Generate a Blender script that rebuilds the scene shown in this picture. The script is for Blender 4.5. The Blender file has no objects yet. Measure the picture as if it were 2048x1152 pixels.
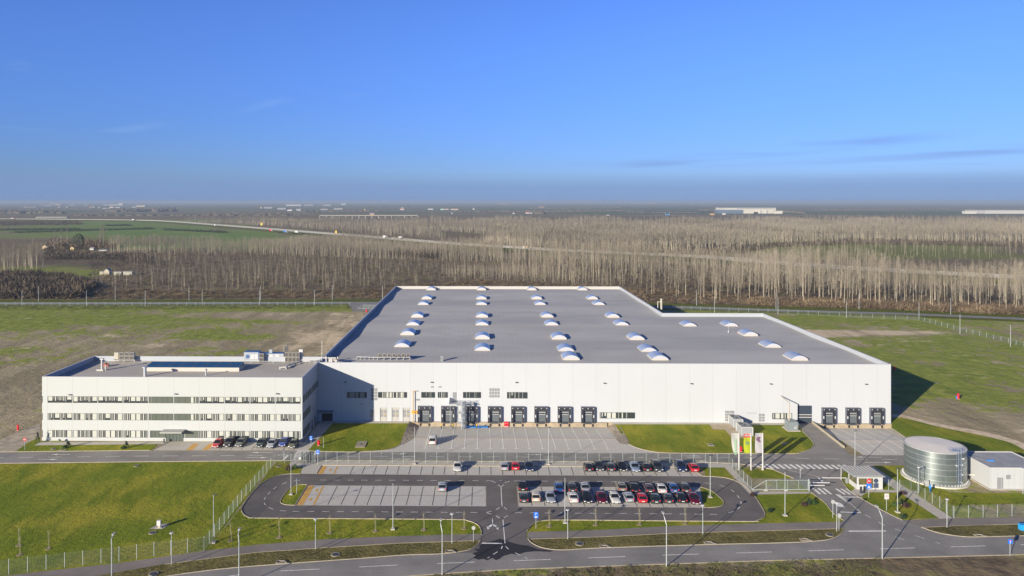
import bpy, bmesh, math, random
import numpy as np
from mathutils import Vector, Matrix
from mathutils.geometry import tessellate_polygon
R = math.radians
SC = bpy.context.scene
COL = SC.collection

# ------------------------------------------------------------------ camera, sky, sun, exposure
FPX, CXP, HYP, CAMZ = 1480.0, 943.0, 403.0, 57.5      # focal length and principal point in photo pixels, camera height
PHI = math.atan((965.0 - CXP) / FPX)                  # heading of the lens against the building axis
cam = bpy.data.cameras.new("camera"); camo = bpy.data.objects.new("camera", cam); COL.objects.link(camo)
cam.sensor_width = 36.0; cam.lens = 36.0 * FPX / 2048.0
cam.shift_x = (1024.0 - CXP) / 2048.0
cam.shift_y = -(576.0 - HYP) / 2048.0
cam.clip_start = 1.0; cam.clip_end = 200000.0
camo.location = (0, 0, CAMZ); camo.rotation_euler = (R(90), 0, PHI)
SC.camera = camo

HAZE = 0.00011
SUN_AZ, SUN_EL = 41.0, 15.0      # shadows run 41 degrees right of the building axis
W = bpy.data.worlds.new("World"); SC.world = W; W.use_nodes = True
nt = W.node_tree; nt.nodes.clear()
def nn(t, typ, **k):
    n = t.nodes.new(typ)
    for a, b in k.items(): setattr(n, a, b)
    return n
def mth(t, op, a, b=None, c=None, clamp=False):
    n = t.nodes.new("ShaderNodeMath"); n.operation = op; n.use_clamp = clamp
    for i, v in enumerate((a, b, c)):
        if v is None: continue
        if isinstance(v, (int, float)): n.inputs[i].default_value = v
        else: t.links.new(v, n.inputs[i])
    return n.outputs[0]
def ramp01(t, v, lo, hi):
    n = t.nodes.new("ShaderNodeMapRange"); n.interpolation_type = 'SMOOTHSTEP'
    t.links.new(v, n.inputs[0]); n.inputs[1].default_value = lo; n.inputs[2].default_value = hi
    return n.outputs[0]
def mixc(t, f, a, b, mode='MIX'):
    n = t.nodes.new("ShaderNodeMix"); n.data_type = 'RGBA'; n.blend_type = mode
    for i, v in ((0, f), (6, a), (7, b)):
        if isinstance(v, (int, float)): n.inputs[i].default_value = v
        elif isinstance(v, tuple): n.inputs[i].default_value = (*v[:3], 1)
        else: t.links.new(v, n.inputs[i])
    return n.outputs[2]
sky = nn(nt, "ShaderNodeTexSky", sky_type='NISHITA', sun_disc=False)
sky.sun_elevation = R(SUN_EL); sky.sun_rotation = R(180 + SUN_AZ)
sky.altitude = 100; sky.air_density = 1.0; sky.dust_density = 0.25; sky.ozone_density = 3.2
tc = nn(nt, "ShaderNodeTexCoord"); sp = nn(nt, "ShaderNodeSeparateXYZ"); nt.links.new(tc.outputs['Generated'], sp.inputs[0])
# thin high cloud and the murky layer low over the horizon, both laid out by compass bearing and elevation
el = sp.outputs['Z']; az = mth(nt, 'ARCTAN2', sp.outputs['X'], sp.outputs['Y'])
cb = nn(nt, "ShaderNodeCombineXYZ"); nt.links.new(az, cb.inputs[0]); nt.links.new(mth(nt, 'MULTIPLY', el, 7.0), cb.inputs[1])
n1 = nn(nt, "ShaderNodeTexNoise"); n1.inputs['Scale'].default_value = 3.0; n1.inputs['Detail'].default_value = 7; n1.inputs['Roughness'].default_value = 0.62
n1.inputs['Distortion'].default_value = 0.5
nt.links.new(cb.outputs[0], n1.inputs['Vector'])
cb2 = nn(nt, "ShaderNodeCombineXYZ"); nt.links.new(az, cb2.inputs[0]); nt.links.new(mth(nt, 'MULTIPLY', el, 26.0), cb2.inputs[1])
n2 = nn(nt, "ShaderNodeTexNoise"); n2.inputs['Scale'].default_value = 2.2; n2.inputs['Detail'].default_value = 6; nt.links.new(cb2.outputs[0], n2.inputs['Vector'])
wisp = ramp01(nt, n1.outputs[0], 0.60, 0.82)
wisp = mth(nt, 'MULTIPLY', wisp, mth(nt, 'SUBTRACT', 1.0, ramp01(nt, el, 0.10, 0.22)))
wisp = mth(nt, 'MULTIPLY', wisp, 0.22)
streak = ramp01(nt, n2.outputs[0], 0.56, 0.70)
streak = mth(nt, 'MULTIPLY', streak, ramp01(nt, el, 0.02, 0.045)); streak = mth(nt, 'MULTIPLY', streak, mth(nt, 'SUBTRACT', 1.0, ramp01(nt, el, 0.05, 0.085)))
streak = mth(nt, 'MULTIPLY', streak, mth(nt, 'MULTIPLY', ramp01(nt, az, -0.02, 0.2), 0.35))
edge = mth(nt, 'ADD', el, mth(nt, 'MULTIPLY', mth(nt, 'SUBTRACT', n2.outputs[0], 0.5), 0.012))
low = mth(nt, 'SUBTRACT', 1.0, ramp01(nt, edge, 0.016, 0.042))
def cloud(a0, e0, slope, th, a1, k):      # one long thin cloud: bearing a0..a1, elevation e0 rising by slope
    v = mth(nt, 'SUBTRACT', el, mth(nt, 'ADD', e0, mth(nt, 'MULTIPLY', mth(nt, 'SUBTRACT', az, a0), slope)))
    v = mth(nt, 'ADD', v, mth(nt, 'MULTIPLY', mth(nt, 'SUBTRACT', n1.outputs[0], 0.5), th * 1.6))
    g = mth(nt, 'SUBTRACT', 1.0, ramp01(nt, mth(nt, 'ABSOLUTE', v), th * 0.15, th))
    g = mth(nt, 'MULTIPLY', g, mth(nt, 'MULTIPLY', ramp01(nt, az, a0 - 0.03, a0 + 0.08), mth(nt, 'SUBTRACT', 1.0, ramp01(nt, az, a1 - 0.12, a1 + 0.02))))
    return mth(nt, 'MULTIPLY', g, mth(nt, 'MULTIPLY', ramp01(nt, n2.outputs[0], 0.36, 0.6), k))
bank = mth(nt, 'MAXIMUM', cloud(0.17, 0.046, 0.075, 0.010, 0.58, 0.55), cloud(0.26, 0.043, 0.03, 0.006, 0.66, 0.4))
veil = mth(nt, 'MAXIMUM', cloud(-0.50, 0.078, 0.19, 0.007, -0.39, 0.4), mth(nt, 'MAXIMUM', cloud(-0.31, 0.118, 0.34, 0.008, -0.19, 0.25), cloud(-0.21, 0.137, 0.12, 0.004, -0.06, 0.35)))
veil = mth(nt, 'MAXIMUM', veil, cloud(-0.62, 0.085, -0.05, 0.006, -0.48, 0.3))
# colours: the Nishita sky, its hue deepened as the photograph was graded
SKYS = 0.054
tint = mixc(nt, ramp01(nt, el, 0.0, 0.26), (0.60, 0.86, 1.80), (0.88, 1.18, 2.2))
tint = mixc(nt, ramp01(nt, el, 0.30, 0.55), tint, (0.36, 0.52, 0.90))
base = mixc(nt, 1.0, sky.outputs[0], tint, 'MULTIPLY')
c = mixc(nt, wisp, base, (5.2, 6.6, 9.6))
c = mixc(nt, streak, c, (2.6, 3.9, 7.4)); c = mixc(nt, bank, c, (2.5, 3.9, 7.6)); c = mixc(nt, veil, c, (4.6, 6.8, 10.8))
c = mixc(nt, mth(nt, 'MULTIPLY', low, 0.7), c, (2.45, 3.9, 7.3))
bg = nn(nt, "ShaderNodeBackground"); bg.inputs[1].default_value = SKYS; nt.links.new(c, bg.inputs[0])
out = nn(nt, "ShaderNodeOutputWorld"); nt.links.new(bg.outputs[0], out.inputs[0])

sun = bpy.data.lights.new("sun", 'SUN'); sun.energy = 5.0; sun.angle = R(0.5); sun.color = (1.0, 0.89, 0.71)
suno = bpy.data.objects.new("sun", sun); COL.objects.link(suno)
sd = Vector((math.sin(R(SUN_AZ)) * math.cos(R(SUN_EL)), math.cos(R(SUN_AZ)) * math.cos(R(SUN_EL)), -math.sin(R(SUN_EL))))
suno.rotation_euler = sd.to_track_quat('-Z', 'Y').to_euler(); suno.location = (-100, -100, 200)
SC.view_settings.view_transform = 'Standard'; SC.view_settings.look = 'None'
SC.view_settings.exposure = 0.65; SC.view_settings.gamma = 1.0
SC.cycles.use_denoising = True
SC.cycles.max_bounces = 5; SC.cycles.diffuse_bounces = 2; SC.cycles.transparent_max_bounces = 6; SC.cycles.volume_bounces = 0
SC.cycles.sample_clamp_indirect = 4.0

# ------------------------------------------------------------------ measuring: a spot in the photograph -> a point of the plain
_c, _s = math.cos(PHI), math.sin(PHI)
def G(px, py, z=0.0):
    d = (CAMZ - z) * FPX / (py - HYP); xc = (px - CXP) / FPX * d
    return (xc * _c - d * _s, xc * _s + d * _c)
def G3(px, py, z=0.0):
    x, y = G(px, py, z); return (x, y, z)
def V(px, py, Y):                       # on a wall that stands at depth Y
    a = (px - CXP) / FPX; dx, dy = a * _c - _s, a * _s + _c; d = Y / dy
    return (dx * d, CAMZ - (py - HYP) / FPX * d)
def PX(x, y, z=0.0):
    xc = x * _c + y * _s; d = -x * _s + y * _c
    return (CXP + FPX * xc / d, HYP + FPX * (CAMZ - z) / d)
def spl(pts, n=6):                      # smooth curve through points
    out = []
    P = [pts[0]] + list(pts) + [pts[-1]]
    for i in range(1, len(P) - 2):
        p0, p1, p2, p3 = (np.array(P[i + k], float) for k in (-1, 0, 1, 2))
        for k in range(n):
            t = k / n
            out.append(tuple(0.5 * ((2 * p1) + (-p0 + p2) * t + (2 * p0 - 5 * p1 + 4 * p2 - p3) * t * t + (-p0 + 3 * p1 - 3 * p2 + p3) * t ** 3)))
    out.append(tuple(pts[-1])); return out

# ------------------------------------------------------------------ mesh helpers
class MB:
    """collects simple solids; build() links them as ONE mesh object"""
    def __init__(s): s.v = []; s.f = []; s.m = []; s.mi = 0; s.sm = []; s.smooth = False
    def add(s, vs, fs):
        o = len(s.v); s.v += [tuple(p) for p in vs]
        for f in fs: s.f.append(tuple(i + o for i in f)); s.m.append(s.mi); s.sm.append(s.smooth)
        return s
    def box(s, x0, y0, z0, x1, y1, z1):
        return s.add([(x0,y0,z0),(x1,y0,z0),(x1,y1,z0),(x0,y1,z0),(x0,y0,z1),(x1,y0,z1),(x1,y1,z1),(x0,y1,z1)],
                     [(0,3,2,1),(4,5,6,7),(0,1,5,4),(1,2,6,5),(2,3,7,6),(3,0,4,7)])
    def obox(s, c, ax, l, w, z0, z1):   # box turned to the ground direction ax, centred at c
        ax = Vector((ax[0], ax[1])).normalized(); n = Vector((-ax.y, ax.x)); c = Vector((c[0], c[1]))
        q = [c - ax*l/2 - n*w/2, c + ax*l/2 - n*w/2, c + ax*l/2 + n*w/2, c - ax*l/2 + n*w/2]
        return s.add([(p.x,p.y,z0) for p in q] + [(p.x,p.y,z1) for p in q], [(0,3,2,1),(4,5,6,7),(0,1,5,4),(1,2,6,5),(2,3,7,6),(3,0,4,7)])
    def tube(s, a, b, r0, r1=None, n=8, caps=True):
        r1 = r0 if r1 is None else r1; a = Vector(a); b = Vector(b); d = (b - a).normalized()
        u = d.orthogonal().normalized(); w = d.cross(u)
        vs = []
        for p, r in ((a, r0), (b, r1)):
            for i in range(n):
                t = 2 * math.pi * i / n; vs.append(p + u * (r * math.cos(t)) + w * (r * math.sin(t)))
        fs = [(i, (i+1) % n, n + (i+1) % n, n + i) for i in range(n)]
        if caps: fs += [tuple(range(n-1, -1, -1)), tuple(range(n, 2*n))]
        return s.add(vs, fs)
    def prism(s, pts, z0, z1):          # vertical prism over a ground polygon; z0/z1 numbers or lists
        n = len(pts)
        a0 = z0 if isinstance(z0, (list, tuple)) else [z0]*n; a1 = z1 if isinstance(z1, (list, tuple)) else [z1]*n
        vs = [(p[0], p[1], a0[i]) for i, p in enumerate(pts)] + [(p[0], p[1], a1[i]) for i, p in enumerate(pts)]
        area = sum(pts[i][0]*pts[(i+1)%n][1] - pts[(i+1)%n][0]*pts[i][1] for i in range(n))
        tri = tessellate_polygon([[Vector((p[0], p[1], 0)) for p in pts]])
        fs = [t for t in tri] + [tuple(i + n for i in t) for t in tri]
        fs += [(i, (i+1)%n, n+(i+1)%n, n+i) if area > 0 else ((i+1)%n, i, n+i, n+(i+1)%n) for i in range(n)]
        return s.add(vs, fs)
    def flat(s, pts, z):
        zz = z if callable(z) else (lambda x, y: z)
        tri = tessellate_polygon([[Vector((p[0], p[1], 0)) for p in pts]])
        fs = []
        for t in tri:
            a, b, c_ = (pts[i] for i in t)
            cr = (b[0]-a[0])*(c_[1]-a[1]) - (b[1]-a[1])*(c_[0]-a[0])
            fs.append(tuple(t) if cr > 0 else tuple(t[::-1]))
        return s.add([(p[0], p[1], zz(p[0], p[1])) for p in pts], fs)
    def quad(s, a, b, c_, d): return s.add([a, b, c_, d], [(0, 1, 2, 3)])
    def loft(s, rings, caps=True):
        n = len(rings[0]); vs = [p for r in rings for p in r]; fs = []
        for k in range(len(rings) - 1):
            for i in range(n): fs.append((k*n+i, k*n+(i+1)%n, (k+1)*n+(i+1)%n, (k+1)*n+i))
        if caps: fs += [tuple(range(n-1, -1, -1)), tuple((len(rings)-1)*n + i for i in range(n))]
        return s.add(vs, fs)
    def mesh(s, name, mats):
        me = bpy.data.meshes.new(name); me.from_pydata([tuple(map(float, p)) for p in s.v], [], s.f)
        for m_ in (mats if isinstance(mats, (list, tuple)) else [mats]): me.materials.append(m_)
        me.polygons.foreach_set("material_index", s.m); me.polygons.foreach_set("use_smooth", s.sm)
        me.update(); return me
    def each(s, name, mats, parent=None, n=8, nf=6):
        """every box (n corners, nf faces) becomes an object of its own"""
        out = []
        for k in range(len(s.v) // n):
            b_ = MB(); b_.v = s.v[k*n:(k+1)*n]; b_.f = [tuple(i - k*n for i in f) for f in s.f[k*nf:(k+1)*nf]]; b_.m = s.m[k*nf:(k+1)*nf]; b_.sm = s.sm[k*nf:(k+1)*nf]
            out.append(b_.build(name, mats, parent))
        return out
    def build(s, name, mats, parent=None):
        o = bpy.data.objects.new(name, s.mesh(name, mats)); COL.objects.link(o)
        if parent: o.parent = parent
        return o
def tag(o, label=None, cat=None, group=None, kind=None):
    if label: o['label'] = label
    if cat: o['category'] = cat
    if group: o['group'] = group
    if kind: o['kind'] = kind
    return o
def empty(name, loc=(0,0,0), rz=0.0, label=None, cat=None, group=None):
    o = bpy.data.objects.new(name, None); COL.objects.link(o); o.location = loc; o.rotation_euler = (0, 0, rz); o.empty_display_size = 0.3
    return tag(o, label, cat, group)
KIDS = {}
def kids(o): return [c for c in o.children]
def dup(o, loc=None, rz=None, label=None, group=None, parent=None, mats=None):
    c = o.copy(); COL.objects.link(c)
    if parent is not None: c.parent = parent
    if loc is not None: c.location = loc
    if rz is not None: c.rotation_euler = (0, 0, rz)
    if label: c['label'] = label
    if group: c['group'] = group
    for ch in kids(o): dup(ch, parent=c)
    return c

# ------------------------------------------------------------------ materials
MATS = {}
def mat(name, col, rough=0.7, metal=0.0, var=0.0, scale=1.0, col2=None, bump=0.0, bscale=None, spec=0.5, detail=4, coat=0.0, stretch=None, obj=False):
    if name in MATS: return MATS[name]
    m = bpy.data.materials.new(name); m.use_nodes = True; t = m.node_tree
    b = t.nodes['Principled BSDF']; MATS[name] = m
    b.inputs['Base Color'].default_value = (*col, 1); b.inputs['Roughness'].default_value = rough
    b.inputs['Metallic'].default_value = metal; b.inputs['Specular IOR Level'].default_value = spec
    if coat: b.inputs['Coat Weight'].default_value = coat; b.inputs['Coat Roughness'].default_value = 0.04
    if var or col2 or bump:
        if obj:
            g = nn(t, "ShaderNodeTexCoord"); vec = g.outputs['Object']
        else:
            g = nn(t, "ShaderNodeNewGeometry"); vec = g.outputs['Position']
        if stretch:
            mp = nn(t, "ShaderNodeMapping"); mp.inputs['Scale'].default_value = stretch; t.links.new(vec, mp.inputs[0]); vec = mp.outputs[0]
        n = nn(t, "ShaderNodeTexNoise"); n.inputs['Scale'].default_value = scale; n.inputs['Detail'].default_value = detail; t.links.new(vec, n.inputs['Vector'])
        if var or col2:
            a = tuple(x * (1 - var) for x in col); d = col2 if col2 else tuple(min(1, x * (1 + var)) for x in col)
            t.links.new(mixc(t, ramp01(t, n.outputs[0], 0.32, 0.68), a, d), b.inputs['Base Color'])
        if bump:
            n2 = nn(t, "ShaderNodeTexNoise"); n2.inputs['Scale'].default_value = bscale or scale * 6; n2.inputs['Detail'].default_value = 5; t.links.new(vec, n2.inputs['Vector'])
            bp = nn(t, "ShaderNodeBump"); bp.inputs['Strength'].default_value = 1.0; bp.inputs['Distance'].default_value = bump
            t.links.new(n2.outputs[0], bp.inputs['Height']); t.links.new(bp.outputs[0], b.inputs['Normal'])
    return m
def posxyz(t):
    g = nn(t, "ShaderNodeNewGeometry"); s = nn(t, "ShaderNodeSeparateXYZ"); t.links.new(g.outputs['Position'], s.inputs[0]); return g.outputs['Position'], s
def noise(t, vec, scale, detail=4, rough=0.5, stretch=None, rot=0.0):
    if stretch:
        mp = nn(t, "ShaderNodeMapping"); mp.inputs['Scale'].default_value = stretch; mp.inputs['Rotation'].default_value = (0, 0, rot); t.links.new(vec, mp.inputs[0]); vec = mp.outputs[0]
    n = nn(t, "ShaderNodeTexNoise"); n.inputs['Scale'].default_value = scale; n.inputs['Detail'].default_value = detail; n.inputs['Roughness'].default_value = rough
    t.links.new(vec, n.inputs['Vector']); return n.outputs[0]
def panel_mat(name, base, x0, pitch, axis='X', seam=0.84, half=0.03, fine=1.0):
    """coated metal wall panels: a joint every `pitch` metres, faint vertical ribs, slight tone change from panel to panel"""
    m = bpy.data.materials.new(name); m.use_nodes = True; t = m.node_tree; b = t.nodes['Principled BSDF']; MATS[name] = m
    pos, s = posxyz(t); x = s.outputs[axis]
    u = mth(t, 'DIVIDE', mth(t, 'SUBTRACT', x, x0), pitch)
    fr = mth(t, 'FRACT', u); d = mth(t, 'MULTIPLY', mth(t, 'MINIMUM', fr, mth(t, 'SUBTRACT', 1.0, fr)), pitch)
    line = mth(t, 'SUBTRACT', 1.0, ramp01(t, d, half, half * 2.2))
    wn = nn(t, "ShaderNodeTexWhiteNoise", noise_dimensions='1D'); t.links.new(mth(t, 'FLOOR', u), wn.inputs['W'])
    tone = mth(t, 'ADD', 0.985, mth(t, 'MULTIPLY', wn.outputs[0], 0.022))
    fr2 = mth(t, 'FRACT', mth(t, 'MULTIPLY', x, 1.0 / fine)); rib = mth(t, 'LESS_THAN', fr2, 0.10)
    tone = mth(t, 'SUBTRACT', tone, mth(t, 'MULTIPLY', rib, 0.02))
    st = noise(t, pos, 0.22, 5, 0.6, stretch=(1.0, 1.0, 0.25)); tone = mth(t, 'MULTIPLY', tone, mth(t, 'ADD', 0.965, mth(t, 'MULTIPLY', st, 0.07)))
    col = mixc(t, line, base, tuple(k * seam for k in base))
    h = nn(t, "ShaderNodeVectorMath", operation='SCALE'); t.links.new(col, h.inputs[0]); t.links.new(tone, h.inputs['Scale'])
    t.links.new(h.outputs[0], b.inputs['Base Color']); b.inputs['Roughness'].default_value = 0.5; b.inputs['Specular IOR Level'].default_value = 0.25
    return m
# ------------------------------------------------------------------ the plain: one sheet to the horizon
FY, WX0, WX1, WX2 = 193.3, -43.3, 105.8, 68.1        # warehouse front line and side lines
WYN, WYB = 280.8, 368.2                              # notch line and back line
RAMP0 = 179.3                                        # where the truck yards start to fall
YA0, YA1 = G(838, 852.6, -1.2)[0], G(1213, 852.8, -1.2)[0]
YB0, YB1 = 86.3, 106.0
DOCKZ = -1.2
def yardz(x, y, base=0.03): return base if y <= RAMP0 else base + (DOCKZ) * (y - RAMP0) / (FY - RAMP0)
HOLES = [(YA0 - 2.8, YA1 + 2.8, RAMP0, FY + 0.6), (YB0 - 0.3, YB1, RAMP0, FY + 0.6)]
def lines(lo, hi, step, far_lo, far_hi, extra):
    L = list(np.arange(lo, hi, step)) + [hi]
    s = step
    while L[-1] < far_hi: s *= 1.35; L.append(min(far_hi, L[-1] + s))
    s = step
    while L[0] > far_lo: s *= 1.35; L.insert(0, max(far_lo, L[0] - s))
    L = [v for v in L if all(abs(v - e) > 0.8 for e in extra)] + extra
    return sorted(L)
GX = lines(-330, 330, 4.0, -60000, 60000, [HOLES[0][0], HOLES[0][1], HOLES[1][0], HOLES[1][1]])
GY = lines(96, 560, 4.0, -3000, 80000, [RAMP0, FY + 0.6])
gx, gy = np.array(GX), np.array(GY)
NX, NY = len(gx), len(gy)
XX, YY = np.meshgrid(gx, gy)
def inpoly(poly, X, Y):
    r = np.zeros(X.shape, bool); n = len(poly)
    for i in range(n):
        x0, y0 = poly[i]; x1, y1 = poly[(i + 1) % n]
        if y0 == y1: continue
        c_ = ((y0 > Y) != (y1 > Y)) & (X < (x1 - x0) * (Y - y0) / (y1 - y0) + x0); r ^= c_
    return r
def pp(*pts): return [G(*p) for p in pts]
lush = np.zeros(XX.shape); grass = np.full(XX.shape, 0.42); sand = np.zeros(XX.shape); scrub = np.zeros(XX.shape)
def area(poly, A, v):
    A[inpoly(poly, XX, YY)] = v
def blob(px, py, rx, ry, A, v):       # soft patch; radii in metres
    cx, cy = G(px, py); d = ((XX - cx) / rx) ** 2 + ((YY - cy) / ry) ** 2
    A += v * np.exp(-d * 1.2)
# dirt and grass of the left field
area([(-2000, 60), (2000, 60), (2000, 430), (-2000, 430)], grass, 0.47)
blob(60, 635, 60, 26, grass, 0.45); blob(10, 650, 40, 20, grass, 0.3); blob(300, 640, 60, 12, grass, 0.30); blob(420, 672, 42, 16, grass, 0.30); blob(560, 680, 30, 10, grass, 0.25)
blob(330, 617, 300, 9, grass, 0.5); blob(20, 705, 20, 14, grass, 0.25); blob(460, 700, 30, 9, grass, 0.2)
blob(590, 632, 55, 11, grass, -0.5); blob(640, 675, 26, 40, grass, -0.55); blob(250, 690, 60, 25, grass, -0.25); blob(20, 760, 60, 22, grass, -0.35); blob(60, 830, 40, 26, grass, -0.3)
blob(640, 680, 20, 36, sand, 0.8); blob(700, 640, 14, 20, sand, 0.5); blob(590, 628, 40, 7, sand, 0.45); blob(325, 692, 13, 7, sand, 0.6); blob(230, 672, 24, 5, sand, 0.4); blob(60, 690, 30, 10, sand, 0.3)
# right field
area(pp((1300, 612), (2048, 640), (2300, 700), (2600, 900), (1820, 905), (1782, 850), (1782, 735), (1530, 632)), grass, 0.60)
blob(1660, 640, 70, 10, grass, 0.3); blob(1800, 745, 40, 14, grass, 0.35); blob(1760, 708, 30, 10, grass, 0.3); blob(1960, 800, 30, 12, grass, 0.2); blob(1990, 700, 50, 18, grass, 0.12)
blob(1730, 668, 34, 7, grass, -0.3); blob(1650, 668, 30, 8, sand, 0.35); blob(1700, 664, 40, 6, sand, 0.8); blob(1640, 672, 22, 4, sand, 0.5); blob(1860, 706, 30, 6, grass, -0.25); blob(1745, 665, 34, 4, sand, 0.85); blob(1800, 680, 20, 3, sand, 0.5); blob(1720, 690, 26, 3, sand, 0.4)
blob(1900, 818, 16, 6, grass, -0.45); blob(1985, 850, 22, 9, grass, -0.7); blob(2040, 870, 26, 10, grass, -0.7); blob(2000, 862, 26, 5, sand, 0.5); blob(2040, 892, 20, 4, sand, 0.6); blob(1965, 752, 22, 4, sand, 0.25)
# beyond the perimeter road: scrub and forest floor
rear = pp((-300, 604), (0, 602), (512, 601), (765, 600), (1100, 604), (1393, 612), (1536, 616), (1800, 623), (2048, 634), (2400, 652))
rearpoly = rear + [(9000, 900), (9000, 3300), (-9000, 3300), (-9000, 420)]
msk = inpoly(rearpoly, XX, YY); scrub[msk] = 1.0; grass[msk] = 0.22
grass = np.where(msk & (inpoly(pp((1380, 470), (2048, 478), (2048, 522), (1500, 512)), XX, YY)), 0.75, grass)
for q in (((0, 447), (300, 446), (560, 466), (620, 486), (560, 492), (230, 494), (190, 470), (0, 475)),):
    m2 = inpoly(pp(*q), XX, YY); scrub[m2] = 0.0; grass[m2] = 1.0; sand[m2] = 0; lush[m2] = 1.0
m2 = inpoly(pp((0, 535), (150, 532), (235, 545), (160, 560), (0, 545)), XX, YY); scrub[m2] = 0.3; grass[m2] = 0.75
blob(320, 590, 60, 10, grass, 0.25); blob(640, 520, 60, 15, sand, 0.25); blob(760, 575, 60, 8, sand, 0.3); blob(320, 525, 20, 6, sand, 0.3)
far = YY > 3300; scrub[far] = 0.0; grass[far] = 0.7
# foreground verge south of the public road
m2 = inpoly(pp((-800, 1290), (0, 1235), (887, 1150), (1274, 1129), (1764, 1115), (2048, 1108), (2600, 1095)) + [(700, 40), (-700, 40)], XX, YY)
grass[m2] = 0.34; scrub[m2] = 1.0
grass = np.clip(grass, 0, 1); sand = np.clip(sand, 0, 1)
rs = np.random.RandomState(4)
ZZ = np.zeros(XX.shape)
keep = np.ones((NY - 1, NX - 1), bool)
for (a0, a1, b0, b1) in HOLES:
    keep &= ~((gx[:-1][None, :] >= a0 - 1e-6) & (gx[1:][None, :] <= a1 + 1e-6) & (gy[:-1][:, None] >= b0 - 1e-6) & (gy[1:][:, None] <= b1 + 1e-6))
idx = np.arange(NX * NY).reshape(NY, NX)
q = np.stack([idx[:-1, :-1], idx[:-1, 1:], idx[1:, 1:], idx[1:, :-1]], -1)[keep]
me = bpy.data.meshes.new("ground")
me.from_pydata(np.stack([XX.ravel(), YY.ravel(), ZZ.ravel()], -1).tolist(), [], q.tolist())
ca = me.color_attributes.new("cover", 'FLOAT_COLOR', 'POINT')
ca.data.foreach_set("color", np.stack([grass.ravel(), sand.ravel(), scrub.ravel(), lush.ravel()], -1).astype(np.float32).ravel())
mg = bpy.data.materials.new("ground_cover"); mg.use_nodes = True; t = mg.node_tree; b = t.nodes['Principled BSDF']
pos, sxyz = posxyz(t)
at = nn(t, "ShaderNodeAttribute", attribute_name="cover"); sc_ = nn(t, "ShaderNodeSeparateColor"); t.links.new(at.outputs[0], sc_.inputs[0])
nA = noise(t, pos, 0.055, 8, 0.68); nB = noise(t, pos, 0.22, 7, 0.65); nC = noise(t, pos, 1.3, 5, 0.6); nD = noise(t, pos, 0.012, 4)
nT = noise(t, pos, 0.10, 6, 0.6, stretch=(1.0, 0.18, 1.0), rot=R(-38)); nS = noise(t, pos, 0.035, 6, 0.6, stretch=(0.22, 1.6, 1.0))
gcol = mixc(t, ramp01(t, nB, 0.35, 0.65), (0.160, 0.225, 0.028), (0.300, 0.335, 0.060))
gcol = mixc(t, ramp01(t, nC, 0.45, 0.75), gcol, (0.33, 0.30, 0.10))
dcol = mixc(t, ramp01(t, nT, 0.38, 0.62), (0.27, 0.225, 0.135), (0.46, 0.385, 0.245)); dcol = mixc(t, ramp01(t, nC, 0.35, 0.7), dcol, (0.36, 0.305, 0.19))
scol = mixc(t, ramp01(t, nT, 0.4, 0.6), (0.48, 0.39, 0.25), (0.66, 0.54, 0.36))
bcol = mixc(t, ramp01(t, nB, 0.38, 0.62), (0.125, 0.094, 0.062), (0.25, 0.19, 0.118)); bcol = mixc(t, ramp01(t, nS, 0.5, 0.66), bcol, (0.23, 0.185, 0.10))
br = mth(t, 'ADD', mth(t, 'MULTIPLY', nA, 0.75), mth(t, 'ADD', mth(t, 'MULTIPLY', nB, 0.35), mth(t, 'MULTIPLY', nT, 0.25)))   # about 0.67 on average
def cover(v, w=0.08):  # broken-up coverage: attribute against noise
    k = mth(t, 'ADD', mth(t, 'SUBTRACT', v, 0.5), mth(t, 'MULTIPLY', mth(t, 'SUBTRACT', br, 0.675), 2.6))
    return ramp01(t, k, -w, w)
c1 = mixc(t, cover(sc_.outputs[0], 0.09), dcol, gcol)
c2 = mixc(t, cover(sc_.outputs[1], 0.2), c1, scol)
gb = mixc(t, cover(sc_.outputs[0], 0.25), bcol, mixc(t, 0.45, gcol, (0.15, 0.13, 0.055)))
c3 = mixc(t, sc_.outputs[2], c2, gb); c3 = mixc(t, at.outputs['Alpha'], c3, mixc(t, ramp01(t, nS, 0.35, 0.65), (0.12, 0.20, 0.04), (0.20, 0.29, 0.065)))
# far fields: wide strips
fs = nn(t, "ShaderNodeTexVoronoi"); fs.inputs['Scale'].default_value = 0.0021
mpv = nn(t, "ShaderNodeMapping"); mpv.inputs['Scale'].default_value = (0.42, 1.0, 1.0); mpv.inputs['Rotation'].default_value = (0, 0, R(14)); t.links.new(pos, mpv.inputs[0]); t.links.new(mpv.outputs[0], fs.inputs['Vector'])
fr = nn(t, "ShaderNodeValToRGB"); cr = fr.color_ramp; cr.interpolation = 'CONSTANT'
sv = nn(t, "ShaderNodeSeparateColor"); t.links.new(fs.outputs['Color'], sv.inputs[0]); t.links.new(sv.outputs[0], fr.inputs[0])
cols = [(0.12,0.16,0.06),(0.19,0.20,0.08),(0.22,0.185,0.115),(0.14,0.20,0.065),(0.25,0.20,0.13),(0.15,0.15,0.08),(0.12,0.11,0.08),(0.21,0.20,0.10)]
cr.elements[0].color = (*cols[0], 1); cr.elements[0].position = 0
cr.elements[1].color = (*cols[1], 1); cr.elements[1].position = 0.14
for i, cc in enumerate(cols[2:]): e = cr.elements.new(0.27 + i * 0.12); e.color = (*cc, 1)
fcol = mixc(t, mth(t, 'MULTIPLY', nD, 0.5), fr.outputs[0], (0.07, 0.072, 0.035))
c4 = mixc(t, ramp01(t, sxyz.outputs['Y'], 2950, 3350), c3, fcol)
t.links.new(c4, b.inputs['Base Color']); b.inputs['Roughness'].default_value = 0.95; b.inputs['Specular IOR Level'].default_value = 0.1
bp = nn(t, "ShaderNodeBump"); bp.inputs['Distance'].default_value = 1.0; bp.inputs['Strength'].default_value = 0.42
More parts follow.
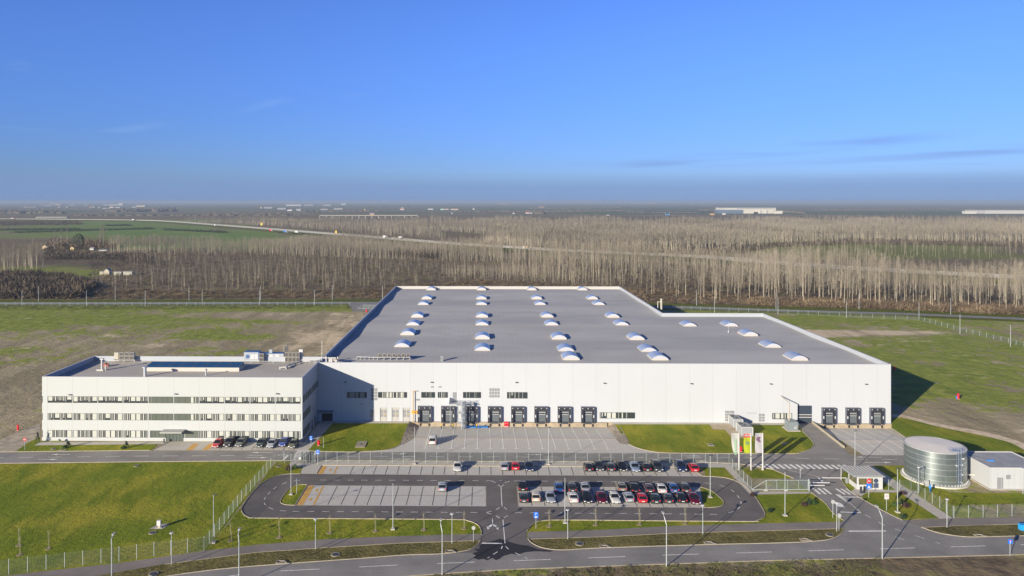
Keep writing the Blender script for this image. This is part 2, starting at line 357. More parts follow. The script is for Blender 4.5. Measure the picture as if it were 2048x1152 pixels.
hh = mth(t, 'ADD', mth(t, 'MULTIPLY', nB, 1.4), mth(t, 'ADD', mth(t, 'MULTIPLY', nC, 0.32), mth(t, 'MULTIPLY', nT, 1.2)))
t.links.new(hh, bp.inputs['Height']); t.links.new(bp.outputs[0], b.inputs['Normal'])
me.materials.append(mg)
go = bpy.data.objects.new("ground", me); COL.objects.link(go); tag(go, kind='structure')

# ------------------------------------------------------------------ surfacing materials
def lawn_mat():
    m = bpy.data.materials.new("lawn_grass"); m.use_nodes = True; t = m.node_tree; b = t.nodes['Principled BSDF']
    pos, s = posxyz(t)
    a = noise(t, pos, 0.06, 5, 0.6); f = noise(t, pos, 0.9, 6, 0.7); w = noise(t, pos, 0.22, 5, 0.6, stretch=(1.0, 0.35, 1), rot=R(-50)); g = noise(t, pos, 4.0, 3, 0.6)
    c = mixc(t, ramp01(t, a, 0.38, 0.62), (0.185, 0.235, 0.014), (0.345, 0.320, 0.030))
    c = mixc(t, ramp01(t, w, 0.42, 0.68), c, (0.150, 0.200, 0.010)); c = mixc(t, mth(t, 'MULTIPLY', ramp01(t, f, 0.5, 0.8), 0.6), c, (0.26, 0.235, 0.04))
    c = mixc(t, mth(t, 'MULTIPLY', ramp01(t, g, 0.48, 0.66), 0.5), c, (0.075, 0.11, 0.008))
    t.links.new(c, b.inputs['Base Color']); b.inputs['Roughness'].default_value = 0.9; b.inputs['Specular IOR Level'].default_value = 0.15
    bp = nn(t, "ShaderNodeBump"); bp.inputs['Distance'].default_value = 0.28; t.links.new(mth(t, 'ADD', mth(t, 'ADD', f, mth(t, 'MULTIPLY', w, 0.8)), mth(t, 'MULTIPLY', g, 0.35)), bp.inputs['Height']); t.links.new(bp.outputs[0], b.inputs['Normal'])
    return m
def asphalt_mat(name, base, warm=0.0):
    m = bpy.data.materials.new(name); m.use_nodes = True; t = m.node_tree; b = t.nodes['Principled BSDF']
    pos, s = posxyz(t)
    a = noise(t, pos, 0.12, 5, 0.6); f = noise(t, pos, 2.2, 6, 0.7); st = noise(t, pos, 0.3, 4, 0.5, stretch=(0.1, 1.6, 1)); cr_ = noise(t, pos, 0.5, 8, 0.75)
    c = mixc(t, ramp01(t, a, 0.3, 0.7), tuple(k * 0.80 for k in base), tuple(k * 1.18 for k in base))
    c = mixc(t, mth(t, 'MULTIPLY', ramp01(t, st, 0.45, 0.7), 0.35), c, tuple(k * 1.3 for k in base))
    c = mixc(t, mth(t, 'MULTIPLY', ramp01(t, f, 0.35, 0.7), 0.4), c, tuple(k * 0.75 for k in base))
    c = mixc(t, mth(t, 'MULTIPLY', ramp01(t, cr_, 0.62, 0.70), 0.35), c, tuple(k * 0.6 for k in base))
    t.links.new(c, b.inputs['Base Color']); b.inputs['Roughness'].default_value = 0.85; b.inputs['Specular IOR Level'].default_value = 0.3
    return m
def paving_mat(name, base, sx=2.4, sy=1.2):
    m = bpy.data.materials.new(name); m.use_nodes = True; t = m.node_tree; b = t.nodes['Principled BSDF']
    pos, s = posxyz(t)
    bk = nn(t, "ShaderNodeTexBrick"); bk.inputs['Scale'].default_value = 1.0; bk.inputs['Brick Width'].default_value = 0.4; bk.inputs['Row Height'].default_value = 0.2
    bk.inputs['Mortar Size'].default_value = 0.012; bk.inputs['Color1'].default_value = (*base, 1); bk.inputs['Color2'].default_value = (*[k * 0.86 for k in base], 1); bk.inputs['Mortar'].default_value = (*[k * 0.5 for k in base], 1)
    t.links.new(pos, bk.inputs[0])
    a = noise(t, pos, 0.16, 6, 0.65); f = noise(t, pos, 1.6, 5, 0.65)
    c = mixc(t, mth(t, 'MULTIPLY', ramp01(t, a, 0.4, 0.75), 0.45), bk.outputs[0], (base[0] * 0.82, base[1] * 0.76, base[2] * 0.68))
    c = mixc(t, mth(t, 'MULTIPLY', ramp01(t, f, 0.42, 0.7), 0.35), c, tuple(k * 0.68 for k in base))
    t.links.new(c, b.inputs['Base Color']); b.inputs['Roughness'].default_value = 0.85; b.inputs['Specular IOR Level'].default_value = 0.25
    return m
def verge_mat(name, d, l, br):
    m = bpy.data.materials.new(name); m.use_nodes = True; t = m.node_tree; b = t.nodes['Principled BSDF']
    pos, s = posxyz(t)
    a = noise(t, pos, 0.18, 7, 0.7); f = noise(t, pos, 1.6, 6, 0.7)
    c = mixc(t, ramp01(t, a, 0.35, 0.62), d, l); c = mixc(t, ramp01(t, f, 0.48, 0.72), c, br)
    t.links.new(c, b.inputs['Base Color']); b.inputs['Roughness'].default_value = 0.95; b.inputs['Specular IOR Level'].default_value = 0.1
    bp = nn(t, "ShaderNodeBump"); bp.inputs['Distance'].default_value = 0.5; t.links.new(mth(t, 'ADD', a, f), bp.inputs['Height']); t.links.new(bp.outputs[0], b.inputs['Normal'])
    return m
LAWN = lawn_mat(); ASPH = asphalt_mat("asphalt_road", (0.275, 0.26, 0.238)); ASPD = asphalt_mat("asphalt_dark", (0.165, 0.150, 0.138)); CYC = asphalt_mat("asphalt_path", (0.25, 0.222, 0.195))
PAVE = paving_mat("concrete_paving", (0.66, 0.635, 0.575)); PAVL = paving_mat("paving_light", (0.62, 0.585, 0.51)); VERGE = verge_mat("verge_grass", (0.095, 0.088, 0.028), (0.20, 0.175, 0.06), (0.31, 0.25, 0.13))
YEL = mat("yellow_paving", (0.62, 0.36, 0.085), 0.85, var=0.12, scale=2.5); KERB = mat("kerb_concrete", (0.40, 0.35, 0.26), 0.85, var=0.12, scale=1.5)
WHT = mat("road_paint", (0.84, 0.82, 0.76), 0.8, var=0.22, scale=3.0); GRAV = mat("dirt_track", (0.66, 0.53, 0.36), 0.95, var=0.2, scale=0.5, bump=0.1, bscale=1.2)
ROCK = mat("stone_pitching", (0.33, 0.28, 0.22), 0.9, var=0.35, scale=1.4, bump=0.25, bscale=1.6)
DKL = mat("dark_setts", (0.085, 0.08, 0.085), 0.9, var=0.15, scale=2)

def sheet(name, px, m, z):
    mb = MB(); mb.flat([G(*p) for p in px], z); return tag(mb.build(name, m), kind='structure')
Z_L, Z_A, Z_P, Z_I, Z_M = 0.012, 0.024, 0.036, 0.050, 0.060
# lawns
sheet("lawn", [(-260, 935), (0, 928), (300, 924.5), (545, 921), (547, 925), (412, 1101), (250, 1124), (50, 1147), (-260, 1180)], LAWN, Z_L)
sheet("lawn", [(553, 924), (600, 923), (601, 948)] + spl([(590, 947.5), (565, 949), (540, 956), (512, 974), (495, 995), (484, 1015), (489, 1030), (500, 1036)]) + [(650, 1037.5), (800, 1038.5), (900, 1039.5)] + spl([(935, 1042), (955, 1050), (962, 1060), (963, 1068)], 4) + [(900, 1069.5), (762, 1074), (650, 1079), (512, 1090), (415, 1101)], LAWN, Z_L)
sheet("lawn", [(1056, 1064.5)] + spl([(1055, 1058), (1066, 1048), (1085, 1042), (1130, 1040.5)], 4) + [(1300, 1042), (1500, 1043.5)] + spl([(1512, 1042), (1526, 1036), (1530, 1028), (1523, 1014), (1509, 990)], 5) + [(1622, 987), (1650, 1006), (1665, 1025), (1687, 1041), (1672, 1044), (1536, 1047), (1350, 1052), (1200, 1060)], LAWN, Z_L)
sheet("lawn", [(30, 903), (55, 886), (80, 872), (81, 889.5), (318, 886), (304, 901.5), (29, 905)], LAWN, Z_L)
sheet("lawn", [(615, 902), (645, 872), (665, 846.5), (818, 846.5), (806, 870), (800, 889)] + spl([(797, 892), (785, 897), (760, 901), (720, 904), (680, 904)], 4), LAWN, Z_L)
sheet("lawn", [(1229, 848.5), (1418, 848.5), (1426, 858), (1450, 859), (1462, 872), (1500, 877), (1504, 860), (1500, 849), (1582, 849), (1600, 857)] + spl([(1607, 864), (1622, 880), (1628, 890), (1618, 900), (1592, 906), (1570, 907)], 5) + [(1400, 906.5)] + spl([(1350, 906), (1305, 903), (1275, 896), (1258, 888)], 4), LAWN, Z_L)
sheet("lawn", [(1783, 856.5), (1812, 876), (1825, 890), (1990, 907), (2065, 912), (2025, 885), (1960, 868), (1880, 852), (1808, 834), (1783, 838)], LAWN, Z_L)
sheet("lawn", [(1745, 931), (1812, 931), (1820, 945), (1900, 985), (2130, 988), (2130, 1004), (2048, 1007), (1910, 1010), (1906, 1036), (1816, 1038)] + [(1770, 1024), (1720, 996), (1697, 980), (1684, 962), (1683, 950), (1692, 939), (1720, 932)], LAWN, Z_L)
sheet("lawn", [(1405, 935), (1449, 935), (1468, 960), (1462, 959)] + spl([(1455, 956.5), (1440, 954.5), (1412, 953)], 4), LAWN, Z_L)
sheet("lawn", [(1482, 937.5), (1540, 938.5), (1562, 943), (1587, 957), (1505, 957)], LAWN, Z_L)
sheet("verge", [(-50, 1195), (150, 1160), (330, 1128), (512, 1104.5), (650, 1095), (800, 1086), (945, 1081), (957, 1083)] + spl([(955, 1090), (935, 1100), (887, 1107.5)], 4) + [(812, 1110), (712, 1117.5), (512, 1132), (400, 1143), (250, 1166), (100, 1200)], VERGE, Z_L)
sheet("verge", [(1060, 1078), (1200, 1073.5), (1350, 1066), (1536, 1061), (1672, 1057), (1688, 1060)] + spl([(1685, 1068), (1662, 1078), (1612, 1084)], 4) + [(1536, 1086.5), (1424, 1089), (1324, 1092), (1199, 1096)] + spl([(1124, 1100), (1085, 1096), (1064, 1086)], 4), VERGE, Z_L)
sheet("verge", [(1843, 1055), (1950, 1050), (2048, 1047), (2200, 1042), (2200, 1068), (2048, 1072), (1950, 1075)] + spl([(1930, 1074), (1880, 1067), (1850, 1058)], 4), VERGE, Z_L)
# roads
sheet("road", [(-300, 910), (0, 905), (300, 901.5), (600, 901.5), (690, 904), (940, 905), (1280, 906), (1570, 907.5), (1600, 909.5), (1900, 911), (1900, 931), (1745, 931), (1692, 939), (1587, 957), (1545, 939), (1480, 929), (1410, 924.5), (940, 923), (600, 922), (300, 924.5), (0, 928), (-300, 935)], ASPH, Z_A)
sheet("road", [(1595, 846), (1624, 846), (1688, 896), (1700, 910), (1590, 910), (1618, 900), (1628, 890), (1622, 880), (1607, 864)], ASPH, Z_A + 0.003)
LOOP = spl([(600, 948), (572, 949), (548, 954), (525, 966), (505, 985), (490, 1005), (483, 1018), (487, 1029), (498, 1035), (512, 1036.5)]) + [(650, 1037.5), (800, 1038.5), (900, 1039.5)] + spl([(935, 1042), (955, 1050), (962, 1060), (963, 1070), (961, 1084), (953, 1092), (935, 1101), (887, 1108)], 4) + [(887, 1120), (1124, 1112)] + spl([(1124, 1100), (1085, 1096), (1063, 1086), (1054, 1074), (1055, 1058), (1066, 1048), (1085, 1042), (1130, 1040.5)], 4) + [(1300, 1042), (1500, 1043.5)] + spl([(1512, 1042), (1526, 1036), (1530, 1028), (1522, 1012), (1509, 992), (1494, 975), (1475, 964), (1455, 957), (1430, 954)], 5) + [(1400, 953), (1150, 951.5), (900, 950.5), (640, 948)]
sheet("car_park_lane", LOOP, ASPD, Z_A + 0.006)
sheet("road", [(-900, 1330), (-300, 1248), (100, 1200), (250, 1166), (400, 1143), (512, 1132), (712, 1117.5), (812, 1110), (887, 1107.5), (1124, 1100), (1199, 1096), (1324, 1092), (1424, 1089), (1536, 1086.5), (1612, 1084)] + spl([(1655, 1080), (1680, 1070), (1688, 1058), (1687, 1041)], 4) + [(1665, 1025), (1650, 1006), (1622, 985), (1587, 957), (1545, 940), (1692, 939)] + spl([(1692, 939), (1683, 950), (1684, 962), (1697, 980), (1722, 997), (1770, 1024), (1805, 1041), (1843, 1055), (1880, 1067), (1930, 1074)], 4) + [(1950, 1075), (2048, 1072), (2400, 1060), (2400, 1098), (2048, 1108), (1764, 1115), (1536, 1120), (1274, 1129), (1024, 1137.5), (887, 1146), (512, 1172), (-300, 1310), (-900, 1420)], ASPH, Z_A + 0.012)
sheet("cycle_path", [(-300, 1195), (0, 1153), (50, 1147), (250, 1125), (409, 1102), (512, 1090), (650, 1079), (762, 1074), (900, 1069.5), (963, 1068), (961, 1081), (945, 1081), (800, 1086), (650, 1095), (512, 1104.5), (330, 1128), (150, 1160), (0, 1180), (-300, 1235)], CYC, Z_P)
sheet("cycle_path", [(1055, 1064.5), (1200, 1060), (1350, 1052), (1536, 1047), (1672, 1044), (1687, 1042), (1688, 1057), (1672, 1057), (1536, 1061), (1350, 1066), (1200, 1073.5), (1057, 1078)], CYC, Z_P + 0.004)
sheet("cycle_path", [(1805, 1041), (1906, 1037), (2048, 1034), (2300, 1028), (2300, 1041), (2048, 1048), (1843, 1055)], CYC, Z_P + 0.008)
# paved parking, pavements and walks
sheet("parking_bay", [(643, 931.5), (1378, 935), (1405, 953), (1150, 951.3), (900, 950.3), (633, 948.3)], PAVE, Z_P)
sheet("parking_bay", [(616, 971), (971, 973), (972, 1013), (590, 1011)], PAVE, Z_P)
sheet("parking_bay", [(1034, 973.5), (1400, 975), (1407, 1015.5), (1037, 1013.5)], PAVE, Z_P)
sheet("parking_bay", [(336, 885), (606, 883), (590, 901), (303, 901)], PAVL, Z_P)
sheet("pavement", [(598, 921.5), (940, 923.2), (1410, 925), (1478, 928), (1484, 933), (1462, 935.5), (1378, 934.5), (643, 931), (633, 948), (601, 948), (606, 935), (575, 933), (586, 921.8)], PAVL, Z_P - 0.003)
sheet("path", [(1449, 934), (1463, 934), (1512, 984), (1622, 983.5), (1624, 987.5), (1510, 989), (1500, 989)], PAVL, Z_P + 0.003)
sheet("path", [(1718, 932), (1744, 931), (1906, 1037), (1880, 1038)], PAVL, Z_P + 0.003)
sheet("path", [(1700, 985), (1712, 975), (1768, 980), (1830, 981.5), (1838, 986.5), (1768, 985), (1735, 985), (1722, 993)], PAVL, Z_P + 0.006)
sheet("pavement", [(80, 884.8), (607, 883), (607, 887), (318, 888.5), (68, 891)], PAVL, Z_P + 0.004)
sheet("pavement", [(607, 884), (641, 841.2), (818, 841.6), (818, 846.8), (665, 846.8), (615, 902), (589, 902)], PAVL, Z_P - 0.006)
sheet("pavement", [(1219, 844), (1418, 844.5), (1480, 845), (1595, 845.5), (1600, 850.5), (1480, 849.5), (1418, 849), (1228, 848.8)], PAVL, Z_P)
sheet("pavement", [(1418, 848.6), (1470, 848.6), (1488, 860), (1504, 868), (1504, 878), (1462, 874), (1450, 860), (1426, 859)], mat("tan_paving", (0.44, 0.36, 0.25), 0.9, var=0.12, scale=1), Z_P + 0.008)
sheet("dirt_track", spl([(1784, 828), (1808, 830), (1880, 848), (1960, 862), (2030, 880), (2090, 905)], 4) + spl([(2065, 912), (2025, 887), (1960, 870), (1880, 854), (1808, 836), (1783, 835)], 4), GRAV, Z_L + 0.006)
sheet("dirt_track", spl([(-60, 905), (0, 880), (40, 862), (80, 848)], 4) + spl([(81, 873), (55, 886), (28, 904), (0, 906)], 4), mat("dirt_track_grey", (0.40, 0.34, 0.25), 0.95, var=0.2, scale=0.5), Z_L + 0.003)
# truck yards, falling to the docks
mb = MB()
def grid_yard(mb, x0, x1, y0, y1):
    ys = [y0, RAMP0, (RAMP0 + y1) / 2, y1]
    for a, b_ in zip(ys[:-1], ys[1:]):
        mb.quad((x0, a, yardz(x0, a)), (x1, a, yardz(x1, a)), (x1, b_, yardz(x1, b_)), (x0, b_, yardz(x0, b_)))
yf = G(1000, 905.3)[1]
grid_yard(mb, YA0, YA1, yf, FY)
mb.flat([(YA0, yf)] + [G(*p) for p in spl([(700, 904.5), (760, 901.5), (785, 897.5), (797, 892), (800, 888)], 4)] + [(YA0, RAMP0)], 0.03)
mb.flat([(YA1, yf), (YA1, RAMP0)] + [G(*p) for p in spl([(1245, 868), (1252, 882), (1258, 888.5), (1275, 896), (1305, 903), (1350, 906.2)], 4)][0:], 0.03)
tag(mb.build("truck_yard", PAVE), kind='structure')
mb = MB(); yf2 = G(1740, 910.5)[1]
grid_yard(mb, YB0, YB1 - 0.05, yf2, FY)
mb.flat([(YB1 - 0.05, yf2), G(1900, 911), G(1850, 896), G(1812, 875), (YB1 - 0.05, RAMP0)], 0.03)
tag(mb.build("truck_yard", PAVE), kind='structure')
# stone-pitched slopes beside the first yard
mb = MB()
xi, xo = YA0, YA0 - 2.8
for a, b_ in ((RAMP0, 184.0), (184.0, 188.7), (188.7, FY)):
    fa, fb = (a - RAMP0) / (FY - RAMP0), (b_ - RAMP0) / (FY - RAMP0)
    mb.quad((xo, a, 0.03), (xi, a, yardz(0, a) + 0.03), (xi, b_, yardz(0, b_) + 0.03), (xo, b_, 0.03))
mb.flat([(xo, RAMP0), G(800, 889), G(806, 889.5), (xi, RAMP0)], 0.055)
xi, xo = YA1, YA1 + 2.8
for a, b_ in ((RAMP0, 184.0), (184.0, 188.7), (188.7, FY)):
    mb.quad((xi, a, yardz(0, a) + 0.03), (xo, a, 0.03), (xo, b_, 0.03), (xi, b_, yardz(0, b_) + 0.03))
mb.flat([(xi, RAMP0), (xi + 0.2, 176.5), G(1251, 889), G(1259, 889), (xo, RAMP0)], 0.055)
tag(mb.build("stone_slope", ROCK), kind='structure')
# islands in the car park
IL1 = spl([(615, 970), (598, 970), (582, 975), (570, 988), (562, 1000), (562, 1006), (572, 1010), (590, 1011)], 4)
IL2 = spl([(1401, 974.5), (1422, 982), (1438, 994), (1447, 1004), (1445, 1011), (1430, 1015), (1408, 1015.5)], 4)
sheet("lawn", IL1, LAWN, Z_I); sheet("lawn", IL2, LAWN, Z_I)
# kerbs
kb = MB()
def kerb(px, z0=0.0, z1=0.12, w=0.13, curve=True, n=4):
    pts = [G(*p) for p in (spl(px, n) if curve else px)]
    for a, b_ in zip(pts[:-1], pts[1:]):
        d = (b_[0]-a[0], b_[1]-a[1]); l = math.hypot(*d)
        if l > 0.01: kb.obox(((a[0]+b_[0])/2, (a[1]+b_[1])/2), d, l + 0.06, w, z0, z1)
kerb([(-260, 933), (0, 927), (300, 923.8), (598, 921.3)], curve=False); kerb([(598, 921.3), (940, 922.8), (1410, 924.6), (1478, 928), (1545, 939), (1587, 957)], curve=False)
kerb([(-300, 909), (0, 904.3), (300, 901)], curve=False)
kerb([(615, 902), (690, 904.3), (740, 903), (775, 900), (797, 892), (800, 888)]); kerb([(1258, 889), (1275, 896.5), (1305, 903.5), (1350, 906.6), (1570, 907.8), (1600, 905), (1620, 899), (1628, 890), (1622, 880), (1604, 862)])
kerb([(1692, 939), (1683, 950), (1684, 962), (1697, 980), (1722, 997), (1770, 1024), (1805, 1041)]); kerb([(1843, 1055), (1880, 1067), (1930, 1074), (1975, 1074), (2048, 1072)])
kerb([(643, 931), (1378, 934.8)], curve=False, z1=0.15); kerb([(643, 931), (633, 948)], curve=False); kerb([(1378, 934.8), (1405, 952)], curve=False)
kerb([(600, 948), (572, 949), (548, 954), (525, 966), (505, 985), (490, 1005), (483, 1018), (487, 1029), (498, 1035), (512, 1036.5), (650, 1037.5), (900, 1039.5), (935, 1042), (955, 1050), (962, 1060), (963, 1070)])
kerb([(961, 1082), (953, 1092), (935, 1101), (887, 1108), (812, 1110.5), (712, 1118), (512, 1132.5), (400, 1143.5), (250, 1166)])
kerb([(1612, 1084.5), (1536, 1087), (1424, 1089.5), (1199, 1096.5), (1124, 1100.5), (1085, 1096), (1063, 1086), (1056, 1077)]); kerb([(1054, 1062), (1066, 1048), (1085, 1042), (1130, 1040.5), (1300, 1042), (1500, 1043.5), (1512, 1042), (1526, 1036), (1530, 1028), (1522, 1012), (1509, 992), (1494, 975), (1475, 964), (1455, 957), (1430, 954), (1405, 953)])
kerb([(1612, 1084), (1655, 1080), (1680, 1070), (1688, 1058)]); kerb([(1687, 1041), (1665, 1025), (1650, 1006), (1622, 985)])
kerb([(615, 970), (598, 970), (582, 975), (570, 988), (562, 1000), (562, 1006), (572, 1010), (590, 1011)]); kerb([(590, 1011), (615, 970)], curve=False)
kerb([(1401, 974.5), (1422, 982), (1438, 994), (1447, 1004), (1445, 1011), (1430, 1015), (1408, 1015.5)])
kerb([(1783, 856.5), (1812, 876), (1850, 896)], curve=False); kerb([(-300, 1311), (512, 1173), (887, 1147), (1024, 1138.5), (1274, 1130), (1536, 1121), (1764, 1116), (2048, 1109), (2300, 1101)], curve=False, w=0.25, z1=0.06)
kerb([(330, 1128.5), (512, 1105), (650, 1095.5), (800, 1086.5), (945, 1081.5)], curve=False, w=0.1, z1=0.05); kerb([(1060, 1078.4), (1200, 1074), (1350, 1066.5), (1536, 1061.5), (1672, 1057.5)], curve=False, w=0.1, z1=0.05)
kerb([(1843, 1055), (1950, 1050.5), (2048, 1048.4)], curve=False, w=0.1, z1=0.05); kerb([(972, 973), (972, 1013)], curve=False, z1=0.045); kerb([(1034, 973.5), (1037, 1013.5)], curve=False, z1=0.045)
kerb([(336, 885), (303, 901.3)], curve=False); kerb([(1624, 846), (1688, 896)], curve=False, z1=0.55, w=0.3)
tag(kb.build("kerb", KERB), kind='structure')

# painted markings
mk = MB()
def bar(a, b_, w=0.15, z=Z_M):          # painted line from photo spot a to b
    a, b_ = G(*a), G(*b_); d = (b_[0]-a[0], b_[1]-a[1]); l = math.hypot(*d)
    ax = Vector(d).normalized(); n = Vector((-ax.y, ax.x)) * w / 2; A, B = Vector(a), Vector(b_)
    zz = z if callable(z) else (lambda y: z)
    mk.quad((A.x+n.x, A.y+n.y, zz(A.y)), (A.x-n.x, A.y-n.y, zz(A.y)), (B.x-n.x, B.y-n.y, zz(B.y)), (B.x+n.x, B.y+n.y, zz(B.y)))
def dash(px, on, off, w=0.14, curve=False):
    pts = [Vector(G(*p)) for p in (spl(px, 8) if curve else px)]
    acc = 0.0; draw = True; cur = pts[0]; i = 1
    while i < len(pts):
        lim = on if draw else off; seg = (pts[i] - cur).length
        step = min(seg, lim - acc)
        if seg < 1e-6: i += 1; continue
        nx = cur + (pts[i] - cur) * (step / seg)
        if draw and step > 0.02:
            d = (nx - cur).normalized(); n = Vector((-d.y, d.x)) * w / 2
            mk.quad((cur.x-n.x, cur.y-n.y, Z_M), (nx.x-n.x, nx.y-n.y, Z_M), (nx.x+n.x, nx.y+n.y, Z_M), (cur.x+n.x, cur.y+n.y, Z_M))
        acc += step; cur = nx
        if acc >= lim - 1e-6: acc = 0; draw = not draw
        if (pts[i] - cur).length < 1e-6: i += 1
def arrow(px, py, dx, l=4.5):           # straight arrow lying along +-X
    x, y = G(px, py); s = 1 if dx > 0 else -1
    mk.quad((x - s*l/2, y-0.08, Z_M), (x + s*(l/2-1.6), y-0.08, Z_M), (x + s*(l/2-1.6), y+0.08, Z_M), (x - s*l/2, y+0.08, Z_M))
    mk.add([(x + s*(l/2-1.6), y-0.36, Z_M), (x + s*l/2, y, Z_M), (x + s*(l/2-1.6), y+0.36, Z_M)], [(0, 1, 2)])
dash([(-200, 920), (0, 916), (300, 912.5), (560, 911)], 3.2, 3.2)
dash([(690, 913), (940, 914), (1470, 916), (1560, 916.5)], 3.2, 3.2); dash([(1590, 917), (1700, 919), (1900, 920)], 3.2, 3.2)
arrow(121, 909.4, -1); arrow(96, 919.3, 1); arrow(524, 905.5, -1, 5); arrow(514, 915.6, 1, 5); arrow(797, 908, 1, 4); arrow(803, 918.6, 1, 5); arrow(1068, 909.7, 1, 4); arrow(1083, 920, 1, 5); arrow(1384, 912.3, 1, 4); arrow(1392, 922.5, 1, 5); arrow(1757, 925.3, 1, 6); arrow(1737, 914.8, -1, 6)
bar((567, 920), (576, 911), 0.5); bar((628, 910.5), (634, 901.8), 0.5); bar((555, 910.3), (576, 910.3), 0.12)
for k in range(7): bar((594 - k*1.6, 902.8 + k*2.75), (619 - k*1.6, 902.8 + k*2.75), 0.5)      # zebra by the turnstile
for k in range(17):                                                                    # long zebra at the gate junction
    x = 1497 + k * 11.9; bar((x, 928.6 + k*0.1), (x + 13.5 if k > 2 else x + 6 + k*3, 937.8 + k*0.05 if k > 2 else 932 + k*2), 0.72)
LN = [(527, 963), (548, 961), (600, 960.8)]
dash([(640, 960.5)] + [(900, 961.5), (1150, 963.2), (1400, 965)], 1.3, 1.55); dash([(1410, 966), (1440, 971), (1462, 980), (1476, 993), (1482, 1005), (1480, 1014), (1470, 1022), (1452, 1028)], 1.3, 1.55, curve=True)
dash([(600, 961), (575, 965), (552, 975), (535, 990), (528, 1003), (534, 1013), (550, 1020), (575, 1023)], 1.3, 1.4, curve=True); dash([(585, 1023.3), (700, 1023.8), (970, 1025.7)], 1.3, 1.45); dash([(1030, 1026), (1300, 1028), (1445, 1029.3)], 1.3, 1.45)
# Y shaped centre lines where the lanes meet
for L in (((1002, 973), (1004, 1013)), ((996, 970), (1002, 974)), ((1008, 970), (1002, 974)), ((983, 962), (991, 966)), ((1019, 963), (1010, 966)), ((973, 1025.5), (983, 1023)), ((973, 1026), (983, 1029)), ((992, 1020), (999, 1015.5)), ((1008, 1015), (1014, 1020)), ((992, 1032), (1000, 1037)), ((1008, 1036), (1016, 1031.5)), ((1006, 1040), (1010, 1087))): bar(*L, 0.16)
bar((964, 1087), (1004, 1087.5), 0.35); bar((985, 1038), (985.5, 1050), 0.14); bar((976, 1055), (985, 1050), 0.5); bar((985, 1050), (996, 1055), 0.5); bar((975, 1053), (977, 1059), 0.35); bar((994.5, 1053), (995.5, 1060), 0.35)
dash([(1005, 1093), (1001, 1101)], 1.0, 0.8); bar((1011, 1093), (1017, 1099), 0.13); dash([(1030, 1106), (1055, 1118)], 1.2, 1.0); dash([(995, 1104), (975, 1117)], 1.2, 1.0)
# public road centre line
dash([(-400, 1282), (512, 1145), (654, 1138), (780, 1131.5), (890, 1127), (1100, 1119.5), (1240, 1114), (1352, 1110), (1464, 1107), (1693, 1100), (1810, 1097), (2048, 1090)], 6.0, 6.2, 0.16)
bar((1790, 1074), (1808, 1080), 0.12); dash([(1730, 1030), (1770, 1052), (1880, 1088)], 1.5, 1.7)
bar((1697, 1063), (1772, 1062.5), 0.4); bar((1681, 1024.6), (1722, 1026), 0.35); bar((1684, 994.3), (1725, 995), 0.35); bar((1688, 996), (1722, 1026), 0.13)
for k in range(3): bar((1626 + k*10.5, 977), (1641 + k*10.8, 989), 0.5); bar((1672 + k*10.5, 978), (1690 + k*10.3, 989.5), 0.5)
mk.flat([G(1670, 989), G(1680, 990), G(1698, 1008)], Z_M); mk.flat([G(1633, 952), G(1644, 960), G(1650, 967), G(1640, 962)], Z_M)
mk.flat([G(1661, 998), G(1669, 1006), G(1674, 1013), G(1690, 1016), G(1686, 1010), G(1678, 1005.5), G(1672, 1004)], Z_M); bar((1572, 940), (1634, 953), 0.1)
# truck yard lines follow the slope
for k in range(14):
    x0 = (842.5 + k*0, 0)[0]
for px0, px1 in ((838, 851), (862, 877), (885, 902), (907, 928), (930, 953.5), (953, 979), (977, 1004.5), (1000.5, 1030), (1024, 1056.5), (1047.5, 1082.5), (1070.5, 1107.5), (1093.5, 1133.5), (1117, 1159), (1140.5, 1185), (1164, 1210.5), (1187.5, 1211.5)):
    pass
xk = G(842, 896)[0]
for k in range(15):
    x = G(851, 896)[0] + k * 3.03
    a, b_ = RAMP0 - 8.3 + 1.2, FY - 0.9
    for (p, q_) in ((a, RAMP0), (RAMP0, b_)):
        mk.quad((x-0.11, p, yardz(x, p, Z_M)), (x+0.11, p, yardz(x, p, Z_M)), (x+0.11, q_, yardz(x, q_, Z_M)), (x-0.11, q_, yardz(x, q_, Z_M)))
    mk.box(x-0.5, a-0.08, Z_M-0.01, x+0.5, a+0.04, Z_M+0.001)
for k in range(7):
    x = YB0 + 2.3 + k * 3.03
    if x > YB1: continue
    a, b_ = RAMP0 - 9.0, FY - 0.9
    for (p, q_) in ((a, RAMP0), (RAMP0, b_)):
        mk.quad((x-0.11, p, yardz(x, p, Z_M)), (x+0.11, p, yardz(x, p, Z_M)), (x+0.11, q_, yardz(x, q_, Z_M)), (x-0.11, q_, yardz(x, q_, Z_M)))
tag(mk.build("road_marking", WHT), kind='structure')
# yard drains, tan channel stones
mb = MB(); mb.box(YA0, RAMP0-0.15, 0.02, YA1, RAMP0+0.15, 0.045); mb.box(YB0+1, RAMP0-0.15, 0.02, YB1-0.1, RAMP0+0.15, 0.045); tag(mb.build("drain_channel", mat("channel_stone", (0.55, 0.45, 0.34), 0.9)), kind='structure')
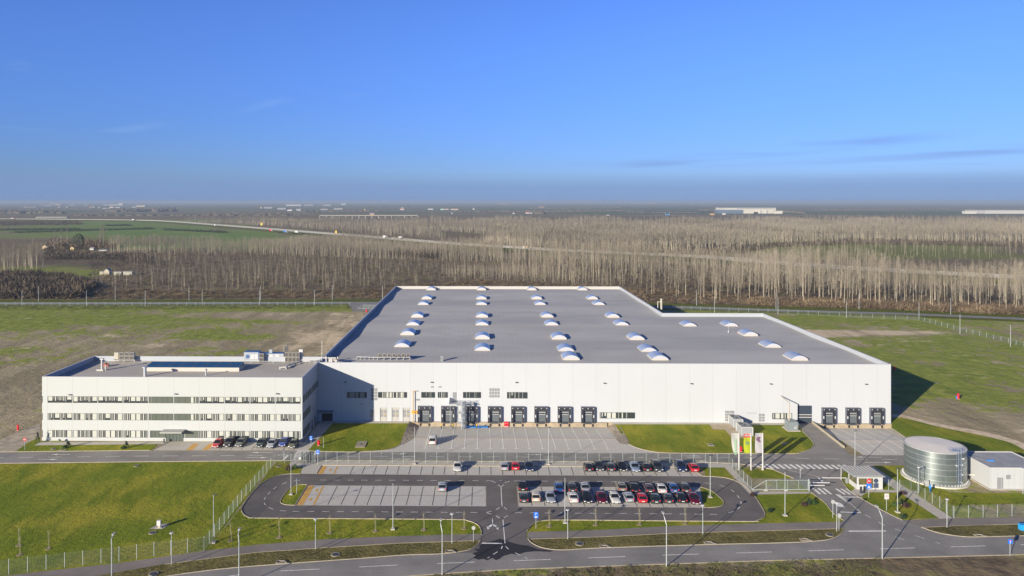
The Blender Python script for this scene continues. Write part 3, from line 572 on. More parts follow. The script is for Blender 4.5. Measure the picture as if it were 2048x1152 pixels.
# dark sett lines between the bays
mk = MB(); DK = 0.046
def bays(x0, x1, step, ya, yb):
    x = x0
    while x < x1: mk.box(x-0.07, ya, DK-0.02, x+0.07, yb, DK); x += step
ra, rb = G(965, 950.3)[1]+0.15, G(965, 933)[1]-0.1
bays(G(700, 948)[0], G(1395, 950)[0], 2.48, ra, rb)
ma, mb_ = G(965, 1012.5)[1]+0.2, G(965, 973)[1]-0.3
bays(G(655, 1011)[0], G(968, 1012)[0], 2.48, ma, mb_); mk.box(G(600, 992)[0], (ma+mb_)/2-0.06, DK-0.02, G(970, 992)[0], (ma+mb_)/2+0.06, DK+0.002)
bays(G(1064, 1013)[0], G(1398, 1014)[0], 2.48, ma, mb_); bays(G(440, 899)[0], G(590, 900)[0], 2.45, G(500, 899.5)[1], G(500, 887.5)[1])
tag(mk.build("bay_line", DKL), kind='structure')
mk = MB()
def yq(*p): mk.flat([G(*k) for k in p], 0.046)
yq((645, 932.5), (654, 932.5), (646, 948), (635, 948)); yq((674, 933), (676.5, 933), (669, 948), (666, 948)); yq((617, 971.5), (629, 971.5), (606, 1010.5), (593, 1010.5)); yq((645, 972), (648.5, 972), (629, 1010.5), (625, 1010.5))
yq((386, 888), (398, 887.8), (385, 900.5), (372, 900.5)); yq((418, 888), (428, 888), (417, 900), (404, 900.5)); yq((660, 938), (665, 938), (661, 943), (657, 942)); yq((633, 978), (638, 979), (634, 984), (630, 983)); yq((620, 996), (626, 997), (622, 1002), (617, 1001))
tag(mk.build("bay_marking", YEL), kind='structure')

DARKP = asphalt_mat("darkest_asphalt", (0.035, 0.034, 0.040))  # jagged sheet at the car park mouth, far darker than the lane around it
sheet("dark_patch", [(966, 1086), (984, 1083), (1000, 1078), (1012, 1082), (1024, 1086), (1040, 1090), (1056, 1092), (1076, 1099), (1108, 1102), (1100, 1104), (1072, 1103), (1050, 1105), (1036, 1110), (1022, 1108), (1008, 1112), (999, 1118), (992, 1121), (985, 1116), (975, 1121), (966, 1118), (957, 1120), (946, 1116), (952, 1112), (944, 1107), (956, 1104), (948, 1099), (960, 1097), (958, 1092)], DARKP, Z_A + 0.022)
# perimeter road at the back, and its verges
RR = [(-700, 606.5), (0, 606.8), (512, 606), (765, 605.5), (1100, 609), (1393, 615.5), (1536, 620.2), (1800, 627.5), (2048, 638), (2500, 662)]
def ribbon(name, px, w, z, m, zc=0.0, off=0.0, edge=0.0):
    pts = [Vector(G(*p, zc)) for p in px]; mb = MB(); L = []
    for i, p in enumerate(pts):
        d = (pts[min(i+1, len(pts)-1)] - pts[max(i-1, 0)]).normalized(); n = Vector((-d.y, d.x)); L.append((p + n*(off + w/2), p + n*(off - w/2)))
    for a, b_ in zip(L[:-1], L[1:]):
        zz = z
        mb.quad((a[1].x, a[1].y, zz), (b_[1].x, b_[1].y, zz), (b_[0].x, b_[0].y, zz), (a[0].x, a[0].y, zz))
    return tag(mb.build(name, m), kind='structure')
VG = verge_mat("road_verge_grass", (0.080, 0.115, 0.014), (0.135, 0.145, 0.022), (0.16, 0.15, 0.05))
ribbon("verge", RR, 26, 0.03, VG, off=2.0); ribbon("perimeter_road", RR, 6.8, 0.06, mat("old_asphalt", (0.24, 0.235, 0.23), 0.9, var=0.1, scale=0.3))
sheet("driveway", [(695, 606), (760, 606), (745, 623), (706, 623)], ASPH, 0.075)
# the far motorway on its low bank
MW = [(-700, 437.5), (-200, 437.6), (0, 438), (135, 439), (270, 440.5), (340, 443), (420, 449), (512, 456), (600, 463), (700, 471), (800, 479), (900, 487), (1024, 495), (1160, 503), (1400, 514), (1536, 525), (1700, 537), (1900, 548), (2048, 556), (2600, 588)]
MZ = 3.2
mpts = [Vector(G(*p, MZ)) for p in spl(MW, 3)]
mb = MB(); bank = MB(); rail = MB()
def offs(pts, o):
    L = []
    for i, p in enumerate(pts):
        d = (pts[min(i+1, len(pts)-1)] - pts[max(i-1, 0)]).normalized(); L.append(p + Vector((-d.y, d.x))*o)
    return L
E0, E1 = offs(mpts, 13), offs(mpts, -13); B0, B1 = offs(mpts, 24), offs(mpts, -24)
for i in range(len(mpts)-1):
    mb.quad((E1[i].x, E1[i].y, MZ), (E1[i+1].x, E1[i+1].y, MZ), (E0[i+1].x, E0[i+1].y, MZ), (E0[i].x, E0[i].y, MZ))
    bank.quad((B1[i].x, B1[i].y, 0), (B1[i+1].x, B1[i+1].y, 0), (E1[i+1].x, E1[i+1].y, MZ-0.02), (E1[i].x, E1[i].y, MZ-0.02))
    bank.quad((E0[i].x, E0[i].y, MZ-0.02), (E0[i+1].x, E0[i+1].y, MZ-0.02), (B0[i+1].x, B0[i+1].y, 0), (B0[i].x, B0[i].y, 0))
tag(mb.build("motorway", mat("motorway_surface", (0.235, 0.225, 0.20), 0.9, var=0.1, scale=0.05)), kind='structure')
tag(bank.build("embankment", verge_mat("bank_grass", (0.055, 0.075, 0.02), (0.09, 0.10, 0.03), (0.12, 0.10, 0.05))), kind='structure')
for o in (-12.4, -0.9, 0.9, 12.4):
    L = offs(mpts, o)
    for i in range(len(L)-1):
        d = L[i+1]-L[i]; rail.obox(((L[i].x+L[i+1].x)/2, (L[i].y+L[i+1].y)/2), d, d.length, 0.3, MZ+0.35, MZ+0.85)
gr = rail.build("guard_rail", mat("galvanised_rail", (0.36, 0.36, 0.33), 0.6)); tag(gr, "long pale steel guard rails lining the distant motorway", "guard rail")
# ------------------------------------------------------------------ building materials
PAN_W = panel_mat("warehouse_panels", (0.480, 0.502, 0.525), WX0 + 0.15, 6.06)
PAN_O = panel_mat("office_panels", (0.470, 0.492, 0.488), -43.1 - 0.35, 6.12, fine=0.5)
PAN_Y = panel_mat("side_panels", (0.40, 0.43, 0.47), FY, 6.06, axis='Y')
WHITE = mat("white_metal", (0.5, 0.5, 0.48), 0.5, var=0.04, scale=0.5)
COPE = mat("coping_metal", (0.52, 0.51, 0.50), 0.4)
def roof_mat(name, base):
    m = bpy.data.materials.new(name); m.use_nodes = True; t = m.node_tree; b = t.nodes['Principled BSDF']
    pos, s = posxyz(t)
    a = noise(t, pos, 0.05, 5, 0.6, stretch=(0.5, 1.4, 1)); f = noise(t, pos, 0.9, 5, 0.7)
    fx = mth(t, 'FRACT', mth(t, 'DIVIDE', s.outputs['X'], 1.55)); ln = mth(t, 'LESS_THAN', fx, 0.06)
    fy = mth(t, 'FRACT', mth(t, 'DIVIDE', s.outputs['Y'], 12.1)); ln2 = mth(t, 'LESS_THAN', fy, 0.02)
    c = mixc(t, ramp01(t, a, 0.3, 0.7), tuple(k * 0.90 for k in base), tuple(k * 1.08 for k in base)); c = mixc(t, mth(t, 'MULTIPLY', ramp01(t, f, 0.5, 0.8), 0.3), c, tuple(k * 0.8 for k in base)); pd = noise(t, pos, 0.085, 3, 0.45); c = mixc(t, mth(t, 'MULTIPLY', ramp01(t, pd, 0.56, 0.66), 0.28), c, tuple(k * 0.78 for k in base))
    c = mixc(t, mth(t, 'MULTIPLY', mth(t, 'MAXIMUM', ln, ln2), 0.26), c, tuple(k * 0.6 for k in base))
    t.links.new(c, b.inputs['Base Color']); b.inputs['Roughness'].default_value = 0.75; b.inputs['Specular IOR Level'].default_value = 0.35
    return m
ROOFW = roof_mat("roof_membrane", (0.485, 0.475, 0.445)); ROOFO = roof_mat("office_roof_membrane", (0.50, 0.465, 0.405))
GLASS = mat("window_glass", (0.035, 0.045, 0.050), 0.12, spec=0.8); GLASSG = mat("green_glass", (0.12, 0.14, 0.115), 0.15, spec=0.8)
BLIND = mat("window_blind", (0.46, 0.475, 0.425), 0.8); BLINDG = mat("grey_blind", (0.22, 0.235, 0.21), 0.8)
FRAME = mat("dark_frame", (0.05, 0.055, 0.065), 0.5); DGREY = mat("dock_grey", (0.024, 0.027, 0.036), 0.6); DDARK = mat("dock_black", (0.022, 0.024, 0.032), 0.7)
LOUV = mat("louvre_grey", (0.24, 0.25, 0.26), 0.6); CONC = mat("concrete", (0.42, 0.39, 0.35), 0.9, var=0.12, scale=0.8); TANC = mat("tan_concrete", (0.36, 0.295, 0.205), 0.9, var=0.12, scale=0.8)
GALV = mat("galvanised_steel", (0.55, 0.58, 0.60), 0.42, metal=0.55, var=0.1, scale=3); LGREY = mat("light_grey_metal", (0.42, 0.43, 0.43), 0.5, metal=0.1); MGREY = mat("mid_grey_metal", (0.22, 0.24, 0.25), 0.55)
BLUE = mat("sign_blue", (0.015, 0.16, 0.72), 0.5); RED = mat("signal_red", (0.62, 0.012, 0.03), 0.45); REDS = mat("sign_red", (0.75, 0.03, 0.05), 0.5); YELW = mat("warning_yellow", (0.75, 0.5, 0.03), 0.5)
ORNG = mat("orange_paint", (0.80, 0.36, 0.05), 0.5); SWHT = mat("sign_white", (0.55, 0.55, 0.54), 0.5); ACM = mat("unit_cream", (0.42, 0.39, 0.32), 0.6, var=0.06, scale=1.5); FAN = mat("fan_dark", (0.06, 0.06, 0.065), 0.6)
GREENY = mat("plant_green", (0.05, 0.10, 0.02), 0.9); PIPEW = mat("pipe_white", (0.5, 0.49, 0.46), 0.5); BLUP = mat("blue_plastic", (0.03, 0.22, 0.62), 0.6)
def poly_dome():
    m = bpy.data.materials.new("dome_plastic"); m.use_nodes = True; t = m.node_tree; b = t.nodes['Principled BSDF']
    b.inputs['Base Color'].default_value = (0.33, 0.39, 0.50, 1); b.inputs['Roughness'].default_value = 0.22; b.inputs['Specular IOR Level'].default_value = 0.6
    return m
DOMEM = poly_dome()

# ------------------------------------------------------------------ warehouse
PT = 15.3            # parapet top
RZ = 14.2            # roof level
wh = empty("warehouse", ((WX0+WX1)/2, FY, 0), 0, "long white flat-roofed warehouse with rows of roof domes and loading docks", "warehouse")
wh.location = (0, 0, 0)
def wpart(mb, name, m, par=None): return mb.build(name, m, par or wh)
mb = MB()
mb.box(WX0, FY, 0.0, WX1, FY + 0.3, PT); wpart(mb, "wall", PAN_W)
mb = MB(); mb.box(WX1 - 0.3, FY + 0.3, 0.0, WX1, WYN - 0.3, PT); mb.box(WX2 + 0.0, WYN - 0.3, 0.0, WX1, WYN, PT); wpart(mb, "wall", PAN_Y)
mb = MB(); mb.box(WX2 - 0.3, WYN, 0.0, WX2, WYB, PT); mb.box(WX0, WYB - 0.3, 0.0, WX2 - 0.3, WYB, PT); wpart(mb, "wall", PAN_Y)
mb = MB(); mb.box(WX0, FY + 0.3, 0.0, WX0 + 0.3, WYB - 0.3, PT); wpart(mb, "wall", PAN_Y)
# roof: shallow falls to the drain lines
mb = MB()
ys = [FY + 0.3]; y = FY + 22
while y < WYB - 1: ys.append(y); y += 22.5
ys.append(WYB - 0.3)
def rz(i): return RZ + (0.16 if i % 2 else -0.20)
for i in range(len(ys) - 1):
    a, b_ = ys[i], ys[i+1]
    def q(x0, x1, a=a, b_=b_, za=rz(i), zb=rz(i+1)): mb.quad((x0, a, za), (x1, a, za), (x1, b_, zb), (x0, b_, zb))
    q(WX0 + 0.3, WX2 - 0.3)
    if b_ <= WYN: q(WX2 - 0.3, WX1 - 0.3)
    elif a < WYN:
        f = (WYN - 0.3 - a) / (b_ - a); zb = rz(i) + (rz(i+1) - rz(i)) * f
        mb.quad((WX2 - 0.3, a, rz(i)), (WX1 - 0.3, a, rz(i)), (WX1 - 0.3, WYN - 0.3, zb), (WX2 - 0.3, WYN - 0.3, zb))
wpart(mb, "roof", ROOFW)
mb = MB(); h = 0.05; o = 0.06
for (x0, y0, x1, y1) in ((WX0-o, FY-o, WX1+o, FY+0.36), (WX1-0.36, FY+0.36, WX1+o, WYN+o), (WX2-0.36, WYN-0.36, WX1-0.36, WYN+o), (WX2-0.36, WYN+o, WX2+o, WYB-0.36), (WX0-o, WYB-0.36, WX2+o, WYB+o), (WX0-o, FY+0.36, WX0+0.36, WYB-0.36)):
    mb.box(x0, y0, PT, x1, y1, PT + h)
wpart(mb, "coping", COPE)
mb = MB(); mb.box(WX0+0.31, WYB-0.34, RZ-0.3, WX2-0.31, WYB-0.3-0.001, PT-0.003); wpart(mb, "parapet_lining", mat("parapet_lining", (0.47, 0.455, 0.43), 0.7))
mb = MB(); mb.box(YA0 - 2.8, FY - 0.05, -1.25, YA0 - 0.01, FY + 0.62, -0.01); mb.box(YA1 + 0.01, FY - 0.05, -1.25, YA1 + 2.8, FY + 0.62, -0.01); mb.box(YB0 - 0.3, FY - 0.04, -1.25, YB0 + 0.59, FY + 0.62, -0.01); mb.box(YA0, FY - 0.55, -1.25, YA1, FY + 0.02, -0.02); mb.box(YB0 + 0.6, FY - 0.55, -1.25, YB1 - 0.2, FY + 0.02, -0.02); mb.each("plinth", TANC, wh)
def skylight(x, y, w=4.5, l=6.2, hz=0.95):
    s = empty("skylight", (x, y, RZ - 0.1)); s.parent = wh
    mb = MB(); mb.box(-w/2, -l/2, 0, w/2, l/2, 0.42); mb.build("curb", mat("curb_white", (0.50, 0.46, 0.41), 0.6), s)
    n = 10; mb = MB(); prof = [(-w/2 + w*i/n, 0.42 + hz * (math.sin(math.pi * i / n) ** 0.85)) for i in range(n + 1)]
    vs = [(px_, -l/2 + 0.1, pz) for px_, pz in prof] + [(px_, l/2 - 0.1, pz) for px_, pz in prof]
    mb.smooth = True; mb.add(vs, [(i, i+1, n+2+i, n+1+i) for i in range(n)]); mb.smooth = False
    mb.build("dome", DOMEM, s)
    mb = MB(); mb.add(vs[:n+1] + [(w/2, -l/2+0.1, 0.42), (-w/2, -l/2+0.1, 0.42)], [tuple(range(n, -1, -1)) + (n+2, n+1)]); mb.build("end_panel", mat("dome_end", (0.46, 0.47, 0.51), 0.5), s); mb = MB(); mb.add(vs[n+1:], [tuple(range(n+1))]); mb.build("end_panel", mat("dome_end", (0.46, 0.47, 0.51), 0.5), s)
    for yy in (-l/2+0.1, -l/6, l/6, l/2-0.1):
        mb = MB()
        for i in range(n): mb.add([(prof[i][0], yy-0.035, prof[i][1]+0.02), (prof[i+1][0], yy-0.035, prof[i+1][1]+0.02), (prof[i+1][0], yy+0.035, prof[i+1][1]+0.02), (prof[i][0], yy+0.035, prof[i][1]+0.02)], [(0,1,2,3)])
        mb.build("glazing_bar", mat("bar_grey", (0.30, 0.34, 0.44), 0.5), s)
    return s
SKY = [(862, 580), (963, 580), (1064, 580), (1166, 580), (853, 598), (963, 598), (1074, 598), (1186, 598), (846, 610), (963, 610), (1081, 610), (1199, 610), (834, 634), (964, 634), (1095, 634), (1227, 634.5), (825, 651), (964, 651), (1104, 651), (1245, 651), (814.5, 669.5), (965, 677.5), (1119, 678), (1275, 679), (803, 694.5), (965, 702), (1133, 703), (1299, 704), (1143, 719.5), (1321, 720), (1381, 653), (1464, 653), (1503, 671.5), (1548, 695.5), (1601, 720.5)]
s0 = None
for (px, py) in SKY:
    x, y = G(px, py, RZ + 0.1); y += 3.4
    if py > 718: y = max(y, FY + 6)
    x = x - 0.0
    if s0 is None: s0 = skylight(x, y)
    else: dup(s0, (x, y, RZ - 0.1))
mb = MB(); x, y = G(1457, 664, RZ); mb.tube((x, y, RZ-0.2), (x, y, RZ + 3.4), 0.05, n=6); mb.tube((x, y, RZ-0.2), (x, y, RZ + 0.3), 0.25, n=8); wpart(mb, "lightning_rod", GALV)
# windows on the front
YW = FY
def fz(px, py, Y=FY): return V(px, py, Y)
def window(par, px0, px1, py0, py1, Y, pat, gm=None, sill=True, fr=0.07):
    xa, zt = V(px0, py0, Y); xb, zb = V(px1, py1, Y)
    return window_w(par, xa, xb, zb, zt, Y, pat, gm, fr)
def window_w(par, xa, xb, zb, zt, Y, pat, gm=None, fr=0.07, axis='X', nm="window"):
    """a ribbon window: frame and mullions, a dark pane just behind, blinds as pattern [(from,to,lower end,material)] in 0..1"""
    def bx(mb, x0, y0, z0, x1, y1, z1):
        if axis == 'X': mb.box(x0, y0, z0, x1, y1, z1)
        else: mb.box(y0, x0, z0, y1, x1, z1)
    d = -1 if axis == 'X' else 1
    w = xb - xa; mb = MB()
    f0, f1 = (Y - 0.05, Y - 0.003) if axis == 'X' else (Y + 0.003, Y + 0.05)
    bx(mb, xa, f0, zt - fr, xb, f1, zt); bx(mb, xa, f0, zb, xb, f1, zb + fr)
    bx(mb, xa, f0, zb + fr, xa + fr, f1, zt - fr); bx(mb, xb - fr, f0, zb + fr, xb, f1, zt - fr)
    cuts = sorted(set([p[0] for p in pat] + [p[1] for p in pat]))
    for c in cuts:
        if 0.04 < c < 0.96: bx(mb, xa + w*c - 0.03, f0 + 0.004, zb + fr, xa + w*c + 0.03, f1 - 0.001, zt - fr)
    f = mb.build(nm, FRAME, par)
    g0, g1 = (Y - 0.022, Y - 0.004) if axis == 'X' else (Y + 0.004, Y + 0.022)
    mb = MB(); bx(mb, xa + fr, g0, zb + fr, xb - fr, g1, zt - fr); mb.build("pane", gm or GLASS, f)
    if pat:
        mb = MB(); used = [BLIND, BLINDG]
        for (a, b_, low, k) in pat:
            mb.mi = k; g0b, g1b = (Y - 0.030, Y - 0.0225) if axis == 'X' else (Y + 0.0225, Y + 0.030)
            bx(mb, xa + w*a + 0.035, g0b, zb + fr + (zt - zb - 2*fr) * low, xa + w*b_ - 0.035, g1b, zt - fr - 0.01)
        mb.each("blind", used, f)
    return f
rnd = random.Random(5)
window(wh, 694, 733.5, 784, 796, FY, [(0.12, 0.4, 0, 1), (0.44, 0.58, 0, 1), (0.66, 0.9, 0, 1)])
window(wh, 756, 784.5, 784, 795.5, FY, [(0.3, 0.38, 0, 0), (0.46, 0.52, 0, 0), (0.58, 0.75, 0, 0), (0.8, 0.97, 0, 0)]); window(wh, 784.8, 814, 784, 795.5, FY, [(0.02, 0.1, 0, 0), (0.25, 0.36, 0, 0), (0.42, 0.5, 0, 1), (0.55, 0.72, 0, 0), (0.74, 0.8, 0, 0)])
window(wh, 842.5, 870, 784, 795.5, FY, [(0.34, 0.38, 0.3, 0), (0.56, 0.6, 0, 1), (0.68, 0.72, 0, 0)]); window(wh, 875.5, 895.5, 784, 795.5, FY, [(0.15, 0.22, 0, 1), (0.35, 0.45, 0, 0), (0.55, 0.68, 0, 1), (0.78, 0.84, 0, 1)])
window(wh, 926, 962, 784, 796, FY, [(0.17, 0.22, 0, 1), (0.33, 0.37, 0, 1), (0.62, 0.66, 0, 1), (0.70, 0.74, 0, 1)]); window(wh, 1014, 1055, 784.2, 797, FY, [(0.1, 0.16, 0, 1), (0.2, 0.3, 0.5, 1), (0.36, 0.42, 0, 1), (0.55, 0.6, 0, 1), (0.74, 0.78, 0, 1)])
window(wh, 1199.5, 1270, 824.5, 837, FY, [(0.02, 0.04, 0, 0), (0.06, 0.09, 0.3, 0), (0.13, 0.18, 0.4, 0), (0.2, 0.32, 0, 0), (0.34, 0.46, 0, 0), (0.52, 0.55, 0, 1), (0.62, 0.66, 0, 0), (0.74, 0.78, 0, 1)])
window(wh, 1544.5, 1584, 826, 838.5, FY, [(0.05, 0.10, 0.08, 0), (0.15, 0.38, 0.08, 0), (0.43, 0.57, 0.08, 0), (0.62, 0.68, 0.08, 0), (0.74, 0.98, 0.08, 0)])
def louvre(px0, px1, py0, py1, cx, cy, m=LOUV, par=wh, Y=FY, gap=0.07):
    xa, zt = V(px0, py0, Y); xb, zb = V(px1, py1, Y); mb = MB(); w = (xb-xa)/cx; hh = (zt-zb)/cy
    for i in range(cx):
        for j in range(cy):
            x0, z0 = xa + i*w + gap, zb + j*hh + gap
            mb.box(x0, Y-0.04, z0, x0 + w - 2*gap, Y-0.012, z0 + hh - 2*gap)
            for k in range(1, 6): mb.box(x0, Y-0.065, z0 + (hh-2*gap)*k/6 - 0.02, x0 + w - 2*gap, Y-0.04, z0 + (hh-2*gap)*k/6 + 0.012)
    return mb.build("louvre", m, par)
louvre(741.5, 755, 776, 801, 2, 4); louvre(978, 999.5, 776, 795.5, 4, 3); louvre(1449.5, 1469, 821, 843, 2, 4); louvre(1517, 1529.5, 827, 843.5, 2, 3)
louvre(862, 867.5, 772.3, 775.3, 1, 1, gap=0.02); louvre(877, 883, 772.3, 775.3, 1, 1, gap=0.02); louvre(830, 840, 797.5, 801.3, 1, 1, gap=0.02)
def plantdoor(px0, px1, py0, py1, leaves=2):
    xa, zt = V(px0, py0, FY); xb, zb = V(px1, py1, FY); zb = 0.02
    mb = MB(); mb.box(xa, FY-0.05, zb, xb, FY-0.003, zt); d = mb.build("door", mat("plant_door", (0.42, 0.41, 0.39), 0.5), wh)
    mb = MB(); w = (xb-xa)/leaves
    for i in range(leaves):
        for j in range(2):
            x0 = xa + i*w + 0.12; z0 = zb + 1.15 + j*0.95; mb.box(x0, FY-0.075, z0, x0 + w - 0.24, FY-0.05, z0 + 0.85)
    mb.build("louvre", LOUV, d)
    mb = MB(); mb.box(xa-0.06, FY-0.16, zb, xa, FY-0.003, zt); mb.build("jamb", MGREY, d)
    mb = MB(); mb.box(xb-0.55, FY-0.09, zb+1.7, xb-0.3, FY-0.075, zb+1.95); mb.build("warning_sign", YELW, d)
plantdoor(742, 748.5, 819, 841, 1); plantdoor(760.5, 773.5, 815, 841); plantdoor(784, 797.5, 815, 841); plantdoor(806, 819.5, 815, 841)
def walllamp(px, py, Y, par):
    x, z = V(px, py, Y); mb = MB(); mb.box(x-0.30, Y-0.42, z-0.09, x+0.30, Y-0.003, z+0.09); mb.build("wall_lamp", FRAME, par)
for px, py in ((691, 764), (863.5, 764), (1033, 764.5), (1209, 766), (1383, 767), (1541.5, 767.5), (1732, 768)): walllamp(px, py, FY, wh)
# loading docks
def dock(x0, x1, zt, zb):
    d = empty("dock_shelter", (x0, FY, 0)); d.parent = wh; w = x1 - x0; D = 0.75
    mb = MB(); mb.box(0, -D, zb, 0.55, -0.003, zt); mb.box(w-0.55, -D, zb, w, -0.003, zt); mb.box(0.55, -D, zt-0.95, w-0.55, -0.003, zt); mb.build("curtain", DGREY, d)
    mb = MB(); mb.box(-0.07, -D-0.05, zb, 0.03, -0.01, zt+0.07); mb.box(w-0.03, -D-0.05, zb, w+0.07, -0.01, zt+0.07); mb.box(0.03, -D-0.05, zt, w-0.03, -0.01, zt+0.07); mb.build("frame", mat("dock_frame", (0.10, 0.11, 0.15), 0.5), d)
    mb = MB(); mb.box(0.55, -0.08, 0.1, w-0.55, -0.003, zt-0.95); dr = mb.build("door", mat("dock_door_grey", (0.105, 0.122, 0.135), 0.5), d)
    mb = MB()
    for i in range(3): a = 0.72 + i*(w-1.35)/3; mb.box(a, -0.10, 2.05, a + (w-1.6)/3 - 0.05, -0.08, 2.42)
    mb.build("pane", DDARK, dr)
    mb = MB(); mb.box(0.6, -0.093, 1.92, w-0.6, -0.082, 2.02); mb.box(0.6, -0.093, 2.44, w-0.6, -0.082, 2.54); mb.build("trim", SWHT, dr)
    mb = MB(); mb.box(0.75, -0.62, -0.35, w-0.75, -0.003, 0.08); mb.build("leveller", FRAME, d)
    for xx in (0.12, w-0.34): mb = MB(); mb.box(xx, -D-0.08, 1.35, xx+0.22, -D-0.002, 2.05); mb.build("guide_panel", SWHT, d)
    for xx in (0.22, w/2-0.1, w-0.42): mb = MB(); mb.box(xx, -D-0.09, zt-0.42, xx+0.22, -D-0.002, zt-0.22); mb.build("lamp", SWHT, d)
    for xx in (0.42, w-0.68): mb = MB(); mb.box(xx, -0.85, -0.95, xx+0.26, -0.555, -0.3); mb.build("bumper", DDARK, d)
    return d
d0 = dock(*[V(836.5, 830, FY)[0], V(862.5, 830, FY)[0]], 4.05, -0.12)
for px in (883, 929.7, 976, 1022.5, 1069, 1115.5, 1162.2, 1643, 1690.8, 1738.7): dup(d0, (V(px, 830, FY)[0], FY, 0))
# big gate
xa, zt = V(1595, 811, FY); xb = V(1623.5, 811, FY)[0]
mb = MB(); mb.box(xa, FY-0.06, 0.04, xb, FY-0.003, zt); g = mb.build("gate_door", mat("gate_blue_grey", (0.036, 0.052, 0.072), 0.5), wh)
mb = MB(); mb.box(xa+0.05, FY-0.085, 1.45, xb-0.05, FY-0.06, 1.62); mb.box(xa+0.05, FY-0.085, 2.10, xb-0.05, FY-0.06, 2.26); mb.build("trim", SWHT, g)
mb = MB()
for i in range(4): a = xa + 0.1 + i*(xb-xa)/4; mb.box(a, FY-0.08, 1.62, a + (xb-xa)/4-0.2, FY-0.06, 2.10)
mb.build("pane", DDARK, g)
# service door under a canopy in the shaded corner
xa, zt = V(644, 824, FY); xb = V(665, 824, FY)[0]
mb = MB(); mb.box(xa, FY-0.05, 0.05, xb, FY-0.003, zt); wpart(mb, "door", DDARK)
mb = MB(); mb.box(xa-1.0, FY-1.6, zt+0.1, xb+0.3, FY-0.003, zt+0.4); wpart(mb, "canopy", MGREY)
mb = MB(); x, z = V(725, 809, FY); mb.box(x-0.5, FY-0.6, z-0.1, x, FY-0.003, z+0.1); mb.box(x-0.1, FY-0.35, z-0.35, x+0.2, FY-0.003, z+0.25); wpart(mb, "camera_bracket", SWHT)
mb = MB(); xa, zt = V(905.3, 784.5, FY); xb, zb = V(913, 806, FY); mb.box(xa, FY-0.05, zb, xb, FY-0.003, zt); wpart(mb, "escape_door", LOUV)
mb = MB(); x0 = V(1494, 826, FY)[0]
for i in range(9): mb.tube((x0 + i*0.28, FY-0.12, 2.55), (x0 + i*0.28, FY, 2.55), 0.07, n=6)
wpart(mb, "pipe_outlet", MGREY)

# ------------------------------------------------------------------ office wing
OX0, OX1, OY0, OY1, OT, ORZ = -105.9, -43.1, 176.4, 200.2, 15.35, 14.1
of = empty("office_building", (0, 0, 0), 0, "three-storey white office wing with ribbon windows and a flat roof", "office building")
def opart(mb, name, m, par=None): return mb.build(name, m, par or of)
zs = [V(340, y_, OY0)[1] for y_ in (793.3, 806.3, 827.3, 840.7, 861.2, 875.4)]   # window bands, top to bottom
mb = MB(); mb.box(OX0, OY0, 0, OX1, OY0+0.3, OT)
opart(mb, "wall", PAN_O)
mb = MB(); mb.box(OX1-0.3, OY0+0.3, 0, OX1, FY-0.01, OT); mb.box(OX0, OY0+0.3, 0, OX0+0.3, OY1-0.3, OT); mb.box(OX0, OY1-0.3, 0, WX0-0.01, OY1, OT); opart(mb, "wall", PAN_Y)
mb = MB(); mb.quad((OX0+0.3, OY0+0.3, ORZ), (OX1-0.3, OY0+0.3, ORZ), (OX1-0.3, FY-0.01, ORZ), (OX0+0.3, FY-0.01, ORZ)); mb.quad((OX0+0.3, FY-0.01, ORZ), (WX0-0.02, FY-0.01, ORZ), (WX0-0.02, OY1-0.3, ORZ), (OX0+0.3, OY1-0.3, ORZ)); opart(mb, "roof", ROOFO)
mb = MB(); o = 0.06
for (x0, y0, x1, y1) in ((OX0-o, OY0-o, OX1+o, OY0+0.36), (OX1-0.36, OY0+0.36, OX1+o, FY-0.08), (OX0-o, OY0+0.36, OX0+0.36, OY1+o), (OX0+0.36, OY1-0.36, WX0-0.08, OY1+o)): mb.box(x0, y0, OT, x1, y1, OT+0.05)
opart(mb, "coping", COPE)
bays_ = [(k, -43.1 - 0.35 - 6.12*(k+1), -43.1 - 0.35 - 6.12*k) for k in range(10)]
rnd = random.Random(11)
def patt(r, top):
    P = []
    for hlf in (0, 0.5):
        u = [(0.0, 0.035, 0), (0.055, 0.11, 1), (0.13, 0.18, 0), (0.215, 0.25, r.choice((0, 1))), (0.29, 0.48, 0)] if r.random() < 0.6 else [(0.01, 0.19, 0), (0.22, 0.26, 1), (0.285, 0.34, 0), (0.375, 0.41, 1), (0.44, 0.48, 0)]
        for a, b_, k in u:
            low = 0.0
            if top: low = r.choice((0.2, 0.38, 0.5, 0.3))
            elif r.random() < 0.08: low = 0.3
            P.append((a + hlf + 0.01, b_ + hlf + 0.01, low, k))
    return P
for (k, xa, xb) in bays_:
    for f in range(3):
        zt, zb = zs[2*f], zs[2*f+1]
        a, b_ = max(xa + 0.12, OX0 + 0.15), xb - 0.12
        if k in (4, 5):
            if f == 2: continue
            P = [(0.08, 0.12, 0, 1), (0.3, 0.32, 0, 1), (0.55, 0.57, 0, 1), (0.75, 0.77, 0, 1)] if k == 5 else [(0.2, 0.22, 0, 1), (0.45, 0.47, 0, 1), (0.68, 0.80, 0.0, 0), (0.86, 0.9, 0, 0)]
            window_w(of, a, b_, zb, zt, OY0, P, gm=GLASSG)
        else:
            window_w(of, a, b_, zb, zt, OY0, patt(rnd, f == 0), fr=0.06)
mb = MB(); 
for f in range(3): mb.box(OX0 + 0.02, OY0-0.03, zs[2*f+1], OX0 + 0.14, OY0-0.003, zs[2*f])
opart(mb, "corner_trim", FRAME)
window_w(of, V(300, 868, OY0)[0], V(331, 868, OY0)[0], zs[5], zs[4], OY0, [(0.1, 0.13, 0, 1), (0.3, 0.33, 0, 1), (0.6, 0.63, 0, 1)], gm=GLASSG)
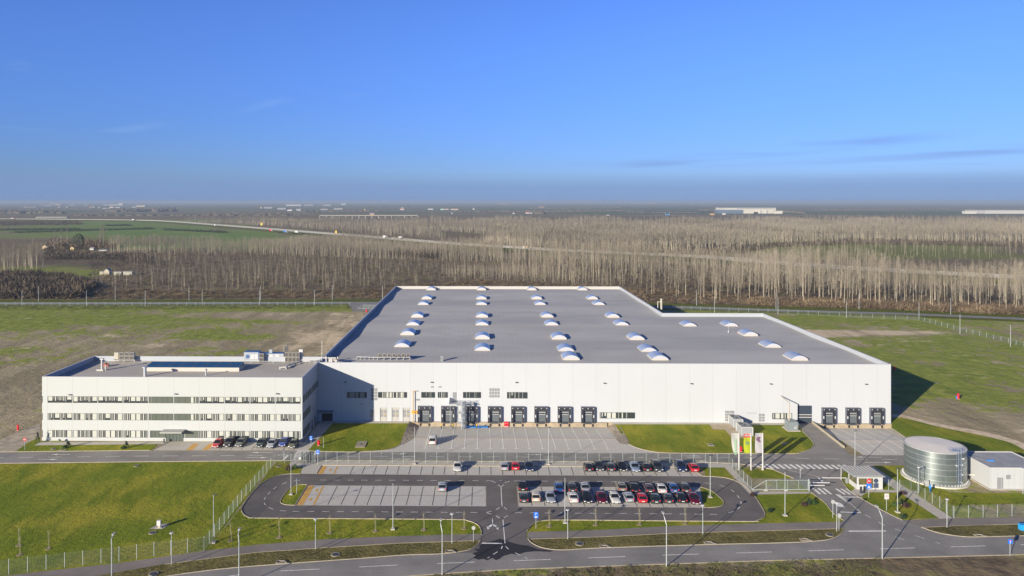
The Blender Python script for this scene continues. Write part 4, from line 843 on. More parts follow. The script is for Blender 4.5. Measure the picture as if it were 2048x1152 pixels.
window_w(of, V(367, 868, OY0)[0], V(399, 868, OY0)[0], zs[5], zs[4], OY0, [(0.02, 0.15, 0, 1), (0.9, 0.97, 0, 1)], gm=GLASSG)
xa, xb = V(332, 880, OY0)[0], V(366, 880, OY0)[0]
mb = MB(); mb.box(xa, OY0-0.05, 0.03, xb, OY0-0.004, zs[4]); en = opart(mb, "entrance", mat("entrance_glass", (0.10, 0.125, 0.11), 0.15, spec=0.8))
mb = MB()
for q_ in (0, 0.22, 0.42, 0.62, 0.82, 1): mb.box(xa + (xb-xa)*q_ - 0.04, OY0-0.09, 0.03, xa + (xb-xa)*q_ + 0.04, OY0-0.05, zs[4])
mb.box(xa, OY0-0.088, 2.2, xb, OY0-0.051, 2.28); mb.build("door_frame", FRAME, en)
mb = MB(); mb.box(V(328, 860, OY0)[0], OY0-2.4, zs[4]+0.05, V(371, 860, OY0)[0], OY0-0.003, zs[4]+0.35); opart(mb, "canopy", mat("canopy_grey", (0.36, 0.37, 0.34), 0.6))
for px, py in ((141, 789), (352, 787.5), (555, 787)): walllamp(px, py, OY0, of)
mb = MB(); x, z = V(118, 880, OY0); mb.tube((x, OY0-0.28, z), (x, OY0-0.004, z), 0.26, n=14); opart(mb, "wall_vent", MGREY)
# windows on the shaded flank
for (za, zb_, y0, y1) in ((zs[1], zs[0], 177.2, 193.0), (zs[3], zs[2], 177.2, 184.5), (zs[5], zs[4], 177.2, 184.2)):
    window_w(of, y0, y1, za, zb_, OX1, [(0.06, 0.16, 0, 1), (0.2, 0.3, 0, 1), (0.36, 0.44, 0, 1), (0.5, 0.62, 0, 1), (0.68, 0.76, 0, 1), (0.82, 0.94, 0, 1)], axis='Y')
for y0 in (186.0, 189.2): mb = MB(); mb.box(OX1+0.003, y0, 0.03, OX1+0.05, y0+1.0, 2.3); opart(mb, "side_door", FRAME)
# long roof light
xa, y0 = G(289, 741.5, ORZ+0.1); xb = G(479, 741.5, ORZ+0.1)[0]; y1 = y0 + 4.6
rl = empty("roof_light", (0, 0, 0)); rl.parent = of
mb = MB(); mb.box(xa, y0, ORZ-0.05, xb, y1, ORZ+0.95); mb.build("curb", mat("curb_white", (0.50, 0.46, 0.41), 0.6), rl)
mb = MB(); mb.prism([(xa+0.1, y0+0.15), (xb-0.1, y0+0.15), (xb-0.1, y1-0.15), (xa+0.1, y1-0.15)], ORZ+0.95, [ORZ+1.05, ORZ+1.05, ORZ+1.5, ORZ+1.5]); mb.build("glazing", mat("roof_glazing", (0.015, 0.07, 0.14), 0.3, spec=0.7), rl)
mb = MB()
for i in range(9):
    x = xa + 0.1 + (xb-xa-0.2)*i/8; mb.add([(x-0.05, y0+0.15, ORZ+1.09), (x+0.05, y0+0.15, ORZ+1.09), (x+0.05, y1-0.15, ORZ+1.54), (x-0.05, y1-0.15, ORZ+1.54)], [(0,1,2,3)])
mb.build("glazing_bar", MGREY, rl)
mb = MB(); mb.tube((xa-5, OY1-2.6, ORZ+0.55), (xb+6, OY1-2.6, ORZ+0.55), 0.09, n=6)
for i in range(7): x = xa-5 + i*(xb-xa+11)/6; mb.box(x-0.06, OY1-2.66, ORZ, x+0.06, OY1-2.54, ORZ+0.55)
opart(mb, "pipe_run", LGREY)
# ------------------------------------------------------------------ plant standing on the roofs
def condenser(loc, label, group, w=1.0, d=0.85, h=1.75, fans=2, m=ACM, side=False, cat="air conditioner"):
    c = empty("condenser_unit", loc, 0, label, cat, group)
    mb = MB(); mb.box(-w/2, -d/2, 0.15, w/2, d/2, h); mb.build("housing", m, c)
    mb = MB()
    for xx in (-w/2+0.05, w/2-0.12): mb.box(xx, -d/2, 0, xx+0.07, d/2, 0.15)
    mb.build("foot_rail", LGREY, c)
    for k in range(fans):
        z = 0.15 + (h-0.15) * (k+0.5)/fans; mb = MB()
        if side: mb.tube((-w/2-0.03, 0, z), (-w/2+0.005, 0, z), 0.32, n=12)
        else: mb.box(-w/2+0.08, -d/2-0.03, z-(h-0.2)/fans/2+0.06, w/2-0.08, -d/2+0.004, z+(h-0.2)/fans/2-0.06)
        mb.build("fan_grille", FAN, c)
    return c
rack = empty("equipment_rack", (0, 0, 0), 0, "white steel rack carrying seven small fan units on the warehouse roof", "rack"); x0, y0 = G(755, 719, RZ); x1 = G(821, 719, RZ)[0]
mb = MB(); mb.box(x0, y0-0.4, RZ+0.55, x1, y0+0.4, RZ+0.65)
mb.build("deck", PIPEW, rack)
for i in range(6):
    mb = MB(); x = x0 + 0.1 + (x1-x0-0.2)*i/5; mb.box(x-0.05, y0-0.38, RZ-0.1, x+0.05, y0+0.38, RZ+0.55); mb.build("leg", PIPEW, rack)
ords = ["first", "second", "third", "fourth", "fifth", "sixth", "last"]
c0 = None
for i in range(7):
    x = x0 + (x1-x0)*(i+0.5)/7; lb = "%s cream fan unit from the office end of the warehouse roof rack" % ords[i]
    if c0 is None: c0 = condenser((x, y0, RZ+0.65), lb, "fan units on the roof rack", w=0.9, d=0.7, h=1.0, fans=1)
    else: dup(c0, (x, y0, RZ+0.65), label=lb)
mb = MB(); xs = G(715, 716, RZ)[0]; mb.tube((xs, y0+0.7, RZ+0.6), (x0, y0+0.2, RZ+0.5), 0.10, n=6); 
for i in range(5): x = xs + (x0-xs)*i/5; mb.box(x-0.05, y0+0.2, RZ-0.1, x+0.05, y0+0.8, RZ+0.55)
tag(mb.build("cable_tray", PIPEW), "white pipe tray running beside the small fan rack", "pipe tray")
x, y = G(884, 721.5, RZ); mb = MB(); mb.box(x-0.35, y-0.3, RZ-0.1, x+0.35, y+0.3, RZ+0.8); mb.box(x-0.42, y-0.36, RZ+0.8, x+0.42, y+0.36, RZ+1.5)
tag(mb.build("roof_vent", [MGREY]), "small dark topped vent alone near the warehouse roof edge", "vent")
x, y = G(1316, 613, RZ); y = 305; mb = MB(); mb.tube((x+1.1, y, RZ-1), (x+1.1, y, PT+1.9), 0.42, n=12); mb.tube((x+1.1, y, PT+1.9), (x+1.1, y, PT+2.3), 0.5, n=12); mb.tube((x-0.3, y+0.3, RZ-1), (x-0.3, y+0.3, PT+1.1), 0.2, n=10); mb.tube((x-0.3, y+0.3, PT+1.0), (x+1.1, y, PT+1.0), 0.16, n=8); 
ob = tag(mb.build("exhaust_stack", ACM), "cream exhaust stack beyond the rear notch of the warehouse roof", "chimney")
# bank of cream units at the far side of the office roof
x0, y0 = G(229, 719, ORZ+0.6); x1 = G(270, 719, ORZ+0.6)[0]; yb = y0
st = empty("unit_stand", (0, 0, 0), 0, "pale steel stand under the cream cooling units on the office roof", "stand")
mb = MB(); mb.box(x0-0.3, yb-0.6, ORZ+0.5, x1+0.3, yb+0.9, ORZ+0.62); mb.build("deck", PIPEW, st)
for xx in (x0-0.1, (x0+x1)/2, x1+0.1):
    for yy in (yb-0.5, yb+0.7): mb = MB(); mb.box(xx-0.05, yy, ORZ, xx+0.05, yy+0.1, ORZ+0.5); mb.build("leg", PIPEW, st)
wd = (x1-x0)/4
nm4 = ["cream cooling unit with two round fans, left end of the office stand", "cream cooling unit standing second on the office roof stand", "cream cooling unit standing third on the office roof stand", "cream cooling unit at the right end of the office roof stand"]
for i in range(4): condenser((x0 + wd*(i+0.5), yb, ORZ+0.62), nm4[i], "cooling units on the office roof stand", w=wd-0.22, d=0.9, h=1.95, fans=2, side=(i == 0))
# four dark-fronted units near the warehouse corner
x0, y0 = G(570, 718.5, ORZ+0.7); x1 = G(600, 718.5, ORZ+0.7)[0]; wd = (x1-x0)/4
for i in range(4): condenser((x0 + wd*(i+0.5), y0, ORZ), "%s of the four dark fronted units on the office roof" % ["first from the left", "second from the left", "third from the left", "last"][i], "dark fronted units on the office roof", w=wd-0.15, d=0.9, h=2.6, fans=2)
condenser((G(573, 712, ORZ+1)[0], y0+2.2, ORZ), "tall cream unit peeping over the dark fronted row", None, w=0.9, h=4.0, fans=2)
condenser((G(518.5, 723, ORZ+0.6)[0], G(518, 724, ORZ)[1], ORZ), "single cream unit standing in front of the blue lined air handler", None, w=1.2, d=0.9, h=2.3, fans=2)
mb = MB(); x, y = G(602, 711, ORZ+1.5); mb.box(x-0.5, y-0.3, ORZ, x+0.5, y+0.3, ORZ+3.2); tag(mb.build("duct_outlet", SWHT), "tall white duct outlet behind the dark fronted units", "duct")
# long air handling unit
x0, y0 = G(488, 720, ORZ+0.4); x1 = G(567, 720, ORZ+0.4)[0]
ah = empty("air_handling_unit", (0, 0, 0), 0, "long silver and blue air handling unit along the far edge of the office roof", "air handling unit")
AHM = mat("silver_panel", (0.38, 0.41, 0.44), 0.4, metal=0.2, var=0.08, scale=0.8); AHB = mat("blue_edge", (0.05, 0.12, 0.28), 0.5)
L = x1-x0
mb = MB(); mb.box(x0, y0, ORZ+0.45, x0+L*0.38, y0+2.2, ORZ+2.5); mb.build("casing", AHM, ah)
mb = MB(); mb.box(x0+L*0.38, y0+0.2, ORZ+0.45, x1, y0+2.0, ORZ+2.1); mb.build("casing", AHM, ah)
mb = MB(); mb.box(x0-0.05, y0-0.05, ORZ+2.5, x0+L*0.38, y0+2.25, ORZ+2.62); mb.box(x0+L*0.38, y0+0.1, ORZ+2.1, x1, y0+2.1, ORZ+2.22); mb.box(x0+L*0.36, y0-0.06, ORZ+0.45, x0+L*0.4, y0-0.003, ORZ+2.5); mb.build("edge_trim", AHB, ah)
mb = MB(); mb.tube((x0+1.0, y0-0.05, ORZ+1.35), (x0+1.0, y0+0.004, ORZ+1.35), 0.55, n=14); mb.build("intake_grille", AHB, ah)
for i, q in enumerate((0.17, 0.27, 0.5, 0.64, 0.8)): mb = MB(); mb.box(x0+L*q, y0-0.04 + (0.2 if q > 0.38 else 0), ORZ+0.7, x0+L*q+0.9, y0-0.003 + (0.2 if q > 0.38 else 0), ORZ+1.9); mb.build("access_panel", SWHT, ah)
for i in range(7): mb = MB(); x = x0 + 0.2 + (L-0.5)*i/6; mb.box(x, y0+0.3, ORZ, x+0.12, y0+1.8, ORZ+0.45); mb.build("leg", PIPEW, ah)
mb = MB(); mb.box(x0+L*0.62, y0+0.6, ORZ+2.22, x0+L*0.7, y0+1.3, ORZ+3.1); mb.build("cowl", AHM, ah)
# pipework by the corner
pw = MB(); x0, y0 = G(560, 739, ORZ); x1, y1 = G(635, 722, ORZ+0.6)
pts = [(G(560, 738.5, ORZ)), (G(572, 738, ORZ)), (G(578, 733, ORZ)), (G(590, 730, ORZ)), (G(600, 727, ORZ))]
for a, b_ in zip(pts[:-1], pts[1:]): pw.tube((*a, ORZ+0.4), (*b_, ORZ+0.5), 0.22, n=8)
for p in pts: pw.box(p[0]-0.12, p[1]-0.12, ORZ, p[0]+0.12, p[1]+0.12, ORZ+0.7)
a = G(603, 722, ORZ+0.6); pw.tube((*a, ORZ+0.9), (OX1-0.9, a[1], ORZ+0.9), 0.12, n=6); pw.tube((OX1-0.9, a[1], ORZ+0.9), (OX1-0.9, a[1]-3.0, ORZ+0.9), 0.12, n=6); pw.box(OX1-1.0, a[1]-3.1, ORZ, OX1-0.8, a[1]-2.9, ORZ+0.9)
for i in range(4): x = a[0] + (OX1-0.9-a[0])*i/4; pw.box(x-0.05, a[1]-0.05, ORZ, x+0.05, a[1]+0.05, ORZ+0.9)
tag(pw.build("roof_pipework", PIPEW), "white pipes and fittings winding across the office roof corner", "pipework")
mb = MB(); x, y = V(648, 726, 194.5)[0], 196.0
mb.box(x-0.6, y-0.6, RZ-0.2, x+0.6, y+0.6, RZ+0.7); mb.box(x+1.0, y-0.5, RZ-0.2, x+2.0, y+0.5, RZ+1.6); mb.box(x+2.6, y-0.4, RZ-0.2, x+3.2, y+0.4, RZ+1.3); mb.tube((x-1, y+0.2, RZ+1.7), (x+2.8, y+0.2, RZ+1.7), 0.18, n=8); mb.tube((x-0.9, y, RZ-0.2), (x-0.9, y, RZ+1.8), 0.12, n=6); mb.tube((x+0.3, y, RZ), (x+0.3, y, RZ+2.2), 0.2, n=8)
tag(mb.build("valve_station", PIPEW), "cluster of white ducts and boxes where office meets warehouse roof", "ducts")
mb = MB(); x, y = V(644, 726, 198)[0], 198; mb.tube((x, y, RZ-0.2), (x, y, RZ+6.0), 0.06, n=6); mb.tube((x, y, RZ-0.2), (x, y, RZ+0.5), 0.2, n=6); tag(mb.build("lightning_mast", GALV), "thin lightning mast standing at the roof corner", "mast")
x, y = G(669, 722, RZ); mb = MB(); mb.box(x-0.5, y-0.4, RZ-0.1, x+0.5, y+0.4, RZ+0.7); mb.tube((x+0.9, y+0.3, RZ-0.1), (x+0.9, y+0.3, RZ+1.1), 0.3, n=8); tag(mb.build("fan_box", ACM), "small cream fan box on the warehouse roof beside the corner", "fan box")
def chimney(px, py, h, label, r=0.3, extra=False):
    x, y = G(px, py, ORZ); mb = MB(); mb.tube((x, y, ORZ), (x, y, ORZ+h), r, n=12); mb.tube((x, y, ORZ+h), (x, y, ORZ+h+0.3), r*1.7, n=12)
    o = tag(mb.build("roof_cowl", GALV), label, "roof cowl")
    return o
chimney(290, 753, 2.2, "silver capped flue before the left end of the long roof light", 0.38); chimney(412, 751, 1.3, "smaller silver flue before the right half of the long roof light", 0.2)
x, y = G(204, 741, ORZ); mb = MB(); mb.tube((x, y, ORZ), (x, y, ORZ+2.9), 0.27, n=10); mb.box(x-0.4, y-0.35, ORZ+2.8, x+0.45, y+0.35, ORZ+3.1); mb.box(x-1.3, y-0.3, ORZ, x+0.4, y+0.3, ORZ+0.3); mb.tube((x+0.8, y+0.3, ORZ), (x+0.8, y+0.3, ORZ+1.4), 0.2, n=8)
tag(mb.build("duct_column", PIPEW), "white duct column near the left end of the office roof", "duct")
x, y = G(211, 733, ORZ); mb = MB(); mb.box(x-0.4, y-0.4, ORZ, x+0.3, y+0.4, ORZ+0.9); mb.box(x+0.3, y-0.3, ORZ, x+0.9, y+0.3, ORZ+0.6); tag(mb.build("pump_box", mat("rust_red", (0.30, 0.08, 0.05), 0.7)), "small rust red pump box next to the white duct column", "pump")
# ------------------------------------------------------------------ spiral escape stair
sx, sy = V(932, 830, FY)[0] - 1.0, FY - 2.6
st = empty("spiral_stair", (sx, sy, -1.0), 0, "galvanised spiral escape stair with sheet drum between two loading docks", "stair")
mb = MB(); mb.tube((0, 0, 0.1), (0, 0, 7.2), 0.12, n=8); mb.build("post", GALV, st)
mb = MB(); R0 = 1.15; NS = 30
for i in range(NS):
    a = i * R(24) + 0.3; z = 0.2 + i*0.18; a2 = a + R(26)
    mb.add([(0, 0, z), (R0*math.cos(a), R0*math.sin(a), z), (R0*math.cos(a2), R0*math.sin(a2), z), (0, 0, z+0.04), (R0*math.cos(a), R0*math.sin(a), z+0.04), (R0*math.cos(a2), R0*math.sin(a2), z+0.04)], [(0,2,1),(3,4,5),(0,1,4,3),(1,2,5,4),(2,0,3,5)])
mb.build("tread", GALV, st)
mb = MB(); n = 40
for i in range(n):
    a, a2 = R(262) + (i % 8)*R(80)/8, R(262) + (i % 8 + 1)*R(80)/8; zl = 0.1 + (i//8)*1.44
    for (r_a, r_b) in ((R0+0.1, R0+0.12),):
        mb.add([(r_a*math.cos(a), r_a*math.sin(a), zl), (r_a*math.cos(a2), r_a*math.sin(a2), zl + 0.12), (r_a*math.cos(a2)*0.93, r_a*math.sin(a2)*0.93, zl + 1.40), (r_a*math.cos(a)*0.93, r_a*math.sin(a)*0.93, zl + 1.28)], [(0,1,2,3)])
mb.build("drum_panel", mat("drum_steel", (0.50, 0.54, 0.56), 0.35, metal=0.7, var=0.25, scale=1.2), st)
mb = MB(); mb.box(-3.3, 0.2, 6.1, 0.2, 2.5, 6.18); mb.box(0.2, 0.6, 6.1, 3.0, 2.5, 6.18); mb.build("landing", GALV, st)
mb = MB()
for i in range(15): x = -3.3 + i*0.25; mb.box(x, 0.2, 6.18, x+0.03, 0.23, 7.3)
for i in range(12): x = 0.4 + i*0.24; y = 0.2 + i*0.09; mb.box(x, y, 6.18, x+0.03, y+0.03, 7.2)
mb.box(-3.3, 0.19, 7.26, 0.2, 0.24, 7.31); mb.box(-3.3, 0.2, 6.18, -3.26, 2.5, 7.3); 
for i in range(64):
    a, a2 = i*R(14), (i+1)*R(14); z = 1.1 + i*0.095
    if z < 7.1:
        mb.tube(((R0+0.05)*math.cos(a), (R0+0.05)*math.sin(a), z), ((R0+0.05)*math.cos(a2), (R0+0.05)*math.sin(a2), z + 0.095), 0.035, n=4)
        if i % 2 == 0: mb.tube(((R0+0.05)*math.cos(a), (R0+0.05)*math.sin(a), z-1.0), ((R0+0.05)*math.cos(a), (R0+0.05)*math.sin(a), z), 0.025, n=4)
mb.build("railing", GALV, st)
for xx in (-3.1, -1.0):
    mb = MB(); mb.box(xx, 0.3, 0, xx+0.1, 0.4, 6.1); mb.build("column", GALV, st)
# ------------------------------------------------------------------ gas pipe with yellow meter, hydrant cabinets, platforms
x, z = V(826.3, 846, FY-0.6); gp = empty("gas_pipe", (x, FY-0.6, 0), 0, "tall ochre gas pipe with orange meter set rising up the front wall", "gas pipe")
zt = V(826.3, 781.5, FY-0.6)[1]
mb = MB(); mb.tube((0, 0, 0), (0, 0, zt), 0.11, n=8); mb.tube((0, 0, zt-0.05), (0.95, 0.1, zt-0.05), 0.09, n=8); mb.build("riser", mat("ochre_paint", (0.52, 0.33, 0.12), 0.6), gp)
mb = MB(); mb.box(-0.4, -0.3, 2.25, 1.1, 0.25, 2.9); mb.build("meter_box", ORNG, gp); mb = MB(); mb.tube((0.55, -0.35, 2.58), (0.55, -0.3, 2.58), 0.2, n=10); mb.build("dial", FAN, gp)
x = V(1012.5, 846, FY-0.5)[0]; hc = empty("hydrant_cabinet", (x, FY-0.95, -1.15), 0, "bright red square fire cabinet against the dock plinth", "fire cabinet")
mb = MB(); mb.box(-0.55, 0, 0.25, 0.6, 0.4, 1.4); mb.build("housing", RED, hc); mb = MB(); mb.box(-0.5, 0.05, 0, 0.5, 0.35, 0.25); mb.build("plinth", CONC, hc)
for xx in (-0.32, 0.2): mb = MB(); mb.box(xx, -0.02, 0.95, xx+0.16, 0.0, 1.1); mb.build("panel_mark", SWHT, hc)
def hydrant(px, py, label, h=1.05, r=0.24, blue=False, z=0.02):
    x, y = G(px, py, z); c = empty("fire_hydrant", (x, y, z), 0, label, "hydrant", "red fire hydrants and hose cabinets on the grass")
    mb = MB(); mb.box(-0.35, -0.3, 0, 0.35, 0.3, 0.06); mb.build("base", CONC, c)
    mb = MB(); mb.tube((0, 0, 0.06), (0, 0, h), r, r*0.9, n=10); mb.tube((0, 0, h), (0, 0, h+0.18), r*1.1, r*0.4, n=10); mb.build("barrel", RED, c)
    for s in (-1, 1): mb = MB(); mb.tube((s*r*0.8, 0, h*0.7), (s*(r+0.14), 0, h*0.7), 0.09, n=8); mb.build("outlet", RED, c)
    if blue: mb = MB(); mb.box(-0.62, -0.1, 0.05, -0.38, 0.1, 0.9); mb.build("marker_post", BLUP, c)
hydrant(36, 861, "red fire hydrant on the dirt at the left edge of the picture", 1.3); hydrant(637.5, 890.5, "red fire hydrant on the lawn by the office corner path", 1.0, 0.3); hydrant(1482, 903, "red fire hydrant behind the flag banners", 1.0, 0.26); hydrant(1916.5, 798, "red hydrant with blue post alone in the right hand field", 1.5, 0.3, True); hydrant(1788.5, 741.5, "red hydrant just inside the shadow at the warehouse corner", 1.3, 0.35)
hydrant(733, 624.5, "red hydrant on the rear driveway beyond the warehouse", 1.3, 0.4)
mb = MB(); x0 = V(933, 850, FY-1.2)[0]; x1 = V(976, 850, FY-1.2)[0]
xm = (x0+x1)/2
for k, (a, b_, lb) in enumerate(((x0, xm-0.05, "blue platform under the dock beside the spiral stair"), (xm+0.05, x1, "blue platform between two docks with tan edge"))):
    pf = empty("loading_platform", (a, FY-1.2, 0), 0, lb, "platform", "blue platforms at the docks"); w = b_-a
    mb = MB(); mb.box(0, -1.0, -0.95, w, 0.6, -0.82); mb.build("deck", BLUP, pf)
    for xx in (0.05, w-0.15):
        for yy in (-0.95, 0.45): mb = MB(); mb.box(xx, yy, -1.2, xx+0.1, yy+0.1, -0.95); mb.build("leg", MGREY, pf)
for i, px in enumerate((882.5, 905.7, 929.7, 953.5)):
    x, y = G(px, 860, -0.9); y = FY-3.2; x = V(px, 856, y)[0]; b_ = empty("bollard", (x, y, -0.88), 0, "%s yellow and black bollard on the dock apron counting from the office side" % ["first", "second", "third", "fourth"][i], "bollard", "yellow bollards on the dock apron")
    mb = MB(); mb.tube((0, 0, 0), (0, 0, 0.75), 0.13, n=10); mb.build("post", FAN, b_); mb = MB(); mb.tube((0, 0, 0.75), (0, 0, 1.15), 0.14, n=10); mb.build("cap", YELW, b_)
# generator with exhaust beside the big gate
x0, y0 = G(1596, 861.5, 0.1); gn = empty("generator_unit", (x0, y0, 0.02), 0, "dark grey generator cabinet with tall exhaust pipe by the big gate", "generator")
mb = MB(); mb.box(-2.7, -0.4, 0, 0.5, 3.2, 0.2); mb.build("slab", CONC, gn); mb = MB(); mb.box(-2.2, 0.1, 0.2, 0.1, 2.9, 2.2); mb.build("cabinet", mat("cabinet_grey", (0.20, 0.235, 0.25), 0.5), gn)
mb = MB(); mb.box(-0.9, 0.06, 0.5, -0.3, 0.1, 1.1); mb.box(-0.35, 0.05, 1.2, -0.1, 0.1, 1.4); mb.build("panel_mark", LGREY, gn)
zt = V(1585, 805, y0+1.5)[1]
mb = MB(); mb.tube((-1.6, 1.5, 2.2), (-1.6, 1.5, zt), 0.16, n=10); mb.tube((-1.6, 1.5, zt-0.05), (-1.6, FY-y0-0.05, zt+0.3), 0.13, n=8); mb.build("exhaust_pipe", mat("exhaust_grey", (0.42, 0.38, 0.33), 0.5), gn)
# two modular cabinets before the wall
def kiosk(px, py, w, d, h, label):
    x, y = G(px, py, 0.05); k = empty("utility_cabinet", (x, y, 0.05), 0, label, "cabinet", "grey utility cabinets on the tan paving")
    mb = MB(); mb.box(0.1, 0.1, 0, w-0.1, d-0.1, h); mb.build("housing", mat("cabinet_grey_light", (0.30, 0.32, 0.34), 0.6), k)
    mb = MB()
    for xx in (0, w-0.12):
        for yy in (0, d-0.12): mb.box(xx, yy, 0, xx+0.12, yy+0.12, h+0.02)
    mb.box(0.12, 0.0, h-0.1, w-0.12, 0.1, h+0.02); mb.box(0, 0.12, h-0.1, 0.1, d-0.12, h+0.02); mb.box(w-0.1, 0.12, h-0.1, w, d-0.12, h+0.02); mb.build("frame", SWHT, k)
    mb = MB(); mb.box(0.1, 0.1, h, w-0.1, d-0.1, h+0.08); mb.build("roof", MGREY, k)
    mb = MB(); mb.box(0.4, d*0.55, h+0.08, 0.9, d*0.8, h+0.25); mb.box(1.0, d*0.3, h+0.08, 1.5, d*0.45, h+0.22); mb.build("vent", FAN, k)
kiosk(1467.5, 856, 2.4, 4.2, 2.1, "grey utility cabinet with white frame standing close to the wall"); kiosk(1483.5, 872, 2.8, 4.2, 2.1, "nearer grey utility cabinet just behind the flag banners")
def manhole(px, py, w, d, label, square=True, r=0.6):
    x, y = G(px, py); c = empty("manhole", (x, y, 0), 0, label, "manhole cover", "concrete manholes in the grass")
    mb = MB()
    if square: mb.box(-w/2, -d/2, 0, w/2, d/2, 0.14)
    else: mb.tube((0, 0, 0), (0, 0, 0.10), r, n=18)
    mb.build("concrete_ring", mat("manhole_concrete", (0.30, 0.27, 0.20), 0.9), c)
    mb = MB(); mb.tube((0, -0.1, 0.141 if square else 0.101), (0, -0.1, 0.17 if square else 0.13), 0.33 if square else r*0.7, n=14); mb.build("cover", FRAME, c)
manhole(722.5, 889, 2.3, 4.2, "square concrete manhole slab in the lawn right of the office corner"); manhole(1421.5, 890, 1.3, 1.6, "small pale manhole in the lawn left of the flag banners"); manhole(1569, 887.5, 0, 0, "round manhole lying in the flag shadows", False, 0.75)
manhole(671, 1109.5, 0, 0, "round concrete manhole in the left verge by the main road", False, 0.75); manhole(1159, 1088, 0, 0, "round concrete manhole in the verge near the car park mouth", False, 0.75); manhole(1659, 1070, 0, 0, "round manhole at the tip of the verge by the gate road", False, 0.7); manhole(307, 1148, 0, 0, "round manhole in the rough verge at the bottom left", False, 0.75)
manhole(125, 901, 1.5, 0.9, "flat pale manhole slab at the roadside before the office"); manhole(107, 898, 0, 0, "faint round manhole in the strip of lawn before the office", False, 0.6); manhole(273, 932, 0, 0, "pale round manhole near the top of the big lawn", False, 0.6); manhole(557, 932.5, 0, 0, "tan round manhole in the grass corner by the turnstile", False, 0.6); manhole(305, 1066, 0, 0, "round manhole beside the white cabinet on the big lawn", False, 0.65)
x, y = G(317, 1056); c = empty("meter_cabinet", (x, y, 0), 0, "small white meter cabinet on a slab in the middle of the big lawn", "cabinet")
mb = MB(); mb.flat([(-1.5, -0.5), (0.9, -0.5), (1.4, 1.6), (-0.4, 1.6)], 0.05); mb.box(-0.4, -0.2, 0, 0.6, 0.4, 0.12); mb.build("slab", CONC, c); mb = MB(); mb.box(-0.1, -0.1, 0.1, 0.35, 0.2, 0.5); mb.build("pedestal", ACM, c); mb = MB(); mb.box(-0.25, -0.2, 0.5, 0.4, 0.25, 1.35); mb.build("housing", SWHT, c)
# drain inlets cut into the main road kerb
for i, (px, py, lb) in enumerate(((560, 1127, "pale concrete gutter outlet on the main road kerb at far left"), (898, 1105.5, "pale gutter outlet near the car park mouth on the left side"), (1208, 1095.5, "pale gutter outlet on the right hand kerb nearest the car park mouth"), (1418, 1088.5, "pale gutter outlet midway along the right hand kerb"), (1610, 1082, "pale gutter outlet next to the gate road junction"), (1960, 1073.5, "pale gutter outlet in the kerb at the far right"))):
    x, y = G(px, py); g_ = empty("gutter_outlet", (x, y, 0), 0, lb, "gutter outlet", "gutter outlets in the kerb"); mb = MB()
    mb.box(-0.9, -0.1, 0, 0.9, 0.02, 0.2); mb.prism([(-0.9, 0.02), (-0.7, 0.02), (-0.7, 0.9), (-0.9, 0.9)], 0, 0.26); mb.prism([(0.9, 0.02), (1.6, -0.1), (0.9, 0.9), (0.7, 0.9)], 0, 0.24); mb.box(-0.7, 0.75, 0, 0.7, 0.9, 0.26); g_.scale = (0.75, 0.8, 0.75); mb.build("apron", mat("outlet_concrete", (0.27, 0.24, 0.19), 0.9), g_); mb = MB(); mb.box(-0.7, 0.02, 0, 0.7, 0.75, 0.04); mb.build("grate", FRAME, g_)
# ------------------------------------------------------------------ water tank
TX, TY, TR, TH = 94.1, 155.4, 5.62, 6.9
tk = empty("water_tank", (TX, TY, 0), 0, "large round galvanised water tank with a pale roof and side ladder", "water tank")
def tank_mat():
    m = bpy.data.materials.new("tank_steel"); m.use_nodes = True; t = m.node_tree; b = t.nodes['Principled BSDF']
    tcx = nn(t, "ShaderNodeTexCoord"); s = nn(t, "ShaderNodeSeparateXYZ"); t.links.new(tcx.outputs['Object'], s.inputs[0])
    z = s.outputs['Z']; fr = mth(t, 'FRACT', mth(t, 'DIVIDE', z, 1.15)); ln = mth(t, 'LESS_THAN', fr, 0.055)
    an = mth(t, 'ARCTAN2', s.outputs['Y'], s.outputs['X']); fa = mth(t, 'FRACT', mth(t, 'MULTIPLY', an, 14/6.283)); la = mth(t, 'LESS_THAN', fa, 0.02)
    st = mth(t, 'MULTIPLY', mth(t, 'ADD', mth(t, 'SINE', mth(t, 'MULTIPLY', z, 75.0)), 1.0), 0.5)
    nz = noise(t, tcx.outputs['Object'], 0.7, 5, 0.6)
    wn = nn(t, "ShaderNodeTexWhiteNoise", noise_dimensions='2D'); cc = nn(t, "ShaderNodeCombineXYZ"); t.links.new(mth(t, 'FLOOR', mth(t, 'DIVIDE', z, 1.15)), cc.inputs[0]); t.links.new(mth(t, 'FLOOR', mth(t, 'MULTIPLY', an, 14/6.283)), cc.inputs[1]); t.links.new(cc.outputs[0], wn.inputs['Vector'])
    c = mixc(t, nz, (0.25, 0.29, 0.295), (0.38, 0.42, 0.42)); c = mixc(t, mth(t, 'MULTIPLY', wn.outputs[0], 0.35), c, (0.15, 0.21, 0.22)); c = mixc(t, mth(t, 'MAXIMUM', ln, mth(t, 'MULTIPLY', la, 0.35)), c, (0.75, 0.80, 0.80))
    t.links.new(c, b.inputs['Base Color']); b.inputs['Metallic'].default_value = 0.75; b.inputs['Roughness'].default_value = 0.33
    bp = nn(t, "ShaderNodeBump"); bp.inputs['Distance'].default_value = 0.004; t.links.new(st, bp.inputs['Height']); t.links.new(bp.outputs[0], b.inputs['Normal'])
    return m
mb = MB(); n = 72; mb.smooth = True
ring = [(TR*math.cos(2*math.pi*i/n), TR*math.sin(2*math.pi*i/n)) for i in range(n)]
mb.add([(x, y, 0.2) for x, y in ring] + [(x, y, TH) for x, y in ring], [(i, (i+1) % n, n+(i+1) % n, n+i) for i in range(n)]); mb.build("shell", tank_mat(), tk)
